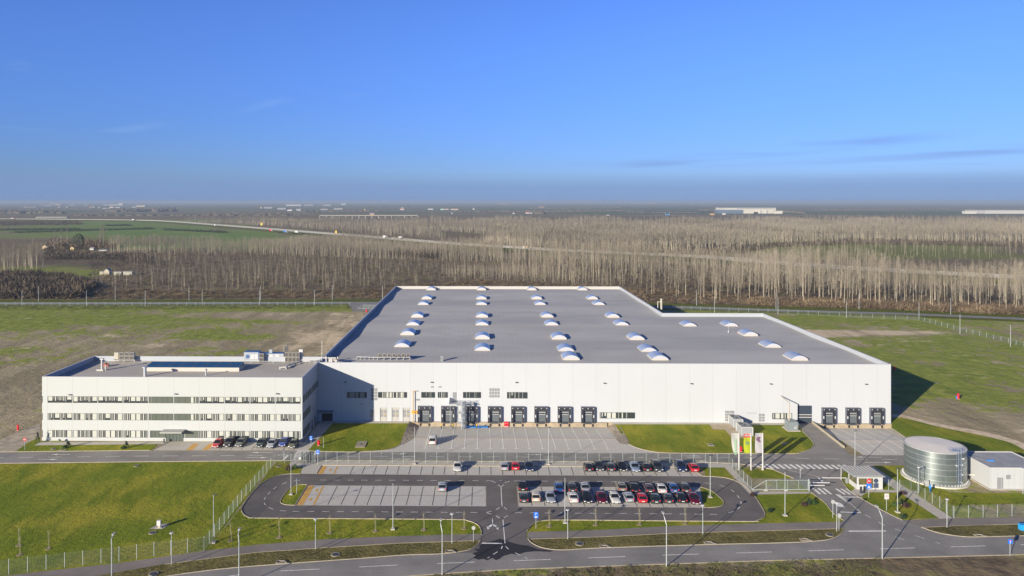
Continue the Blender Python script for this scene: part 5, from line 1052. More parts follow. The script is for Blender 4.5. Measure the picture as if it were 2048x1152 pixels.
mb = MB(); mb.add([(x*0.995, y*0.995, TH-0.05) for x, y in ring] + [(0, 0, TH+0.15)], [(i, (i+1) % n, n) for i in range(n)]); mb.build("roof", panel_mat("tank_roof", (0.90, 0.83, 0.70), 0, 0.9, seam=0.8, half=0.04), tk)
mb = MB()
for i in range(n):
    a, b_ = ring[i], ring[(i+1) % n]; mb.add([(a[0]*1.012, a[1]*1.012, TH-0.12), (b_[0]*1.012, b_[1]*1.012, TH-0.12), (b_[0]*1.012, b_[1]*1.012, TH+0.03), (a[0]*1.012, a[1]*1.012, TH+0.03), (b_[0]*0.985, b_[1]*0.985, TH+0.03), (a[0]*0.985, a[1]*0.985, TH+0.03)], [(0,1,2,3),(3,2,4,5)])
mb.build("rim", LGREY, tk)
mb = MB(); mb.tube((0, 0, 0), (0, 0, 0.28), TR+0.6, n=72); mb.build("base_slab", mat("base_concrete", (0.55, 0.53, 0.47), 0.9, var=0.1, scale=1), tk)
mb = MB()
for i in range(56):
    a = 2*math.pi*i/56; ca_, sa_ = math.cos(a), math.sin(a); p = (TR+0.1)*ca_, (TR+0.1)*sa_
    mb.obox(p, (ca_, sa_), 0.28, 0.1, 0.28, 0.62)
mb.each("anchor_bracket", LGREY, tk)
la = R(-74); lx, ly = (TR+0.22)*math.cos(la), (TR+0.22)*math.sin(la); tx, ty = -math.sin(la), math.cos(la)
mb = MB()
for s in (-0.35, 0.35): mb.tube((lx+tx*s, ly+ty*s, 0.6), (lx+tx*s, ly+ty*s, TH+1.1), 0.05, n=6)
for k in range(22): mb.tube((lx-tx*0.35, ly-ty*0.35, 0.8+k*0.29), (lx+tx*0.35, ly+ty*0.35, 0.8+k*0.29), 0.03, n=5)
mb.tube((lx-tx*0.8, ly-ty*0.8, 2.2), (lx-tx*0.8, ly-ty*0.8, TH+0.4), 0.03, n=5)
mb.build("ladder", mat("ladder_blue_grey", (0.22, 0.28, 0.40), 0.5, metal=0.3), tk)
mb = MB(); rr = 0.55
for k in range(12): mb.box(lx*0.9 - 1.5 + k*0.27, ly*0.9 + 0.15 + k*0.02, TH, lx*0.9 - 1.47 + k*0.27, ly*0.9 + 0.18 + k*0.02, TH+0.95)
for zz in (0.5, 0.95): mb.tube((lx*0.9-1.5, ly*0.9+0.16, TH+zz), (lx*0.9+1.5, ly*0.9+0.38, TH+zz), 0.03, n=5); mb.tube((lx*0.9-1.5, ly*0.9+0.16, TH+zz), (lx*0.9-1.3, ly*0.9+1.3, TH+zz), 0.03, n=5); mb.tube((lx*0.9+1.5, ly*0.9+0.38, TH+zz), (lx*0.9+1.4, ly*0.9+1.5, TH+zz), 0.03, n=5)
mb.box(lx*0.9-0.5, ly*0.9+0.4, TH+0.1, lx*0.9+0.6, ly*0.9+1.3, TH+0.3); mb.build("hatch_railing", mat("ladder_blue_grey", (0.22, 0.28, 0.40), 0.5), tk)
for (a, z) in ((-64, 5.7), (-61, 5.7), (-66, 4.5), (-66, 2.6), (-68, 1.0), (-80, 4.5)):
    mb = MB(); ca_, sa_ = math.cos(R(a)), math.sin(R(a)); mb.tube((TR*ca_*0.99, TR*sa_*0.99, z), ((TR+0.25)*ca_, (TR+0.25)*sa_, z), 0.13, n=8); mb.build("nozzle", SWHT, tk)
mb = MB(); mb.tube((TR*0.95, -1.0, 1.1), (TR+3.6, -1.6, 1.1), 0.17, n=8); mb.tube((TR*0.95, 0.4, 1.9), (TR+3.2, 0.2, 2.0), 0.09, n=6); mb.build("outlet_pipe", PIPEW, tk)
mb = MB(); mb.box(-4.9, -5.05, 0.1, -4.2, -4.6, 1.3); mb.build("valve_cabinet", LGREY, tk)
# blue hydrant figure
x, y = G(1860.5, 984); c = empty("pump_hydrant", (x, y, 0), 0, "tall blue hydrant standing in front of the water tank", "hydrant"); mb = MB(); mb.tube((0, 0, 0), (0, 0, 0.75), 0.13, n=8); mb.build("stem", BLUP, c); mb = MB(); mb.tube((0, 0, 0.75), (0, 0, 1.5), 0.24, 0.12, n=8); mb.tube((-0.35, 0, 0.9), (0.3, 0, 0.9), 0.08, n=6); mb.build("head", BLUP, c)
# pump house
ph = empty("pump_house", (103.6-2.2, 148.9, 0), 0, "low white pump house with grey flat roof beside the water tank", "pump house"); x0, y0 = G(1980.5, 979); ph.location = (x0, y0, 0)
PWd, PDd, PHt = 11.0, 9.6, 4.25
mb = MB(); mb.box(0, 0, 0.15, PWd, PDd, PHt); mb.build("wall", panel_mat("pump_panels", (0.46, 0.48, 0.49), 0.4, 1.15, seam=0.82, half=0.02), ph)
mb = MB(); mb.box(0.15, 0.15, PHt-0.1, PWd-0.15, PDd-0.15, PHt+0.02); mb.build("roof", mat("pump_roof", (0.34, 0.345, 0.36), 0.8, var=0.08, scale=0.5), ph)
mb = MB(); mb.box(-0.08, -0.08, PHt, PWd+0.08, 0.12, PHt+0.16); mb.box(-0.08, PDd-0.12, PHt, PWd+0.08, PDd+0.08, PHt+0.16); mb.box(-0.08, 0.12, PHt, 0.12, PDd-0.12, PHt+0.16); mb.box(PWd-0.12, 0.12, PHt, PWd+0.08, PDd-0.12, PHt+0.16); mb.build("coping", COPE, ph)
mb = MB(); mb.box(-0.35, -0.35, 0, PWd+0.35, PDd+0.35, 0.15); mb.build("plinth", CONC, ph)
mb = MB(); mb.box(1.35, -0.05, 0.2, 2.1, -0.003, 2.4); mb.box(2.2, -0.05, 0.2, 2.5, -0.003, 2.4); mb.build("door", LOUV, ph)
mb = MB(); mb.box(3.1, -0.05, 2.1, 4.0, -0.003, 2.95); mb.build("louvre", LOUV, ph)
mb = MB(); mb.box(2.2, 4.0, PHt+0.02, 3.6, 4.35, PHt+0.25); mb.build("blue_sheet", BLUP, ph)
mb = MB()
for i in range(5): mb.box(0.9 + i*0.2, 5.6 - i*0.25, PHt+0.02, 1.05 + i*0.2, 5.8 - i*0.25, PHt+0.14)
for i in range(8): mb.box(2.0 + i*0.45, 8.8 - i*0.95, PHt+0.02, 2.2 + i*0.45, 8.95 - i*0.95, PHt+0.1)
mb.build("roof_anchor", MGREY, ph)
# ------------------------------------------------------------------ guardhouse
x0, y0 = G(1714, 979); gh = empty("guardhouse", (x0, y0, 0.03), 0, "small white gatehouse with dark windows and a ribbed canopy roof", "gatehouse")
mb = MB(); w, d = 5.1, 3.5; h = 2.55
mb.box(0, 0, 0, w, 0.12, 0.95); mb.box(0, 0.12, 0, 0.12, d, 0.95); mb.box(w-0.12, 0.12, 0, w, d, h); mb.box(0.12, d-0.12, 0, w-0.12, d, h)
mb.box(0, 0, 0.95, 0.35, 0.12, h); mb.box(0.35, 0, h-0.35, w, 0.12, h); mb.box(1.95, 0, 0.95, 2.1, 0.12, h-0.35); mb.box(3.2, 0, 0.95, w, 0.12, h-0.35); mb.box(0, d-0.4, 0.95, 0.12, d, h); mb.box(0, 0.12, h-0.2, 0.12, d-0.4, h)
mb.build("wall", mat("guard_white", (0.49, 0.50, 0.50), 0.6), gh)
GHG = mat("guard_glass", (0.07, 0.09, 0.05), 0.15, spec=0.8, col2=(0.16, 0.13, 0.05), scale=2.0)
for (a, b_, z0, z1) in ((0.35, 1.95, 0.95, h-0.35), (2.1, 3.2, 0.25, h-0.35)):
    mb = MB(); mb.box(a, -0.02, z0, b_, -0.003, z1); f = mb.build("window", FRAME, gh); mb = MB(); mb.box(a+0.06, -0.03, z0+0.06, b_-0.06, -0.021, z1-0.06); mb.build("pane", GHG, f)
mb = MB(); mb.box(-0.02, 0.2, 0.95, -0.003, d-0.45, h-0.2); f = mb.build("window", FRAME, gh); mb = MB(); mb.box(-0.03, 0.26, 1.0, -0.021, d-0.5, h-0.25); mb.build("pane", GHG, f)
mb = MB(); mb.box(-0.85, -0.35, h, w+0.35, d+1.9, h+0.22); rf = mb.build("roof", MGREY, gh)
mb = MB()
for i in range(9):
    x = -0.75 + i*0.68; mb.box(x, -0.3, h+0.22, x+0.42, d+1.85, h+0.29)
mb.build("roof_rib", mat("roof_pale", (0.50, 0.49, 0.45), 0.6), rf)
mb = MB(); mb.box(w+0.02, 0.6, 1.0, w+0.25, 0.9, 1.9); mb.build("meter_box", ACM, gh)
mb = MB(); mb.tube((-0.7, d+1.6, 0), (-0.7, d+1.6, h), 0.06, n=6); mb.tube((w+0.2, d+1.6, 0), (w+0.2, d+1.6, h), 0.06, n=6); mb.build("post", SWHT, gh)
# barriers
def barrier(px, py, L, dirx, label, zz=1.0):
    x, y = G(px, py); b_ = empty("barrier_gate", (x, y, 0.03), 0, label, "barrier", "white barrier arms across the gate lanes")
    mb = MB(); mb.box(-0.2, -0.2, 0, 0.2, 0.2, 1.15); mb.build("housing", MGREY, b_); mb = MB()
    mb.box(0.2 if dirx > 0 else -L, -0.05, zz, L if dirx > 0 else -0.2, 0.05, zz+0.14); mb.build("arm", SWHT, b_)
barrier(1693, 966.5, 5.0, -1, "white barrier arm reaching from the gatehouse over the exit lane"); barrier(1617, 976, 4.2, 1, "white barrier arm over the entry lane beside the mesh gate"); barrier(1617, 981, 3.2, 1, "shorter second white arm in front on the entry lane", 0.95)
# ------------------------------------------------------------------ flag poles with banners
def banner(px, py, top, label, m_list, wd, faces, sway):
    x, y = G(px, py); f = empty("flag_pole", (x, y, 0.02), 0, label, "flag", "tall banner flags by the site road")
    H_ = CAMZ * (py - top) / (py - HYP)
    mb = MB(); mb.tube((0, 0, 0), (0, 0, H_), 0.16, 0.12, n=10); mb.build("pole", mat("pole_white", (0.5, 0.5, 0.49), 0.4), f); mb = MB(); mb.tube((0, 0, 0), (0, 0, 0.25), 0.3, n=10); mb.build("base", CONC, f)
    hb = H_ * 0.522; nx, nz = 6, 24; mb = MB(); vs = []
    for j in range(nz+1):
        for i in range(nx+1):
            u, v = i/nx, j/nz; ww = wd * (1 - sway * v * v); vs.append((-0.15 - ww*u, 0.12*math.sin(u*4.0 + v*5.0)*u, H_ - 0.15 - hb*v - (0.04 * math.sin(u * 3.1) if v > 0.99 else 0)))
    for j in range(nz):
        for i in range(nx):
            a = j*(nx+1)+i; mb.mi = faces(i/nx, j/nz); mb.add([vs[a], vs[a+1], vs[a+nx+2], vs[a+nx+1]], [(0, 3, 2, 1)])
    cl = mb.build("banner", m_list, f)
    mb = MB(); mb.box(-0.15-wd, -0.02, H_-0.13, 0, 0.02, H_-0.07); mb.build("crossbar", SWHT, f)
    return f, H_, hb
FW = mat("flag_white", (0.42, 0.42, 0.39), 0.9); FR_ = mat("flag_coral", (0.50, 0.10, 0.08), 0.9); FL = mat("flag_lime", (0.34, 0.40, 0.015), 0.9); FV = mat("flag_lilac_white", (0.38, 0.37, 0.39), 0.9)
MK_G = mat("mark_green", (0.22, 0.50, 0.27), 0.9); MK_P = mat("mark_purple", (0.16, 0.08, 0.14), 0.9); MK_T = mat("mark_slate", (0.10, 0.20, 0.20), 0.9)
f1, H1, hb1 = banner(1478, 940, 866, "white banner flag with green upright lettering, leftmost of the three poles", [FW], 1.55, lambda u, v: 0, 0.35)
f2, H2, hb2 = banner(1502, 940, 866, "lime banner flag with coral top, middle of the three poles", [FL, FR_], 1.45, lambda u, v: 1 if v < 0.19 else 0, 0.12)
f3, H3, hb3 = banner(1525.5, 940, 866, "pale lilac banner flag with dark purple emblem, rightmost of the three poles", [FV], 1.5, lambda u, v: 0, 0.06)
mb = MB(); 
for k in range(9):                                            # upright lettering on the first flag, run up the cloth
    z = H1 - 1.6 - k*0.38; mb.box(-0.85, -0.16, z, -0.60, -0.135, z+0.26); mb.box(-1.02 + (k % 2)*0.1, -0.16, z+0.03, -0.92 + (k % 2)*0.1, -0.135, z+0.2)
mb.build("lettering", MK_G, f1)
mb = MB(); zc = H2 - hb2*0.52; mb.box(-1.2, -0.16, zc+0.16, -0.6, -0.135, zc+0.32); mb.box(-1.2, -0.16, zc-0.32, -0.6, -0.135, zc-0.16); mb.box(-0.66, -0.16, zc-0.16, -0.5, -0.135, zc+0.16); mb.box(-1.2, -0.16, zc-0.05, -0.95, -0.135, zc+0.16); mb.build("emblem", MK_T, f2)
mb = MB()
for i, (a, w_) in enumerate(((-1.35, 0.14), (-1.15, 0.16), (-0.95, 0.1), (-0.75, 0.08), (-0.58, 0.14), (-0.4, 0.12))): mb.box(a, -0.16, H2-0.62, a+w_, -0.135, H2-0.36)
mb.build("lettering", SWHT, f2)
mb = MB(); zc = H3 - 1.35
mb.add([(-0.55, -0.17, zc+0.55), (-1.2, -0.17, zc+0.55), (-1.5, -0.17, zc), (-1.1, -0.17, zc-0.45), (-0.8, -0.17, zc)], [(0,1,2,3,4)]); mb.add([(-0.75, -0.17, zc-0.1), (-1.05, -0.17, zc-0.55), (-0.5, -0.17, zc-0.6)], [(0,1,2)]); mb.build("emblem", MK_P, f3)
# ------------------------------------------------------------------ fences
FENG = mat("fence_grey_green", (0.26, 0.32, 0.28), 0.5, metal=0.2); POSTM = mat("post_pale", (0.36, 0.41, 0.40), 0.5, metal=0.1)
PANELS = {}
def panel_mesh(L, h, far=False):
    k = (round(L, 1), h, far)
    if k not in PANELS:
        mb = MB(); L_ = k[0]; t = 0.0055 if not far else 0.016
        for i in range(11 if not far else 5): z = 0.08 + (h-0.12)*i/(10 if not far else 4); mb.box(0, -t, z-t, L_, t, z+t)
        n = max(2, int(L_/(0.22 if not far else 0.7)))
        for i in range(n+1): x = L_*i/n; mb.box(x-t*0.6, -t*0.6, 0.05, x+t*0.6, t*0.6, h)
        PANELS[k] = mb.mesh("panel", FENG)
    return PANELS[k]
PM = {}
def fence(px, label, h=2.1, step=2.52, far=False, z=0.02, group=None, name="mesh_fence"):
    pts = [Vector(G(*p)) for p in px]; f = empty(name, (pts[0].x, pts[0].y, z), 0, label, "fence", group)
    r = 0.034 if not far else 0.05
    if (h, r) not in PM: mb = MB(); mb.box(-r, -r, 0, r, r, h+0.08); PM[(h, r)] = mb.mesh("post", POSTM)
    org = pts[0]
    def put(nm, me_, p, rz=0.0):
        o = bpy.data.objects.new(nm, me_); COL.objects.link(o); o.parent = f; o.location = (p.x-org.x, p.y-org.y, 0); o.rotation_euler = (0, 0, rz); return o
    for a, b_ in zip(pts[:-1], pts[1:]):
        d = b_-a; n = max(1, round(d.length/step)); L = d.length/n; rz = math.atan2(d.y, d.x)
        for i in range(n):
            p = a + d*(i/n); put("post", PM[(h, r)], p)
            pm = panel_mesh(L, h, far); o = put("panel", pm, p, rz); o.scale = (L/round(L, 1), 1, 1)
    put("post", PM[(h, r)], pts[-1]); return f
fence([(-26, 1155), (17.5, 1148.7), (129, 1135), (238, 1123), (308, 1113), (408, 1102)], "pale mesh fence along the near edge of the big lawn", 2.3)
fence([(408, 1102), (483, 1003), (548.5, 928)], "pale mesh fence climbing diagonally from lawn corner to site road", 2.15)
fence([(548.5, 928), (590, 926)], "short mesh fence run between diagonal fence and turnstile", 2.1)
fence([(630, 926), (940, 927), (1458, 930)], "long mesh fence between the site road and the car park", 2.35)
fence([(1458, 930), (1503, 981)], "mesh fence beside the diagonal path near the flag poles", 2.1); fence([(1503, 981), (1533, 981.5)], "short mesh fence before the sliding gate", 2.1)
fence([(1777, 981), (1822, 981.5)], "short mesh fence right of the gatehouse", 2.1); fence([(1822, 981.5), (1850, 1000), (1879.5, 1017), (1906, 1036)], "mesh fence down the path in front of the water tank", 2.15)
fence([(1908, 1037), (2023.9, 1033), (2180, 1028)], "mesh fence along the cycle path at the right edge", 2.2)
fence([(-60, 612), (300, 611.8), (700, 611)], "distant fence along the perimeter road behind the office", 2.0, 5.0, True)
fence([(1345, 619), (1536, 625.5), (1700, 634), (1838, 641)], "distant fence behind the right part of the warehouse", 2.0, 5.0, True); fence([(1838, 641), (1920, 662), (2048, 694), (2200, 735)], "distant fence slanting across the right hand field", 2.0, 4.0, True)
# sliding gates
def sgate(a, b_, h, label, brace=True):
    A, B = Vector(G(*a)), Vector(G(*b_)); d = B-A; L = d.length; g = empty("sliding_gate", (A.x, A.y, 0.04), math.atan2(d.y, d.x), label, "gate")
    mb = MB(); mb.box(0, -0.05, 0.15, L, 0.05, 0.27); mb.box(L*0.25, -0.04, h-0.1, L, 0.04, h); mb.box(L-0.1, -0.045, 0.27, L, 0.045, h-0.1); mb.box(L*0.25-0.05, -0.045, 0.27, L*0.25+0.05, 0.045, h-0.1)
    mb.tube((0, 0, 0.25), (L*0.25, 0, h-0.08), 0.05, n=6)
    for k in range(1, 4): mb.box(L*(0.25+0.19*k)-0.03, -0.035, 0.27, L*(0.25+0.19*k)+0.03, 0.035, h-0.1)
    mb.build("gate_frame", POSTM, g); mb = MB(); n = int(L*0.75/0.12)
    for i in range(n): x = L*0.25 + (L*0.75)*i/n; mb.box(x-0.012, -0.01, 0.27, x+0.012, 0.01, h-0.08)
    mb.build("gate_infill", FENG, g)
    for xx in (L*0.24, L*0.6): mb = MB(); mb.box(xx-0.35, -0.2, -0.02, xx+0.35, 0.2, 0.16); mb.build("roller_block", CONC, g)
    mb = MB(); mb.box(L-0.02, -0.14, 0, L+0.16, 0.14, h+0.15); mb.build("post", POSTM, g); return g
sgate((1504, 981.8), (1617, 981.5), 2.15, "long sliding mesh gate with sloping brace beside the entry lane")
sgate((715, 617.5), (765, 617.5), 2.0, "small sliding gate at the rear driveway")
# turnstile
x, y = G(612, 927); ts = empty("turnstile", (x, y, 0.04), 0, "dark full-height turnstile at the gap in the car park fence", "turnstile"); DT = mat("turnstile_steel", (0.10, 0.13, 0.13), 0.5)
for i, xx in enumerate((-0.9, 0.1, 0.9, 1.5)): mb = MB(); mb.box(xx-0.07, -0.5, 0, xx+0.07, -0.36, 2.25); mb.box(xx-0.07, 0.5, 0, xx+0.07, 0.64, 2.25); mb.box(xx-0.07, -0.5, 2.25, xx+0.07, 0.64, 2.35); mb.build("frame", DT, ts)
for cx_ in (-0.4, 0.55):
    mb = MB(); mb.tube((cx_, 0.05, 0), (cx_, 0.05, 2.3), 0.06, n=8)
    for k in range(9):
        z = 0.3 + k*0.22
        for a in (0.3, 2.4, 4.5): mb.tube((cx_, 0.05, z), (cx_+0.42*math.cos(a), 0.05+0.42*math.sin(a), z), 0.022, n=5)
    mb.build("rotor", DT, ts)
x, y = G(600, 926.5); c = empty("card_reader", (x, y, 0.04), 0, "small white card reader post by the turnstile", "card reader"); mb = MB(); mb.tube((0, 0, 0), (0, 0, 0.8), 0.07, n=6); mb.build("post", FRAME, c); mb = MB(); mb.box(-0.22, -0.15, 0.8, 0.22, 0.15, 1.3); mb.build("head", SWHT, c)
# ------------------------------------------------------------------ lamps
LAMPM = mat("lamp_post_steel", (0.40, 0.44, 0.45), 0.45, metal=0.2)
def lamp_a():       # tall square-headed site lamp
    l = empty("street_lamp"); H_ = 8.1
    mb = MB(); mb.tube((0, 0, 0.2), (0, 0, H_), 0.08, 0.05, n=8); mb.build("pole", LAMPM, l)
    mb = MB(); mb.box(-0.35, -0.35, 0, 0.35, 0.35, 0.2); mb.build("base", CONC, l)
    mb = MB(); mb.box(-0.12, -0.1, H_, 0.55, 0.1, H_+0.12); mb.build("lamp_head", FRAME, l); return l
def lamp_b():       # short path lamp with a flat head
    l = empty("street_lamp"); H_ = 4.9
    mb = MB(); mb.tube((0, 0, 0), (0, 0, H_), 0.07, 0.05, n=8); mb.build("pole", LAMPM, l); mb = MB(); mb.tube((0, 0, H_), (0, 0, H_+0.14), 0.28, 0.3, n=12); mb.box(-0.32, -0.05, H_+0.05, 0.32, 0.05, H_+0.1); mb.build("lamp_head", SWHT, l); return l
def lamp_c():       # roadside column with bent arm
    l = empty("street_lamp"); H_ = 8.0
    mb = MB(); mb.tube((0, 0, 0), (0, 0, H_*0.82), 0.1, 0.07, n=8); mb.tube((0, 0, H_*0.82), (-0.25, 0.4, H_*0.95), 0.065, n=8); mb.tube((-0.25, 0.4, H_*0.95), (-0.3, 1.0, H_), 0.055, n=8); mb.build("pole", LAMPM, l); mb = MB(); mb.box(-0.45, 0.8, H_-0.05, -0.15, 1.5, H_+0.1); mb.build("lamp_head", LGREY, l); return l
LA = [(786, 1059, "tall lamp on the verge below the left parking block"), (1130, 1046, "tall lamp on the verge below the right parking block"), (582, 989.5, "tall lamp on the grass island at the left end of the car park"), (1420.5, 995, "tall lamp on the grass island at the right end of the car park"), (1570, 1031.5, "tall lamp on the lawn below the sliding gate"), (1710, 938, "tall lamp behind the gatehouse roof"), (1795, 1025, "tall lamp on the lawn between gatehouse path and cycle path"), (829, 928, "tall lamp on the fence line under the parked white van"), (1097, 929, "tall lamp on the fence line below the middle loading docks"), (427, 1086, "tall lamp beside the diagonal fence on the big lawn")]
LB = [(631, 1099, "short path lamp beside the cycle path left of the car park mouth"), (904, 1087, "short path lamp closest to the car park mouth on its left"), (1135.5, 1078.5, "short path lamp closest to the car park mouth on its right"), (1405.6, 1068.5, "short path lamp midway along the right cycle path"), (1894, 1055, "short path lamp at the corner of the right mesh fence"), (343, 1129, "short path lamp by the fence at bottom left"), (1673.5, 1062.5, "short path lamp at the gate road corner"), (1837.5, 985, "short slim lamp in front of the water tank"), (2046, 988, "short lamp at the right edge before the pump house")]
LC = [(884.5, 1150, "tall roadside lamp in the left foreground near the car park mouth"), (1333, 1133, "tall roadside lamp in the middle of the right foreground"), (1764.6, 1118, "tall roadside lamp in front of the gate road junction"), (478, 1172, "tall roadside lamp cut by the bottom edge, second from left"), (223.5, 1184, "leftmost tall roadside lamp cut by the bottom edge")]
def place(fn, L, grp, z=0.02):
    first = None
    for (px, py, lb) in L:
        x, y = G(px, py)
        if first is None: first = fn(); tag(first, lb, "street lamp", grp); first.location = (x, y, z)
        else: dup(first, (x, y, z), label=lb, group=grp)
place(lamp_a, LA, "tall lamps around the car park"); place(lamp_b, LB, "short lamps along the cycle path"); place(lamp_c, LC, "tall lamps beside the main road")
def lamp_d():
    l = empty("street_lamp"); H_ = 8.6; mb = MB(); mb.tube((0, 0, 0), (0, 0, H_), 0.12, 0.08, n=6); mb.build("pole", LAMPM, l); mb = MB(); mb.box(-0.15, -0.12, H_, 0.7, 0.12, H_+0.15); mb.build("lamp_head", FRAME, l); return l
RL = [(44, 613), (77, 603), (173, 613), (230.5, 601), (290.5, 612), (378, 601), (404.5, 611), (519, 611), (521, 601), (629, 611), (664.5, 600), (765, 601), (1393, 611), (1429, 625), (1552, 618), (1556, 628), (1693, 636), (1718, 619), (1838, 640), (1901.5, 629), (1920, 668), (2021, 693)]
side = lambda i: ("behind the office" if RL[i][0] < 700 else ("near the rear driveway" if RL[i][0] < 1000 else "right of the warehouse"))
first = None; nth = ["first", "second", "third", "fourth", "fifth", "sixth", "seventh", "eighth", "ninth", "tenth", "eleventh", "twelfth"]
for i, (px, py) in enumerate(RL):
    x, y = G(px, py); k = i if i < 12 else i - 12
    lb = "%s distant lamp from the left on the perimeter road %s" % (nth[k], "left of the warehouse" if i < 12 else "right of the warehouse")
    if first is None: first = lamp_d(); tag(first, lb, "street lamp", "distant lamps along the perimeter road"); first.location = (x, y, 0)
    else: dup(first, (x, y, 0), label=lb)
# ------------------------------------------------------------------ traffic signs
def sign(px, base, top, label, kind="P", w=0.9, back=False, group=None):
    x, y = G(px, base); H_ = CAMZ*(base-top)/(base-HYP); s = empty("traffic_sign", (x, y, 0.02), 0, label, "sign", group)
    mb = MB(); mb.tube((0, 0, 0), (0, 0, H_-0.05), 0.05, n=7); mb.build("pole", LAMPM, s)
    def text(tx, z, sz, m, y_=-0.095):
        cu = bpy.data.curves.new("letters", 'FONT'); cu.body = tx; cu.size = sz; cu.extrude = 0.004; cu.align_x = 'CENTER'; cu.align_y = 'CENTER'; cu.materials.append(m)
        o = bpy.data.objects.new("letters", cu); COL.objects.link(o); o.rotation_euler = (R(90), 0, 0); o.location = (0, y_, z)
        dg = bpy.context.evaluated_depsgraph_get(); me_ = bpy.data.meshes.new_from_object(o.evaluated_get(dg)); n_ = bpy.data.objects.new("lettering", me_); COL.objects.link(n_); n_.rotation_euler = o.rotation_euler; n_.location = o.location; n_.parent = s; bpy.data.objects.remove(o)
    if kind == "P":
        mb = MB(); mb.box(-w/2, -0.08, H_-w*1.35, w/2, -0.055, H_); mb.build("board", BLUE, s); text("P", H_-w*0.45, w*0.85, SWHT)
        mb = MB(); mb.box(-w*0.3, -0.095, H_-w*1.22, w*0.3, -0.081, H_-w*0.95); mb.build("symbol", SWHT, s)
    if kind == "noentry":
        mb = MB(); mb.tube((0, -0.08, H_-w/2), (0, -0.055, H_-w/2), w/2, n=20); mb.build("board", REDS, s); mb = MB(); mb.box(-w*0.36, -0.095, H_-w*0.6, w*0.36, -0.081, H_-w*0.42); mb.build("symbol", SWHT, s)
    if kind == "guard":
        mb = MB(); mb.tube((0, -0.08, H_-0.45), (0, -0.055, H_-0.45), 0.45, n=20); mb.build("board", REDS, s); mb = MB(); mb.box(-0.27, -0.095, H_-0.53, 0.27, -0.081, H_-0.37); mb.build("symbol", SWHT, s)
        mb = MB(); mb.box(-0.48, -0.08, H_-1.9, 0.48, -0.055, H_-0.95); mb.build("board", BLUE, s); mb = MB(); mb.prism([(-0.3, 0), (0.3, 0), (0, 0.5)], -0.02, 0.0); mb.v = [(a, -0.082 + c, H_-1.75 + b_) for (a, b_, c) in mb.v]; mb.build("symbol", SWHT, s)
    if kind == "board":
        mb = MB(); mb.box(-w/2, -0.08, H_-w*1.3, w/2, -0.055, H_); mb.build("board", SWHT, s); mb = MB(); mb.tube((0, -0.095, H_-w*0.6), (0, -0.081, H_-w*0.6), w*0.24, n=14); mb.build("symbol", mat("pink_mark", (0.55, 0.18, 0.20), 0.6), s)
        mb = MB(); mb.tube((0, -0.11, H_-w*0.6), (0, -0.096, H_-w*0.6), w*0.15, n=14); mb.build("symbol", SWHT, s)
    if kind == "dead":
        mb = MB(); mb.box(-w/2, -0.08, H_-w, w/2, -0.055, H_); mb.build("board", BLUE, s); mb = MB(); mb.box(-w*0.08, -0.095, H_-w*0.9, w*0.1, -0.081, H_-w*0.35); mb.build("symbol", SWHT, s); mb = MB(); mb.box(-w*0.25, -0.095, H_-w*0.32, w*0.25, -0.081, H_-w*0.18); mb.build("symbol", REDS, s)
    if kind == "back":
        mb = MB(); mb.tube((0, -0.05, H_-w/2), (0, -0.075, H_-w/2), w/2, n=18); mb.build("board", LGREY, s)
    if kind == "backsq":
        mb = MB(); mb.box(-w/2, 0.055, H_-w*1.3, w/2, 0.08, H_); mb.build("board", mat("board_back_dark", (0.05, 0.09, 0.2), 0.6), s)
sign(622, 895, 872, "blue parking sign at the corner of the office", w=0.68); sign(635.6, 930, 899.5, "blue parking sign behind the turnstile fence", w=0.72); sign(363, 879, 857.5, "blue parking sign before the office entrance", w=0.68)
sign(1072, 1057, 1024, "blue parking sign at the car park mouth", w=0.8); sign(49.7, 900, 875.5, "round red no entry sign at the dirt track by the office", "noentry", 0.75); sign(1737.5, 995, 957.5, "red round sign over blue square sign before the gatehouse", "guard")
sign(1773, 1021.5, 987, "white information board on the lawn below the gatehouse", "board", 0.82); sign(947, 1084, 1052, "round sign seen from behind at the car park exit", "back", 0.65); sign(2020, 1112, 1078.5, "small blue dead end sign at the right foreground", "dead", 0.72)
sign(1600.6, 957, 938, "small sign back seen above the sliding mesh gate", "back", 0.35); sign(593.5, 988, 958, "narrow dark blue sign on the left grass island", "backsq", 0.3); sign(567, 920, 900, "slim dark sign at the roadside before the parked office cars", "backsq", 0.22); sign(1665.7, 1035.5, 1000, "round grey sign back on the left of the gate road", "back", 0.7); sign(1678, 1061, 1027, "grey sign back beside the lamp at the gate road corner", "back", 0.75); sign(647, 896, 874, "bare slim post on the lawn by the red hydrant", "none")
x, y = G(2046, 1061); c = empty("blue_bin", (x, y, 0.02), 0, "bright blue bin in the verge cut by the right edge", "bin"); mb = MB(); mb.box(-0.5, -0.3, 0.08, 0.9, 0.5, 0.95); mb.build("body", mat("bin_cyan", (0.02, 0.33, 0.75), 0.5), c); mb = MB(); mb.box(-0.55, -0.35, 0.95, 0.95, 0.55, 1.05); mb.build("lid", mat("bin_cyan", (0.02, 0.33, 0.75), 0.5), c)
x, y = G(328, 886); c = empty("info_post", (x, y, 0.02), 0, "short dark marker post at the left of the entrance forecourt", "post"); mb = MB(); mb.box(-0.15, -0.1, 0, 0.15, 0.1, 1.0); mb.build("post", FRAME, c)
x, y = G(1723, 989); c = empty("letter_panels", (x, y, 0.02), 0, "pair of dark angled panels on the kerb before the gatehouse", "panel"); mb = MB(); mb.box(-0.3, 0, 0.2, 0.15, 0.08, 1.5); mb.build("board", FRAME, c); mb = MB(); mb.prism([(0.4, 0), (1.0, 0.5), (1.0, 0.6), (0.4, 0.1)], 0.2, 1.5); mb.build("board", FRAME, c)
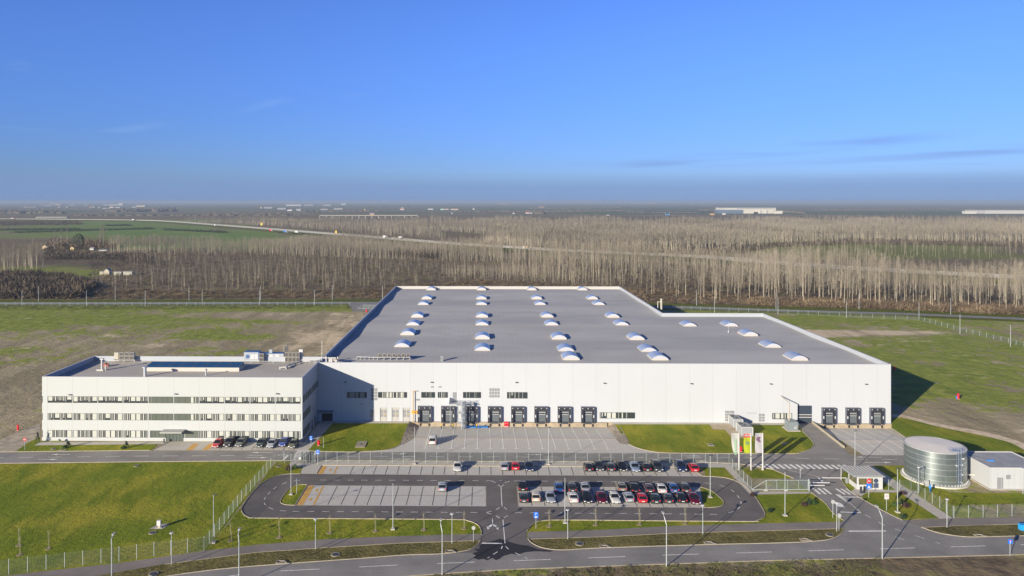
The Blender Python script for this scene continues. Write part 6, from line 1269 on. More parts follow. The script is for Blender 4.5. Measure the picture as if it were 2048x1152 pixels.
# ------------------------------------------------------------------ cars
CARGL = mat("car_glass", (0.012, 0.016, 0.022), 0.06, spec=0.9); TYRE = mat("tyre", (0.02, 0.02, 0.02), 0.85); RIM = mat("wheel_rim", (0.45, 0.46, 0.48), 0.35, metal=0.7)
HEADL = mat("headlight", (0.62, 0.64, 0.68), 0.2); TAILL = mat("tail_light", (0.55, 0.02, 0.03), 0.3); PLATE = mat("number_plate", (0.62, 0.62, 0.60), 0.5); TRIMB = mat("bumper_black", (0.035, 0.035, 0.038), 0.7)
def paint(name, col):
    k = "paint_" + name
    return mat(k, col, 0.32, metal=0.25 if name not in ("white", "cream", "red") else 0.0, spec=0.6, coat=0.6)
PAINT = dict(white=(0.52, 0.52, 0.51), silver=(0.33, 0.36, 0.41), ice=(0.26, 0.33, 0.43), cream=(0.50, 0.46, 0.38), beige=(0.24, 0.22, 0.18), grey=(0.12, 0.13, 0.12), dgrey=(0.05, 0.055, 0.06), black=(0.016, 0.017, 0.02), navy=(0.02, 0.035, 0.085), blue=(0.02, 0.09, 0.28), red=(0.40, 0.015, 0.025), dred=(0.12, 0.008, 0.022), green=(0.025, 0.045, 0.04), plum=(0.10, 0.07, 0.085), vivid=(0.015, 0.05, 0.30), olive=(0.11, 0.11, 0.08))
# side profile tables: station x along the car (0 rear .. 1 front): (x, sill z, belt z, half width)
SHAPES = {
 'hatch': dict(L=4.05, W=1.74, H=1.48, hood=0.74, cowl=0.94, wind0=0.72, wind1=0.52, roof1=0.13, rear0=0.02, tail=0.95, rearz=0.98),
 'sedan': dict(L=4.55, W=1.78, H=1.43, hood=0.72, cowl=0.92, wind0=0.71, wind1=0.55, roof1=0.27, rear0=0.13, tail=0.98, rearz=0.98),
 'suv': dict(L=4.45, W=1.85, H=1.66, hood=0.90, cowl=1.08, wind0=0.73, wind1=0.56, roof1=0.10, rear0=0.02, tail=1.05, rearz=1.10),
 'van': dict(L=4.4, W=1.82, H=1.82, hood=0.85, cowl=1.08, wind0=0.80, wind1=0.66, roof1=0.03, rear0=0.0, tail=1.05, rearz=1.10)}
def car_meshes(kind):
    """meshes of one car body style, front towards +Y, origin under its middle"""
    S = SHAPES[kind]; L, W_, H_ = S['L'], S['W'], S['H']; out = []
    yy = lambda u: (u - 0.5) * L
    # lower body: rings across the car
    st = [(0.0, 0.38, S['rearz']-0.22, 0.80), (0.02, 0.26, S['rearz']-0.05, 0.90), (0.06, 0.22, S['rearz'], 0.96), (0.16, 0.20, S['rearz'], 0.99), (0.30, 0.19, S['cowl']+0.02, 1.0), (0.5, 0.19, S['cowl'], 1.0), (S['wind0'], 0.20, S['cowl']-0.01, 0.99), (0.86, 0.21, (S['cowl']+S['hood'])/2, 0.97), (0.95, 0.23, S['hood']-0.04, 0.91), (0.985, 0.27, S['hood']-0.13, 0.82), (1.0, 0.36, S['hood']-0.25, 0.72)]
    rings = []
    for (u, z0, z1, k) in st:
        w = W_/2*k; m = (z0+z1)/2
        rings.append([(-w*0.90, yy(u), z0), (-w*0.99, yy(u), z0+0.14), (-w, yy(u), m), (-w*0.985, yy(u), z1-0.13), (-w*0.90, yy(u), z1-0.02), (-w*0.5, yy(u), z1+0.015), (w*0.5, yy(u), z1+0.015), (w*0.90, yy(u), z1-0.02), (w*0.985, yy(u), z1-0.13), (w, yy(u), m), (w*0.99, yy(u), z0+0.14), (w*0.90, yy(u), z0)])
    mb = MB(); mb.smooth = True; mb.loft(rings[::-1]); 
    # roof panel and pillars
    ra, rb = yy(S['roof1']), yy(S['wind1']); wr = W_/2*0.74
    zr = H_; mb.smooth = True
    rr = []
    for y_, dz in ((ra-0.02, -0.06), (ra+0.12, -0.01), ((ra+rb)/2, 0.015), (rb-0.1, 0.0), (rb+0.02, -0.05)):
        rr.append([(-wr-0.05, y_, zr-0.09+dz), (-wr+0.03, y_, zr-0.02+dz), (-wr*0.45, y_, zr+dz), (wr*0.45, y_, zr+dz), (wr-0.03, y_, zr-0.02+dz), (wr+0.05, y_, zr-0.09+dz)])
    mb.loft(rr[::-1])
    mb.smooth = False
    bl = S['cowl'] - 0.03; yf, yr = yy(S['wind0']), yy(S['rear0']); wb = W_/2*0.93
    for s in (-1, 1):
        for (y0, z0, y1, z1) in ((yf, bl, rb, zr-0.09), (yr+0.05, S['rearz']-0.03, ra, zr-0.12), (yy(0.42), bl, yy(0.40), zr-0.09)):
            mb.tube((s*wb, y0, z0), (s*(wr+0.02), y1, z1), 0.045, n=5)
    out.append(("body", None, mb))
    # glasshouse faces
    g = 0.012
    mb = MB(); mb.quad((-wb+0.06, yf+0.02, bl+0.03), (wb-0.06, yf+0.02, bl+0.03), (wr-0.02, rb+0.02, zr-0.07), (-wr+0.02, rb+0.02, zr-0.07)); out.append(("windscreen", CARGL, mb))
    mb = MB(); mb.quad((wb-0.08, yr+0.02, S['rearz']-0.02), (-wb+0.08, yr+0.02, S['rearz']-0.02), (-wr+0.04, ra-0.02, zr-0.09), (wr-0.04, ra-0.02, zr-0.09)); out.append(("rear_window", CARGL, mb))
    for s in (-1, 1):
        mb = MB(); q = [(s*(wb+0.0), yr+0.12, S['rearz']-0.02), (s*(wb+0.0), yf-0.06, bl+0.02), (s*(wr+0.03), rb-0.02, zr-0.1), (s*(wr+0.03), ra+0.04, zr-0.11)]
        mb.add(q, [(0, 1, 2, 3) if s > 0 else (3, 2, 1, 0)]); out.append(("side_window", CARGL, mb))
    for s in (-1, 1):
        mb = MB(); x0, x1 = sorted((s*(W_/2*0.52), s*(W_/2*0.86))); hz = S['hood']-0.24
        mb.box(x0, L/2-0.13, hz, x1, L/2-0.025, hz+0.15); out.append(("headlight", HEADL, mb))
        mb = MB(); x0, x1 = sorted((s*(W_/2*0.62), s*(W_/2*0.90))); rz_ = S['rearz']-0.30
        mb.box(x0, -L/2-0.005, rz_, x1, -L/2+0.10, rz_+0.2); out.append(("tail_light", TAILL, mb))
        mb = MB(); x0, x1 = sorted((s*(W_/2*0.95), s*(W_/2*0.95+0.19))); mb.box(x0, yf-0.42, bl+0.02, x1, yf-0.28, bl+0.17); out.append(("mirror", None, mb))
    mb = MB(); mb.box(-0.26, -L/2-0.02, 0.52, 0.26, -L/2+0.02, 0.66); out.append(("number_plate", PLATE, mb))
    mb = MB(); mb.box(-0.26, L/2-0.02, 0.36, 0.26, L/2+0.02, 0.48); out.append(("number_plate", PLATE, mb))
    mb = MB(); mb.box(-W_/2*0.72, L/2-0.06, 0.24, W_/2*0.72, L/2+0.01, 0.35); out.append(("grille", TRIMB, mb)); mb = MB(); mb.box(-W_/2*0.75, -L/2-0.01, 0.24, W_/2*0.75, -L/2+0.06, 0.36); out.append(("bumper", TRIMB, mb))
    for s in (-1, 1):
        for u in (0.18, 0.81):
            mb = MB(); y_ = yy(u); mb.tube((s*(W_/2-0.20), y_, 0.32), (s*(W_/2+0.005), y_, 0.32), 0.32, n=14); out.append(("tyre", TYRE, mb))
            mb = MB(); mb.tube((s*(W_/2+0.0), y_, 0.32), (s*(W_/2+0.012), y_, 0.32), 0.20, n=10); out.append(("rim", RIM, mb))
    return [(n_, m_, b_) for (n_, m_, b_) in out]
CM = {}
def car(px, py, kind, color, front, label, group):
    """px, py: the middle of the bumper nearest the camera, on the ground"""
    key = (kind, color)
    if key not in CM:
        p = paint(color, PAINT[color]); CM[key] = [(n_, b_.mesh(n_, m_ or p)) for (n_, m_, b_) in car_meshes(kind)]
    x, y = G(px, py); L = SHAPES[kind]['L']
    z = 0.045
    c = empty("parked_car", (x, y + L/2, z), math.pi if front else 0.0, label, "car", group)
    c.rotation_euler[2] += RNDC.uniform(-0.025, 0.025)
    wheel = None
    for n_, me_ in CM[key]:
        if n_ == "tyre":
            wheel = empty("wheel"); wheel.parent = c
            o = bpy.data.objects.new("tyre", me_); COL.objects.link(o); o.parent = wheel
        elif n_ == "rim":
            o = bpy.data.objects.new("rim", me_); COL.objects.link(o); o.parent = wheel
        else:
            o = bpy.data.objects.new(n_, me_); COL.objects.link(o); o.parent = c
RNDC = random.Random(3)
g1, g2, g3, g4 = "cars in the upper parking row by the fence", "cars in the back row of the middle parking block", "cars in the front row of the middle parking block", "cars parked before the office"
CARS = [
 (914.7, 946.2, 'sedan', 'white', 1, "white sedan alone at the fence side row, facing the camera", g1), (1009.5, 944, 'hatch', 'silver', 0, "pale silver hatchback left of the red car by the fence", g1), (1031.5, 943.4, 'hatch', 'red', 0, "red hatchback in the group of three by the fence", g1), (1059, 945.5, 'sedan', 'navy', 1, "dark blue sedan right of the red car by the fence", g1),
 (1179, 945.8, 'hatch', 'black', 0, "black hatchback at the left end of the seven fence side cars", g1), (1200.5, 944.6, 'sedan', 'dgrey', 1, "charcoal sedan second in the seven fence side cars", g1), (1223.5, 945.8, 'hatch', 'dgrey', 0, "charcoal hatchback third in the seven fence side cars", g1), (1247, 945.6, 'sedan', 'black', 1, "black sedan fourth in the seven fence side cars", g1), (1273.5, 947, 'sedan', 'ice', 1, "pale blue sedan among the dark cars by the fence", g1), (1296, 946, 'hatch', 'black', 0, "black hatchback right of the pale blue sedan", g1), (1318.5, 947, 'suv', 'dgrey', 1, "charcoal tall car at the right end of the seven", g1), (1366.5, 946.8, 'suv', 'navy', 1, "navy tall car left of the red one at the right end", g1), (1391, 946.8, 'hatch', 'red', 0, "red hatchback at the far right of the fence side row", g1),
 (884.4, 986.3, 'hatch', 'silver', 0, "silver hatchback alone in the left parking block", "cars in the left parking block"),
 (1046, 985.5, 'sedan', 'black', 0, "black sedan at the far left of the back row", g2), (1120.5, 989.3, 'sedan', 'blue', 0, "bright blue sedan left of the lamp in the back row", g2), (1145.5, 988, 'hatch', 'dgrey', 0, "charcoal hatchback just right of the lamp in the back row", g2), (1172.5, 988.4, 'sedan', 'silver', 0, "silver sedan ending the left group of the back row", g2),
 (1246, 986.6, 'hatch', 'beige', 0, "beige grey hatchback starting the right group of the back row", g2), (1272, 989.4, 'sedan', 'black', 0, "black sedan right of the beige car in the back row", g2), (1301, 989.4, 'hatch', 'plum', 0, "dark plum hatchback left of the white car in the back row", g2), (1327, 990.4, 'sedan', 'white', 0, "white sedan in the back row between plum and blue cars", g2), (1350.5, 988.6, 'hatch', 'blue', 0, "blue hatchback right of the white car in the back row", g2), (1373.5, 988.6, 'hatch', 'dgrey', 0, "dark hatchback at the right end of the back row", g2),
 (1048.5, 1009, 'hatch', 'dgrey', 0, "dark hatchback at the left corner of the front row", g3), (1073, 1007, 'hatch', 'cream', 0, "cream white hatchback second in the front row", g3), (1102.5, 1009.6, 'sedan', 'silver', 1, "silver sedan facing the camera left of the lamp", g3), (1149, 1009.4, 'sedan', 'white', 0, "white low car just right of the lamp in the front row", g3), (1176.5, 1009.6, 'hatch', 'black', 1, "black hatchback facing the camera beside the white low car", g3), (1206.5, 1010.4, 'sedan', 'dred', 1, "dark red sedan facing the camera in mid front row", g3), (1233, 1010.8, 'sedan', 'white', 1, "white sedan facing the camera right of the dark red one", g3), (1260, 1007.8, 'hatch', 'silver', 0, "silver hatchback between white sedan and red car", g3), (1287, 1009.6, 'hatch', 'red', 0, "bright red hatchback in the front row", g3), (1313, 1010.8, 'hatch', 'green', 0, "very dark green hatchback right of the bright red one", g3), (1339, 1010.4, 'hatch', 'dgrey', 0, "dark hatchback third from the right in the front row", g3), (1366, 1009.8, 'sedan', 'black', 0, "black sedan second from the right in the front row", g3), (1393.5, 1012.5, 'sedan', 'dred', 1, "dark red sedan at the right end of the front row", g3),
 (430, 897.8, 'hatch', 'red', 1, "red hatchback leftmost before the office", g4), (453, 896.6, 'suv', 'black', 1, "black tall car beside the red one before the office", g4), (476, 896.2, 'sedan', 'grey', 1, "grey sedan third from the left before the office", g4), (517, 897.2, 'hatch', 'green', 1, "dark green hatchback left of the white car before the office", g4), (539, 898.2, 'sedan', 'silver', 1, "white silver sedan before the office", g4), (563.5, 895.6, 'hatch', 'vivid', 1, "deep blue hatchback before the office", g4), (583, 898.9, 'hatch', 'olive', 1, "olive grey hatchback rightmost before the office corner", g4),
 (864.8, 891.8, 'van', 'white', 0, "white van standing alone on the truck yard", "vehicles on the truck yard")]
for a in CARS: car(*a)
# ------------------------------------------------------------------ trees, scrub and the far country
NR = np.random.RandomState(17)
BARK = mat("poplar_bark", (0.38, 0.335, 0.25), 0.9, var=0.15, scale=0.3); TWIG = mat("poplar_twigs", (0.215, 0.187, 0.143), 0.95, var=0.22, scale=0.012, col2=(0.31, 0.272, 0.208)); TWIGF = mat("far_twigs", (0.185, 0.163, 0.13), 0.95, var=0.2, scale=0.004, col2=(0.25, 0.222, 0.175))
BUSH = mat("scrub_twigs", (0.095, 0.068, 0.045), 0.95, col2=(0.19, 0.14, 0.085), scale=0.05); BUSHD = mat("dark_scrub", (0.060, 0.048, 0.036), 0.95, col2=(0.125, 0.095, 0.062), scale=0.06); EVER = mat("evergreen", (0.02, 0.04, 0.018), 0.9, col2=(0.045, 0.07, 0.03), scale=0.5)
def tris_to_mesh(name, V_, mats, mi=None):
    """V_: (n,3,3) triangles"""
    n = len(V_); me = bpy.data.meshes.new(name); me.vertices.add(n*3); me.loops.add(n*3); me.polygons.add(n)
    me.vertices.foreach_set("co", V_.reshape(-1).astype(np.float32)); me.loops.foreach_set("vertex_index", np.arange(n*3, dtype=np.int32))
    me.polygons.foreach_set("loop_start", np.arange(0, n*3, 3, dtype=np.int32)); me.polygons.foreach_set("loop_total", np.full(n, 3, dtype=np.int32))
    for m_ in mats: me.materials.append(m_)
    if mi is not None: me.polygons.foreach_set("material_index", mi.astype(np.int32))
    me.update(); me.validate(); return me
def spike(a, b_, w, rs):
    d = b_ - a; u = np.cross(d, rs.normal(size=3)); u /= (np.linalg.norm(u) + 1e-9)
    return [a - u*w/2, a + u*w/2, b_]
def tree_tris(h, rs, nb, twigs, bw, tw, spread=0.30, t0=0.22, up=1.0, trunk=0.16):
    T, C = [], []
    lean = rs.normal(size=2)*0.015*h; top = np.array([lean[0], lean[1], h])
    def at_(t): return np.array([lean[0]*t*t, lean[1]*t*t, h*t])
    K = 5
    for k in range(K):
        a, b_ = at_(k/K), at_((k+1)/K); ra, rb = trunk*(1-0.8*k/K), trunk*(1-0.8*(k+1)/K)
        for s in range(3):
            p, q = 2.094*s, 2.094*(s+1); A = a + ra*np.array([math.cos(p), math.sin(p), 0]); B = a + ra*np.array([math.cos(q), math.sin(q), 0]); Cc = b_ + rb*np.array([math.cos(p), math.sin(p), 0]); D = b_ + rb*np.array([math.cos(q), math.sin(q), 0])
            T += [[A, B, D], [A, D, Cc]]
    for i in range(nb):
        t = t0 + (0.97-t0)*rs.rand()**0.85; az = rs.rand()*6.283; a = at_(t)
        L = h*(spread*(1.05-t)+0.05)*rs.uniform(0.7, 1.15); k = rs.uniform(0.35, 0.80)
        d = np.array([math.cos(az)*k, math.sin(az)*k, up]); d /= np.linalg.norm(d); b_ = a + d*L
        if b_[2] > h*1.03: b_[2] = h*1.03
        C.append(spike(a, b_, bw, rs))
        for j in range(twigs):
            p = a + (b_-a)*rs.uniform(0.25, 1.0); dd = d*0.8 + rs.normal(size=3)*0.42 + np.array([0, 0, 0.25]); dd /= np.linalg.norm(dd)
            C.append(spike(p, p + dd*rs.uniform(0.5, 1.0)*L*0.38, tw, rs))
    return np.array(T), np.array(C)
# templates of unit kinds, scaled when placed
NEAR = [tree_tris(20, NR, 50, 11, 0.07, 0.05, spread=0.38, t0=0.32) for _ in range(8)]
NEARS = [tree_tris(12, NR, 24, 6, 0.07, 0.05, spread=0.22, t0=0.15, trunk=0.10) for _ in range(6)]
MID = [tree_tris(20, NR, 24, 6, 0.09, 0.07, spread=0.40, t0=0.36, trunk=0.13) for _ in range(8)]
MIDS = [tree_tris(12, NR, 14, 4, 0.06, 0.045, spread=0.34, t0=0.2, trunk=0.08) for _ in range(6)]
FARR = [tree_tris(21, NR, 14, 2, 0.32, 0.24, spread=0.40, trunk=0.2, t0=0.38) for _ in range(8)]
def scatter(px, spacing, rows=None, jit=0.35, world=None):
    poly = world or [G(*p) for p in px]; xs = [p[0] for p in poly]; ys = [p[1] for p in poly]
    sx, sy = spacing if isinstance(spacing, tuple) else (spacing, spacing)
    X, Y = np.meshgrid(np.arange(min(xs), max(xs), sx), np.arange(min(ys), max(ys), sy))
    X = X.ravel() + NR.normal(size=X.size)*sx*jit; Y = Y.ravel() + NR.normal(size=Y.size)*sy*jit*0.5
    k = inpoly(poly, X, Y); return np.stack([X[k], Y[k]], 1)
def visible(P, margin=60):
    k = []
    for i, (x, y) in enumerate(P):
        u, v = PX(x, y, 8)
        if -margin < u < 2048 + margin: k.append(i)
    return P[k]
def patchy(P, thr=0.30, s=0.02):      # thins a stand in irregular gaps
    P = np.array(P); u = np.zeros(len(P))
    for (a, b_, c_, w) in ((1.0, 0.35, 0.0, 1.0), (-0.45, 1.1, 1.7, 0.8), (2.1, 1.3, 4.0, 0.5), (1.4, -2.6, 2.2, 0.45)): u += w*np.sin((P[:, 0]*a + P[:, 1]*b_)*s + c_)
    u = (u - u.min())/(u.max() - u.min()+1e-9); return P[(u > thr) | (NR.rand(len(P)) < 0.35)]
def near_road(P, w=26):        # keep trees off the motorway
    M = np.array([(p.x, p.y) for p in mpts]); keep_ = np.ones(len(P), bool)
    for a, b_ in zip(M[:-1], M[1:]):
        d = b_-a; L2 = (d**2).sum(); t = np.clip(((P-a)@d)/L2, 0, 1); q = a + t[:, None]*d; keep_ &= (((P-q)**2).sum(1) > w*w)
    return P[keep_]
def stamp(P, temps, hr, base_h):
    Ts, Cs = [], []
    for (x, y) in P:
        T, C = temps[NR.randint(len(temps))]; s = NR.uniform(*hr)/base_h*(0.86 + 0.16*math.sin(x*0.031 + 1.3*math.sin(y*0.017)) + 0.06*math.sin(x*0.11 + y*0.05)); a = NR.rand()*6.283; ca_, sa_ = math.cos(a), math.sin(a)
        M = np.array([[ca_, -sa_, 0], [sa_, ca_, 0], [0, 0, 1]])*s; o = np.array([x, y, 0]); Ts.append(T@M.T + o); Cs.append(C@M.T + o)
    return np.concatenate(Ts), np.concatenate(Cs)
def mass(name, sets, label, tm=None):
    Ts = [s[0] for s in sets]; Cs = [s[1] for s in sets]; T = np.concatenate(Ts); C = np.concatenate(Cs)
    me = tris_to_mesh(name, np.concatenate([T, C]), [BARK, tm or TWIG], np.concatenate([np.zeros(len(T)), np.ones(len(C))]))
    o = bpy.data.objects.new(name, me); COL.objects.link(o); tag(o, label, "trees", None, "stuff"); return o
def hidden(x, y):          # behind the warehouse roof as the photograph sees it
    u, v = PX(x, y, 0); return (790 < u < 1240 and v > 574) or (u < 790 and v > 600)
S1 = near_road(visible(scatter([(1000, 545), (1240, 570), (1300, 590), (1400, 604), (1540, 608), (1700, 613), (1850, 619), (2110, 628), (2110, 562), (1900, 550), (1700, 539), (1536, 529), (1400, 520), (1160, 509), (1040, 503), (1000, 520)], (7.4, 8.6))))
S1 = patchy(S1, 0.26)
belt = []
for i in range(len(mpts)-1):
    if PX(mpts[i].x, mpts[i].y, 0)[0] > 1150:
        d = (mpts[i+1]-mpts[i]); L_ = d.length; d = d.normalized(); n = Vector((-d.y, d.x))
        for k in range(int(L_/0.75)): p = mpts[i] + d*NR.uniform(0, L_) - n*NR.uniform(27, 62); belt.append((p.x, p.y))
belt = visible(np.array(belt))
S1b = visible(scatter([(905, 560), (1250, 573), (1180, 552), (1000, 540), (880, 545)], (3.6, 6.0)))
S2 = visible(scatter([(185, 572), (260, 583), (400, 588), (760, 583), (930, 566), (1000, 545), (985, 532), (600, 521), (330, 516), (250, 530), (262, 552), (185, 552)], (6.8, 13)))
S2 = patchy(S2, 0.32, 0.035)
S3 = near_road(visible(scatter([(215, 507), (560, 512), (800, 520), (1000, 526), (1010, 508), (860, 499), (640, 488), (560, 494), (225, 499)], (4.6, 6.0))), 30)
S4 = scatter([(-60, 543), (92, 541), (84, 520), (-60, 518)], (6.5, 9))
order = sorted([(y, x, 'R') for x, y in S1 if not hidden(x, y)] + [(y, x, 'S') for x, y in S1b if not hidden(x, y)] + [(y, x, 'S') for x, y in S2 if not hidden(x, y)] + [(y, x, 'L') for x, y in S4 if x > -420])
def clear(y, x):
    u, v = PX(x, y, 6); return -5 < u < 2053
order = [o for o in order if clear(o[0], o[1])]
nR = [o for o in order if o[2] == 'R'][:170]; nS = [o for o in order if o[2] == 'S'][:112]; nL = [o for o in order if o[2] == 'L'][:14]
picked = set((o[1], o[0]) for o in nR + nS + nL)
TM = {}
for k, (T, C) in enumerate(NEAR): TM['R', k] = (tris_to_mesh("trunk", T, [BARK]), tris_to_mesh("crown", C, [TWIG]))
for k, (T, C) in enumerate(NEARS): TM['S', k] = (tris_to_mesh("trunk", T, [BARK]), tris_to_mesh("crown", C, [TWIG]))
def one_tree(x, y, kind, h, label, group):
    base_h = 20 if kind == 'R' else 12; k = NR.randint(8 if kind == 'R' else 6); s = h/base_h
    r = empty("poplar_tree", (x, y, 0), NR.rand()*6.283, label, "tree", group); r.scale = (s, s, s)
    for nm_, me_ in zip(("trunk", "crown"), TM[kind, k]):
        o = bpy.data.objects.new(nm_, me_); COL.objects.link(o); o.parent = r
for (y, x, _) in nR: one_tree(x, y, 'R', NR.uniform(14.5, 22), "tall bare poplar with pale trunk at the near edge of the right plantation", "tall poplars at the near edge of the right plantation")
for (y, x, _) in nS: one_tree(x, y, 'S', NR.uniform(8.5, 13), "thin young bare poplar among the scrub behind the perimeter road", "thin young poplars beyond the perimeter road")
for (y, x, _) in nL: one_tree(x, y, 'R', NR.uniform(20, 27), "tall bare poplar in the dark clump at the left edge", "tall poplars at the left edge")
rest = lambda P: np.array([p for p in P if (p[0], p[1]) not in picked])
mass("poplar_plantation", [stamp(rest(S1), MID, (15, 24), 20), stamp(belt, MID, (18, 24), 20)], "dense bare poplar plantation filling the right middle distance")
mass("young_poplar_plantation", [stamp(rest(S2), MIDS, (8.5, 13), 12), stamp(rest(S1b), MIDS, (9, 12.5), 12), stamp(rest(S4), MID, (18, 26), 20)], "thin young poplars in rows on the brown ground at the middle left")
mass("poplar_belt", [stamp(S3, MID, (15, 20), 20)], "belt of bare poplars behind the young plantation")
# beyond the motorway
S5 = scatter([(1060, 498), (1300, 506), (1490, 503), (1545, 491), (1700, 484), (2150, 490), (2150, 470), (1000, 470), (960, 484)], (5.0, 7.0)); S5b = scatter([(830, 458), (1000, 472), (2150, 472), (2150, 458), (860, 456)], (7.5, 9)); S5c = scatter([(860, 458), (2150, 459), (2150, 448.5), (1080, 448), (860, 449)], (11, 14))
S5 = near_road(visible(S5), 30); S5b = patchy(S5b, 0.3, 0.006); S5c = patchy(S5c, 0.2, 0.004)
mass("far_wood", [stamp(S5, FARR, (19, 25), 21), stamp(visible(S5b), FARR, (19, 25), 21), stamp(visible(S5c), FARR, (20, 25), 20)], "wide bare wood beyond the motorway", TWIGF)
S6 = near_road(visible(scatter([(330, 444), (560, 446), (850, 448), (900, 482), (760, 470), (640, 460), (480, 449)], (8, 12))), 32); S6b = visible(scatter([(420, 447), (860, 447), (860, 443.5), (420, 444)], (16, 20)))
mass("far_wood", [stamp(S6, FARR, (14, 20), 21), stamp(S6b, FARR, (13, 17), 17)], "pale strip of bare trees north of the motorway at middle left", TWIGF)
S7 = scatter([(1500, 515), (2150, 520), (2150, 500), (1600, 497)], (17, 17)); mass("scattered_poplars", [stamp(near_road(visible(S7), 24), MID, (12, 18), 20)], "scattered thin poplars on the olive clearing by the motorway")
# bushes
def bush_tmpl(rs, n, flat=0.8):
    out = []
    for i in range(n):
        v = rs.normal(size=3); v /= np.linalg.norm(v); v[2] = abs(v[2])*flat; r = rs.uniform(0.55, 1.0); c = v*r; d = rs.normal(size=3)*0.16 + v*0.22; u = np.cross(d, rs.normal(size=3)); u /= np.linalg.norm(u)+1e-9; w = rs.uniform(0.05, 0.12)
        out.append([c - u*w, c + u*w, c + d*1.3])
    return np.array(out)
BT = [bush_tmpl(NR, 110) for _ in range(6)]; BF = [bush_tmpl(NR, 46, 0.9)*1.0 for _ in range(4)]
def bushes(name, P, rr, hr, m, label, temps=BT):
    out = []
    for (x, y) in P:
        T = temps[NR.randint(len(temps))]; r = NR.uniform(*rr); hh = NR.uniform(*hr); a = NR.rand()*6.283; ca_, sa_ = math.cos(a), math.sin(a)
        M = np.array([[ca_*r, -sa_*r, 0], [sa_*r, ca_*r, 0], [0, 0, hh]]); out.append(T@M.T + np.array([x, y, 0]))
    o = bpy.data.objects.new(name, tris_to_mesh(name, np.concatenate(out), [m])); COL.objects.link(o); return tag(o, label, "scrub", None, "stuff")
bushes("scrub_thicket", visible(scatter([(-40, 598), (160, 597), (185, 575), (150, 556), (60, 549), (-40, 551)], 3.6)), (2.2, 4.2), (2.5, 5.5), BUSHD, "dark brown thicket of scrub at the left behind the perimeter road")
bushes("scrub_hedge", visible(scatter([(1500, 610), (1700, 616), (2060, 631), (2060, 619), (1850, 610), (1700, 604), (1500, 600)], 2.6)), (1.8, 3.0), (1.8, 3.4), BUSH, "brown scrub hedge between road and poplars on the right")
bushes("undergrowth", visible(scatter([(160, 598), (765, 597), (1100, 600), (1400, 609), (1500, 610), (1500, 590), (1250, 575), (950, 560), (760, 580), (400, 583), (200, 578)], 5.2)), (1.2, 2.6), (0.7, 1.8), BUSH, "low brown undergrowth along the forest edge")
bushes("undergrowth", visible(scatter([(1250, 575), (1500, 600), (2060, 619), (2060, 600), (1700, 575), (1300, 540), (1000, 520)], 7.5)), (1.8, 3.6), (1.2, 2.8), BUSHD, "brown undergrowth among the poplars on the right", BF)
bushes("undergrowth", visible(scatter([(180, 575), (760, 580), (950, 560), (1000, 530), (600, 510), (260, 500), (180, 520)], 8.5)), (1.6, 4.0), (0.6, 1.8), BUSHD, "patchy undergrowth between the young poplars", BF)
bushes("scrub_patch", visible(scatter([(90, 520), (230, 520), (300, 530), (290, 516), (200, 508), (90, 500)], 6)), (3, 5), (2.5, 4.5), BUSHD, "dark scrub in the hollow behind the farm", BF)
bushes("undergrowth", visible(scatter([(1060, 500), (1300, 509), (1490, 506), (1545, 495), (1700, 488), (2100, 494), (2100, 486), (1700, 480), (1500, 492), (1060, 490)], (6, 8))), (3, 6), (2, 4), BUSHD, "dark undergrowth along the foot of the far wood", BF)
bushes("scrub_patch", visible(scatter([(780, 508), (870, 520), (880, 500), (800, 494)], 5)), (3, 5), (3, 6), BUSHD, "dark scrub clump near the motorway in the centre", BF)
bushes("scrub_patch", visible(scatter([(0, 452), (160, 450), (160, 444), (0, 444)], (16, 30))), (7, 14), (3, 6), BUSHD, "brown scrub beside the motorway at far left", BF)
bushes("hedge_row", np.concatenate([np.stack([np.linspace(*[G(a, y0)[0] for a in (x0, x1)], n), np.linspace(G(x0, y0)[1], G(x1, y1)[1], n)], 1) for (x0, y0, x1, y1, n) in ((30, 466, 210, 458, 60), (210, 452, 262, 452, 20), (330, 460, 500, 466, 40), (0, 461, 130, 459, 40))]), (5, 9), (3, 5), EVER, "dark hedges crossing the green fields", BF)
bushes("verge_weeds", scatter([(520, 1172), (900, 1150), (1280, 1131), (1764, 1118), (1764, 1152), (1024, 1175), (700, 1190)], 1.1), (0.3, 0.7), (0.12, 0.45), mat("weed_green", (0.06, 0.075, 0.02), 0.9, col2=(0.15, 0.135, 0.045), scale=0.35), "rough green weeds along the near edge of the main road", BF)
bushes("verge_weeds", visible(scatter([(0, 620), (700, 617), (700, 611), (0, 612)], 3.4)), (1.0, 2.2), (0.3, 0.8), mat("weed_green", (0.06, 0.085, 0.015), 0.9), "green weeds beneath the distant fence", BF)
# single trees by the farm
def round_tree(px, py, h, r, m, name, label, n=420, trunk=True):
    x, y = G(px, py); c = empty(name, (x, y, 0), 0, label, "tree"); rs = NR
    T, C = tree_tris(h, rs, 30, 6, 0.25, 0.2, spread=0.42, t0=0.2, trunk=0.4)
    if m is EVER:
        out = []
        for i in range(n):
            v = rs.normal(size=3); v /= np.linalg.norm(v); p = np.array([v[0]*r, v[1]*r, h*0.55 + v[2]*h*0.45])*1.0; d = rs.normal(size=3)*0.9; u = np.cross(d, v); u /= np.linalg.norm(u); out.append([p-u*0.7, p+u*0.7, p+d+v*0.8])
        C = np.array(out)
    o = bpy.data.objects.new("trunk", tris_to_mesh("trunk", T, [BARK])); COL.objects.link(o); o.parent = c
    o = bpy.data.objects.new("crown", tris_to_mesh("crown", C, [m])); COL.objects.link(o); o.parent = c
round_tree(157, 497, 17, 6, EVER, "evergreen_tree", "dark round evergreen tree by the distant farm")
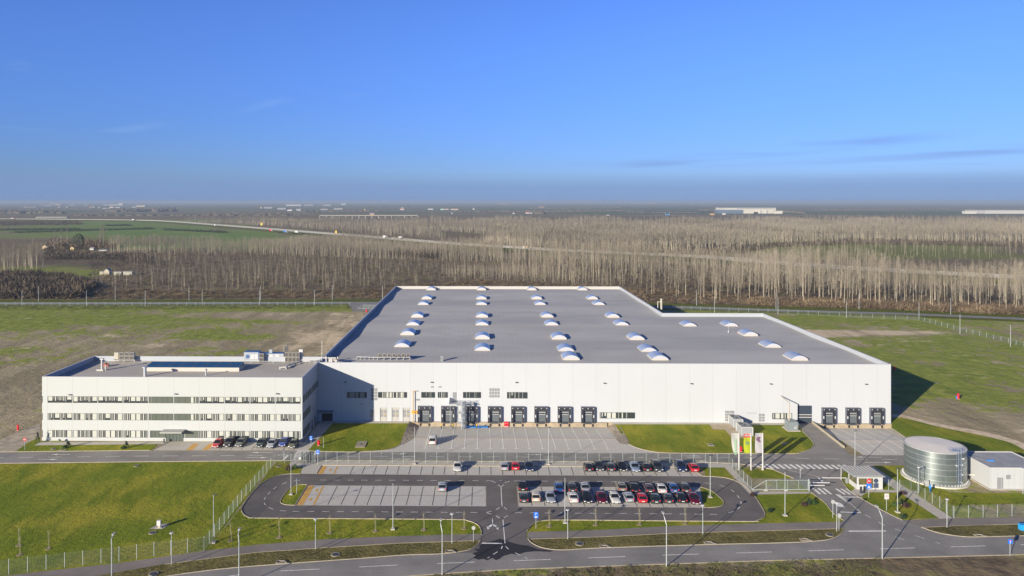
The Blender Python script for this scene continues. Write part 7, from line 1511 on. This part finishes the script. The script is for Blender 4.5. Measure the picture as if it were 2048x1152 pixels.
for (px, py, h, lb) in ((122, 497, 26, "tall bare tree left of centre in the farm group"), (108, 496, 22, "bare tree at the left of the farm group"), (134, 497, 27, "tallest bare tree in the farm group"), (200, 497, 29, "pale tall tree pair left member beside the green field"), (206, 497, 30, "pale columnar tree at the corner of the green field")): round_tree(px, py, h, 5, TWIGF, "bare_tree", lb)
bushes("scrub_patch", scatter([(95, 499), (215, 500), (230, 494), (205, 488), (100, 487)], 6.5), (3.5, 6), (3.5, 8), BUSH, "dark bare thicket around the distant farm", BF)
# ------------------------------------------------------------------ small planting on the site
SAPL = mat("sapling_bark", (0.30, 0.27, 0.18), 0.9)
sap = None
for i, (px, py, lb) in enumerate([(558, 1075, "thin staked sapling first from the left in the lower lawn row"), (659, 1066, "thin staked sapling second from the left in the lower lawn row"), (750, 1063, "thin staked sapling left of the tall lamp in the lower lawn"), (847, 1060, "thin staked sapling right of the tall lamp in the lower lawn"), (928, 1057, "thin staked sapling at the right tip of the lower lawn"), (1098, 1053, "thin sapling at the left of the lawn strip by the parking sign"), (1190.7, 1050, "thin sapling second in the right lawn strip"), (1278.5, 1049, "thin sapling third in the right lawn strip"), (1370, 1047.5, "thin sapling fourth in the right lawn strip"), (37.5, 1091, "thin sapling in the big lawn at far left, the upper one"), (39, 1110, "thin sapling in the big lawn at far left, the lower one"), (96.5, 1098, "thin sapling in the big lawn right of the far left pair"), (461, 1082, "thin sapling between diagonal fence and cycle path")]):
    x, y = G(px, py)
    if sap is None:
        sap = empty("sapling", (x, y, 0), 0, lb, "sapling", "staked saplings on the lawns"); rs = NR
        mb = MB(); mb.tube((0, 0, 0), (0, 0, 3.2), 0.03, 0.015, n=5); mb.tube((0.15, 0, 0), (0.15, 0, 1.6), 0.03, n=5)
        mb.build("trunk", SAPL, sap); C = [spike(np.array([0, 0, 1.4+0.09*k]), np.array([math.cos(k*2.4)*0.35, math.sin(k*2.4)*0.35, 2.1+0.09*k]), 0.03, rs) for k in range(16)]
        o = bpy.data.objects.new("crown", tris_to_mesh("crown", np.array(C), [SAPL])); COL.objects.link(o); o.parent = sap
        mb = MB(); mb.tube((0, 0, 0), (0, 0, 0.07), 0.5, n=12); mb.build("mulch_ring", mat("mulch", (0.26, 0.21, 0.12), 0.95), sap)
    else: dup(sap, (x, y, 0), label=lb)
def shrub(px, py, r, h, label, cone=False, m=None, z=0.02):
    x, y = G(px, py); s = empty("shrub", (x, y, z), 0, label, "shrub", None); rs = NR; out = []
    for i in range(160):
        if cone: t = rs.rand()**0.7; a = rs.rand()*6.283; rad = r*(1-t)*rs.uniform(0.6, 1); p = np.array([math.cos(a)*rad, math.sin(a)*rad, t*h])
        else: v = rs.normal(size=3); v /= np.linalg.norm(v); p = np.array([v[0]*r, v[1]*r, abs(v[2])*h])*rs.uniform(0.5, 1)
        d = rs.normal(size=3)*0.22 + np.array([0, 0, 0.1]); u = np.cross(d, rs.normal(size=3)); u /= np.linalg.norm(u)+1e-9; out.append([p-u*0.07, p+u*0.07, p+d])
    o = bpy.data.objects.new("crown", tris_to_mesh("crown", np.array(out), [m or GREENY])); COL.objects.link(o); o.parent = s
    mb = MB(); mb.tube((0, 0, 0), (0, 0, h*0.6), 0.05, n=5); mb.build("trunk", SAPL, s)
DG = mat("conifer_dark", (0.02, 0.045, 0.02), 0.9); PLUM_ = mat("plum_leaf", (0.06, 0.03, 0.03), 0.9)
for a in (((136, 895), 0.8, 1.4, "small dark conifer left one on the strip before the office", True, DG), ((253, 896), 0.8, 1.5, "small dark conifer right one on the strip before the office", True, DG), ((247, 897), 0.6, 0.6, "low bush beside the right small conifer before the office", False, GREENY), ((130, 896), 0.6, 0.6, "low bush beside the left small conifer before the office", False, GREENY), ((75.5, 886), 0.7, 2.4, "dark slim cypress at the left corner of the office", True, DG), ((577, 940), 0.7, 1.2, "dark purple shrub in the grass corner by the turnstile", False, PLUM_), ((590, 938), 0.7, 1.0, "green shrub in the grass corner by the turnstile", False, GREENY), ((1505, 992), 0.5, 0.7, "small brown shrub at the corner of the path below the mesh fence", False, PLUM_), ((1540, 1023.5), 0.45, 0.6, "tiny dark shrub on the lawn below the path", False, DG), ((1618, 1010), 0.6, 1.2, "dark shrub left of the entry lane on the lawn", True, DG), ((1608, 1011), 0.5, 0.6, "low reddish shrub left of the entry lane", False, PLUM_), ((1627, 1009), 0.5, 0.6, "low green shrub nearest the entry lane", False, GREENY), ((1803, 1012), 0.5, 1.2, "dark conifer shrub right of the lawn lamp", True, DG), ((1812, 1014), 0.6, 0.7, "brown shrub right of the lawn lamp", False, PLUM_), ((1788, 1011), 0.45, 0.6, "grey green shrub left of the lawn lamp", False, GREENY), ((1806, 1036), 0.5, 0.5, "small dark shrub at the lawn tip below the lamp", False, DG), ((1805, 988), 0.7, 0.5, "brown mound shrub by the path fork", False, PLUM_)):
    shrub(a[0][0], a[0][1], *a[1:])
# ------------------------------------------------------------------ vehicles on the motorway
def truck(px, py, col, cab, right, label, L=13.0, name="lorry"):
    x, y = G(px, py, MZ); seg = min(range(len(mpts)-1), key=lambda i: (mpts[i]-Vector((x, y))).length); d = mpts[min(seg+1, len(mpts)-1)] - mpts[seg]; rz = math.atan2(d.y, d.x) + (0 if right else math.pi)
    t = empty(name, (x, y, MZ), rz, label, "lorry")
    mb = MB(); mb.box(-L+2.6, -1.25, 1.1, -0.2, 1.25, 3.9); mb.build("trailer", mat("trailer_"+col[0], col[1], 0.6), t); mb = MB(); mb.box(0.1, -1.2, 0.6, 2.3, 1.2, 3.2); mb.prism([(0.1, -1.2), (1.4, -1.2), (1.4, 1.2), (0.1, 1.2)], 3.2, 3.8); c = mb.build("cab", mat("cab_"+cab[0], cab[1], 0.5), t)
    mb = MB(); mb.box(2.3, -1.1, 1.7, 2.33, 1.1, 2.8); mb.build("windscreen", CARGL, c); mb = MB(); mb.box(-L+2.6, -0.5, 0.7, 2.0, 0.5, 1.1); mb.build("chassis", FRAME, t)
    for xx in (-L+3.6, -L+5.0, -1.2, 1.5): mb = MB(); mb.tube((xx, -1.25, 0.5), (xx, 1.25, 0.5), 0.5, n=10); mb.build("wheel", TYRE, t)
wt = ("white", (0.55, 0.55, 0.54)); rd = ("red", (0.5, 0.03, 0.04)); bl_ = ("blue", (0.04, 0.15, 0.5)); gy = ("grey", (0.35, 0.36, 0.36))
truck(544, 463, rd, wt, True, "lorry with red trailer and white cab on the motorway"); truck(573, 465.5, bl_, wt, True, "lorry with blue trailer and white cab on the motorway"); truck(592, 466, wt, wt, False, "white lorry following the blue one on the motorway"); truck(268, 441, wt, wt, True, "white box lorry on the motorway at the far left", 10); truck(768, 476, wt, wt, False, "white lorry on the motorway above the warehouse", 11); truck(28, 438.4, gy, rd, True, "grey lorry with red cab at the far left end of the motorway"); truck(430, 452, wt, wt, False, "short white lorry on the motorway over the green fields", 8); truck(800, 477.5, gy, wt, False, "grey lorry near the slip road", 9); truck(1050, 498, ("tan", (0.3, 0.24, 0.15)), wt, False, "small tan lorry glimpsed through the trees", 8)
def mcar(px, py, colr, label):
    p = paint(colr, PAINT[colr]); key = ('hatch', colr)
    if key not in CM: CM[key] = [(n_, b_.mesh(n_, m_ or p)) for (n_, m_, b_) in car_meshes('hatch')]
    x, y = G(px, py, MZ); seg = min(range(len(mpts)-1), key=lambda i: (mpts[i]-Vector((x, y))).length); d = mpts[seg+1]-mpts[seg]; c = empty("car", (x, y, MZ), math.atan2(d.y, d.x)-math.pi/2, label, "car", "cars on the motorway")
    for n_, me_ in CM[key]: o = bpy.data.objects.new(n_, me_); COL.objects.link(o); o.parent = c
mcar(490, 457.5, 'navy', "dark car on the motorway left of the red lorry"); mcar(612, 470.5, 'silver', "silver car on the motorway right of the white lorry"); mcar(728, 475.5, 'white', "white car on the motorway left of the white lorry above the warehouse"); mcar(772, 481.5, 'silver', "silver car below the white lorry on the motorway")
# ------------------------------------------------------------------ houses, works and viaducts in the distance
HM = {}
def house(px, base, w, h, col, roof, label, name="house", cat="house", group=None, dep=1.0, gable=True):
    """px: middle; w, h: its size as seen, in photo pixels"""
    x, y = G(px, base); d = math.hypot(x, y)*1.0; s = y/FPX; W_, H_ = w*s, h*s; D = max(4.0, W_*0.8*dep) if dep < 2 else W_*0.4
    c = empty(name, (x, y, 0), NR.uniform(-0.15, 0.15), label, cat, group); hw = H_*(0.6 if gable else 0.96)
    mb = MB(); mb.box(-W_/2, 0, 0, W_/2, D, hw)
    if gable and W_/max(H_, 1e-3) < 1.6: mb.add([(-W_/2, 0, hw), (W_/2, 0, hw), (0, 0, H_), (-W_/2, D, hw), (W_/2, D, hw), (0, D, H_)], [(0, 1, 2), (4, 3, 5)])
    mb.build("wall", mat("far_wall_"+col[0], col[1], 0.8), c); mb = MB()
    if gable:
        if W_/max(H_, 1e-3) < 1.6: mb.add([(-W_/2-0.3, -0.3, hw-0.1), (0, -0.3, H_), (0, D+0.3, H_), (-W_/2-0.3, D+0.3, hw-0.1), (W_/2+0.3, -0.3, hw-0.1), (W_/2+0.3, D+0.3, hw-0.1)], [(0, 1, 2, 3), (1, 4, 5, 2)])
        else: mb.add([(-W_/2-0.3, -0.3, hw), (W_/2+0.3, -0.3, hw), (W_/2+0.3, D/2, H_), (-W_/2-0.3, D/2, H_), (W_/2+0.3, D+0.3, hw), (-W_/2-0.3, D+0.3, hw)], [(0, 1, 2, 3), (3, 2, 4, 5)])
    else: mb.box(-W_/2-0.2, -0.2, hw, W_/2+0.2, D+0.2, H_)
    mb.build("roof", mat("far_roof_"+roof[0], roof[1], 0.8), c); return c, W_, hw, D
wh_ = ("white", (0.46, 0.45, 0.43)); ye = ("yellow", (0.48, 0.38, 0.18)); br_ = ("brown", (0.28, 0.2, 0.14)); rr_ = ("red", (0.42, 0.13, 0.08)); sg = ("grey", (0.30, 0.31, 0.33)); bw = ("bluegrey", (0.16, 0.22, 0.32)); gn_ = ("green", (0.35, 0.6, 0.5)); ora = ("orange", (0.45, 0.25, 0.10)); wr_ = ("whiteroof", (0.44, 0.44, 0.44))
FH = [(37, 410, 3, 2, wh_, sg), (84, 409, 5, 2.5, ora, rr_), (94, 411.5, 15, 1.8, wh_, wr_), (104, 409, 6, 3, wh_, gn_), (116, 410.5, 11, 3.6, ye, ye), (143, 410.5, 12, 2, wh_, sg), (171, 411, 4, 3, wh_, rr_), (211, 410.5, 9, 2, wh_, wr_), (226, 411, 19, 3, wh_, wr_), (241, 411, 9, 6, wh_, wr_), (223, 415.5, 9, 3.5, wh_, rr_), (235, 415.5, 10, 2, wh_, wr_), (268, 415, 9, 2, wh_, wr_), (281, 413.5, 18, 4, ye, wr_), (187, 415, 3, 3, wh_, rr_), (181, 415.5, 4, 2.5, ora, rr_), (198, 415.5, 3, 2.5, wh_, rr_), (212, 418, 13, 2.5, wh_, sg), (133, 415, 3, 2.5, wh_, rr_), (118, 415, 3, 2, wh_, rr_), (51, 415, 5, 2, wh_, rr_), (64, 414.5, 15, 1.5, wh_, sg),
 (536, 417, 17, 3.5, sg, wr_), (563, 419, 18, 4, sg, sg), (579, 422, 10, 4, wh_, wr_), (597, 421, 9, 4, wh_, sg), (587, 412, 31, 4.5, wh_, wr_), (617, 411.5, 20, 3, sg, wr_), (654, 411.5, 16, 3, wh_, wr_), (687, 410, 9, 4, wh_, gn_), (676, 419, 17, 2.8, wh_, wr_), (648, 420, 14, 3, sg, sg), (522, 417, 3, 5, ye, ye), (729.5, 421, 2.5, 5, ye, ye), (804, 420, 8, 4, wh_, rr_), (805, 418.5, 3.5, 5, wh_, wr_), (861, 419.5, 11, 3.5, wh_, sg), (884, 420, 6, 3, gn_, gn_), (892, 419.5, 11, 3, wh_, rr_), (909, 420, 15, 4, wh_, rr_), (947, 419.5, 4, 4, wh_, rr_), (744, 430.5, 9, 6, ora, bw), (904, 427.5, 3, 3, wh_, sg), (1007, 408.5, 24, 2.2, wh_, rr_), (1027, 428, 4, 3.5, wh_, sg), (1055, 427.5, 7, 4.5, wh_, rr_), (1063, 427.5, 6, 3.5, wh_, sg), (1083, 415, 12, 3, br_, br_), (1216, 431, 6, 2.2, wh_, sg), (1125, 405.2, 8, 2.5, wh_, wr_), (1091, 406.2, 5, 2, wh_, rr_), (1144, 406.6, 6, 2, wh_, rr_), (1280, 407, 26, 2, wh_, sg), (1301, 407, 8, 3.5, wh_, wr_), (1310, 406.5, 14, 2, wh_, rr_), (1045, 406, 6, 2, wh_, rr_), (1180, 406, 7, 1.8, wh_, sg), (1240, 406.4, 7, 2, wh_, rr_)]
pos_w = ["at far left on the horizon", "left of the horizon centre", "in the middle of the horizon", "right of the horizon centre"]
for i, (px, b_, w_, h_, cl, rf) in enumerate(FH):
    house(px, b_, w_, h_*0.85, cl, rf, "small distant %s building with %s roof on the hazy plain" % (cl[0], "pale" if rf[0] == "whiteroof" else rf[0]), "far_building", "building", "small far buildings, %s with %s roof" % (cl[0], rf[0]), dep=0.6)
house(213, 549, 11, 12, ("cream", (0.40, 0.37, 0.29)), ("pale_tile", (0.42, 0.38, 0.32)), "small cream gabled house among the young poplars", dep=1.0); c_, W_, hw, D = house(203, 549, 8, 6, ("cream", (0.40, 0.37, 0.29)), ("pale_tile", (0.42, 0.38, 0.32)), "low cream annexe left of the gabled house", "shed", "shed", gable=False)
house(235, 550, 15, 6.5, ("container", (0.36, 0.36, 0.30)), ("cont_top", (0.33, 0.33, 0.29)), "pale container with yellow end near the gabled house", "container", "container", gable=False, dep=0.4); house(255, 550, 18, 7, ("container", (0.36, 0.36, 0.30)), ("cont_top", (0.33, 0.33, 0.29)), "longer pale container right of the gabled house", "container", "container", gable=False, dep=0.4)
house(89, 498, 10, 8, ("tan", (0.50, 0.38, 0.24)), ("pale_tile", (0.42, 0.38, 0.32)), "tan farm building left of the bare trees", "farm_building", "building"); house(107, 497, 6, 9, ("grey", (0.30, 0.31, 0.33)), sg, "grey narrow farm building left of the bare trees", "farm_building", "building"); house(144, 500, 8, 7, ye, ye, "yellow shed beside the dark evergreen", "shed", "shed"); house(183, 500, 8, 5, wh_, sg, "small white shed right of the dark evergreen", "shed", "shed"); house(205, 502, 16, 3, wh_, sg, "long low white shed near the pale poplars", "shed", "shed")
def works(name, x0, x1, yt, yb, col, label, parts=()):
    xa, ya = G(x0, yb); xb = G(x1, yb)[0]; s = ya/FPX; H_ = (yb-yt)*s; c = empty(name, (xa, ya, 0), 0, label, "factory")
    mb = MB(); mb.box(0, 0, 0, xb-xa, (xb-xa)*0.5, H_); mb.build("wall", mat("far_wall_"+col[0], col[1], 0.8), c)
    mb = MB(); mb.box(-2, -2, H_, xb-xa+2, (xb-xa)*0.5+2, H_+1.5); mb.build("roof", mat("far_roof_whiteroof", (0.44, 0.44, 0.44), 0.8), c)
    for (a, b_, t_, u_, m_) in parts: mb = MB(); mb.box((a-x0)*s, -6, (yb-u_)*s, (b_-x0)*s, -0.5, (yb-t_)*s); mb.build("annexe", m_, c)
pal = ("pale", (0.55, 0.53, 0.46))
works("factory", 1448, 1551, 416, 423, pal, "long pale roofed factory hall on the plain at the right"); works("factory", 1485, 1549, 417.5, 427, ("palewall", (0.52, 0.50, 0.43)), "tall pale factory block before the long hall", parts=((1507, 1514, 424, 427, CARGL), (1518, 1520, 420, 427, SWHT), (1530, 1532, 420, 427, SWHT))); works("factory", 1437, 1486, 420, 427, ("glassy", (0.10, 0.14, 0.20)), "dark glazed factory front left of the tall pale block"); works("factory", 1549, 1565, 422, 427.5, pal, "small pale block at the right end of the factory"); works("factory", 1931, 1953, 422.5, 427.5, pal, "low pale hall at the far right"); works("factory", 1970, 2090, 421, 427.5, wh_, "long white hall reaching the right edge of the plain")
house(1425, 430, 8, 3, ora, ora, "orange shed beside the far road", "shed", "shed", gable=False); house(1448, 429.5, 6, 3, wh_, wr_, "white kiosk beside the far road", "shed", "shed", gable=False)
def viaduct(x0, x1, yd, yb, n, label, w=11):
    xa, ya = G(x0, yb); xb = G(x1, yb)[0]; s = ya/FPX; H_ = (yb-yd)*s; v = empty("viaduct", (xa, ya, 0), 0, label, "bridge")
    mb = MB(); mb.box(0, -w/2, H_-2.0, xb-xa, w/2, H_); mb.box(0, -w/2-0.1, H_, xb-xa, -w/2+0.2, H_+0.9); mb.build("deck", mat("viaduct_concrete", (0.30, 0.29, 0.26), 0.9), v)
    for i in range(n+1): mb = MB(); xx = (xb-xa)*i/n; mb.box(xx-1.4, -w/2+1, 0, xx+1.4, w/2-1, H_-2.0); mb.build("pier", mat("viaduct_concrete", (0.30, 0.29, 0.26), 0.9), v)
viaduct(640, 836, 430.5, 437, 15, "long concrete viaduct on piers across the plain"); viaduct(74, 136, 434, 438.5, 12, "short viaduct behind the motorway at far left")
ribbon("far_road", [(836, 430), (1024, 431), (1300, 431.5), (1500, 431), (2200, 428.5)], 14, 1.2, mat("far_road_grey", (0.42, 0.41, 0.38), 0.9))
x, y = G(1335, 430.5); c = empty("road_gantry", (x, y, 0), 0, "blue road gantry over the far road", "gantry"); s = y/FPX; mb = MB(); mb.box(-4*s, -0.5, 0, -3.6*s, 0.5, 7*s); mb.box(3.6*s, -0.5, 0, 4*s, 0.5, 7*s); mb.build("leg", LAMPM, c); mb = MB(); mb.box(-3.6*s, -0.4, 0.6*s, 3.6*s, 0.4, 2.6*s); mb.build("board", BLUP, c)
for (px, py, lb) in ((523, 453, "tall yellow motorway sign left of the red lorry"), (672, 469, "yellow motorway sign above the white lorry")):
    x, y = G(px, py, 0); c = empty("motorway_sign", (x, y, 0), 0, lb, "sign"); s = y/FPX; mb = MB(); mb.tube((0, 0, 0), (0, 0, 2.5*s), 0.3, n=6); mb.build("pole", LAMPM, c); mb = MB(); mb.box(-1.8*s, -0.2, 2.5*s, 1.8*s, 0.2, 7.5*s); mb.build("board", YELW, c)
# far tree lines and woods, low on the horizon
def lumps(name, rows, label, m=EVER):
    P = []
    out = []
    for (x0, y0, x1, y1, n, h) in rows:
        for i in range(n):
            f = (i + NR.rand())/n; x, y = G(x0+(x1-x0)*f, y0+(y1-y0)*f + NR.normal()*0.12); r = h*NR.uniform(0.9, 2.2); hh = h*NR.uniform(0.6, 1.15)
            T = BF[NR.randint(4)]; out.append(T[:30]*np.array([r*1.4, r, hh]) * np.array([1, 1, 1]) + np.array([x, y, 0]))
            k = 7; a = np.linspace(0, 6.283, k+1)[:-1]; ring_ = np.stack([np.cos(a)*r, np.sin(a)*r*0.7, np.zeros(k)], 1); top = np.stack([np.cos(a)*r*0.75, np.sin(a)*r*0.5, hh*NR.uniform(0.6, 0.95, k)], 1); cpt = np.array([0, 0, hh])
            tri = []
            for j in range(k): q_ = (j+1) % k; tri += [[ring_[j], ring_[q_], top[q_]], [ring_[j], top[q_], top[j]], [top[j], top[q_], cpt]]
            out.append(np.array(tri) + np.array([x, y, 0]))
    o = bpy.data.objects.new(name, tris_to_mesh(name, np.concatenate(out), [m])); COL.objects.link(o); tag(o, label, "trees", None, "stuff")
FD = mat("far_tree_dark", (0.065, 0.07, 0.05), 0.95); FB = mat("far_tree_brown", (0.12, 0.10, 0.075), 0.95)
rows = []
for (x0, x1, y, n, h) in ((0, 2048, 405.2, 900, 16), (0, 700, 406.5, 300, 14), (0, 520, 408, 200, 12), (700, 2048, 407.5, 300, 12), (0, 260, 410, 120, 11), (440, 900, 411, 150, 10), (1150, 1450, 411.5, 100, 10), (300, 560, 412.5, 80, 9), (700, 1000, 414, 110, 9), (1180, 1420, 414, 60, 8)): rows.append((x0, y, x1, y + NR.uniform(-0.2, 0.2), n, h))
lumps("far_woods", rows, "dark wooded band under the horizon", FD)
rows = [(x0, y, x1, y2, n, h) for (x0, y, x1, y2, n, h) in ((220, 424, 345, 423, 90, 17), (0, 427, 45, 427, 30, 14), (60, 427, 125, 427, 50, 12), (300, 419, 345, 418, 30, 14), (1400, 421, 1470, 421, 30, 9), (1560, 424, 1610, 427, 20, 9), (1075, 428, 1084, 428, 8, 12), (150, 432, 600, 431, 120, 7), (900, 424, 1250, 422, 60, 7), (1060, 418, 1240, 416, 50, 8), (600, 424, 760, 423, 40, 8), (0, 420, 300, 419, 70, 8), (1640, 420, 2048, 418, 60, 7), (1250, 425, 1400, 426, 30, 5), (760, 437, 840, 437, 40, 6), (530, 441, 640, 443, 50, 9), (400, 428, 640, 427, 60, 6))]
lumps("far_thickets", rows, "brown thickets and tree lines scattered over the plain", FB)
# ------------------------------------------------------------------ the air over the plain
hz = MB(); hz.box(-70000, -4000, -3.4, 70000, 90000, 66.0)
hm = bpy.data.materials.new("haze_air"); hm.use_nodes = True; t = hm.node_tree; t.nodes.clear(); o_ = nn(t, "ShaderNodeOutputMaterial"); pv = nn(t, "ShaderNodeVolumePrincipled")
pv.inputs['Color'].default_value = (0.43, 0.53, 0.67, 1); pv.inputs['Density'].default_value = HAZE; pv.inputs['Anisotropy'].default_value = 0.0; t.links.new(pv.outputs[0], o_.inputs['Volume'])
tag(hz.build("haze", hm), kind="stuff")
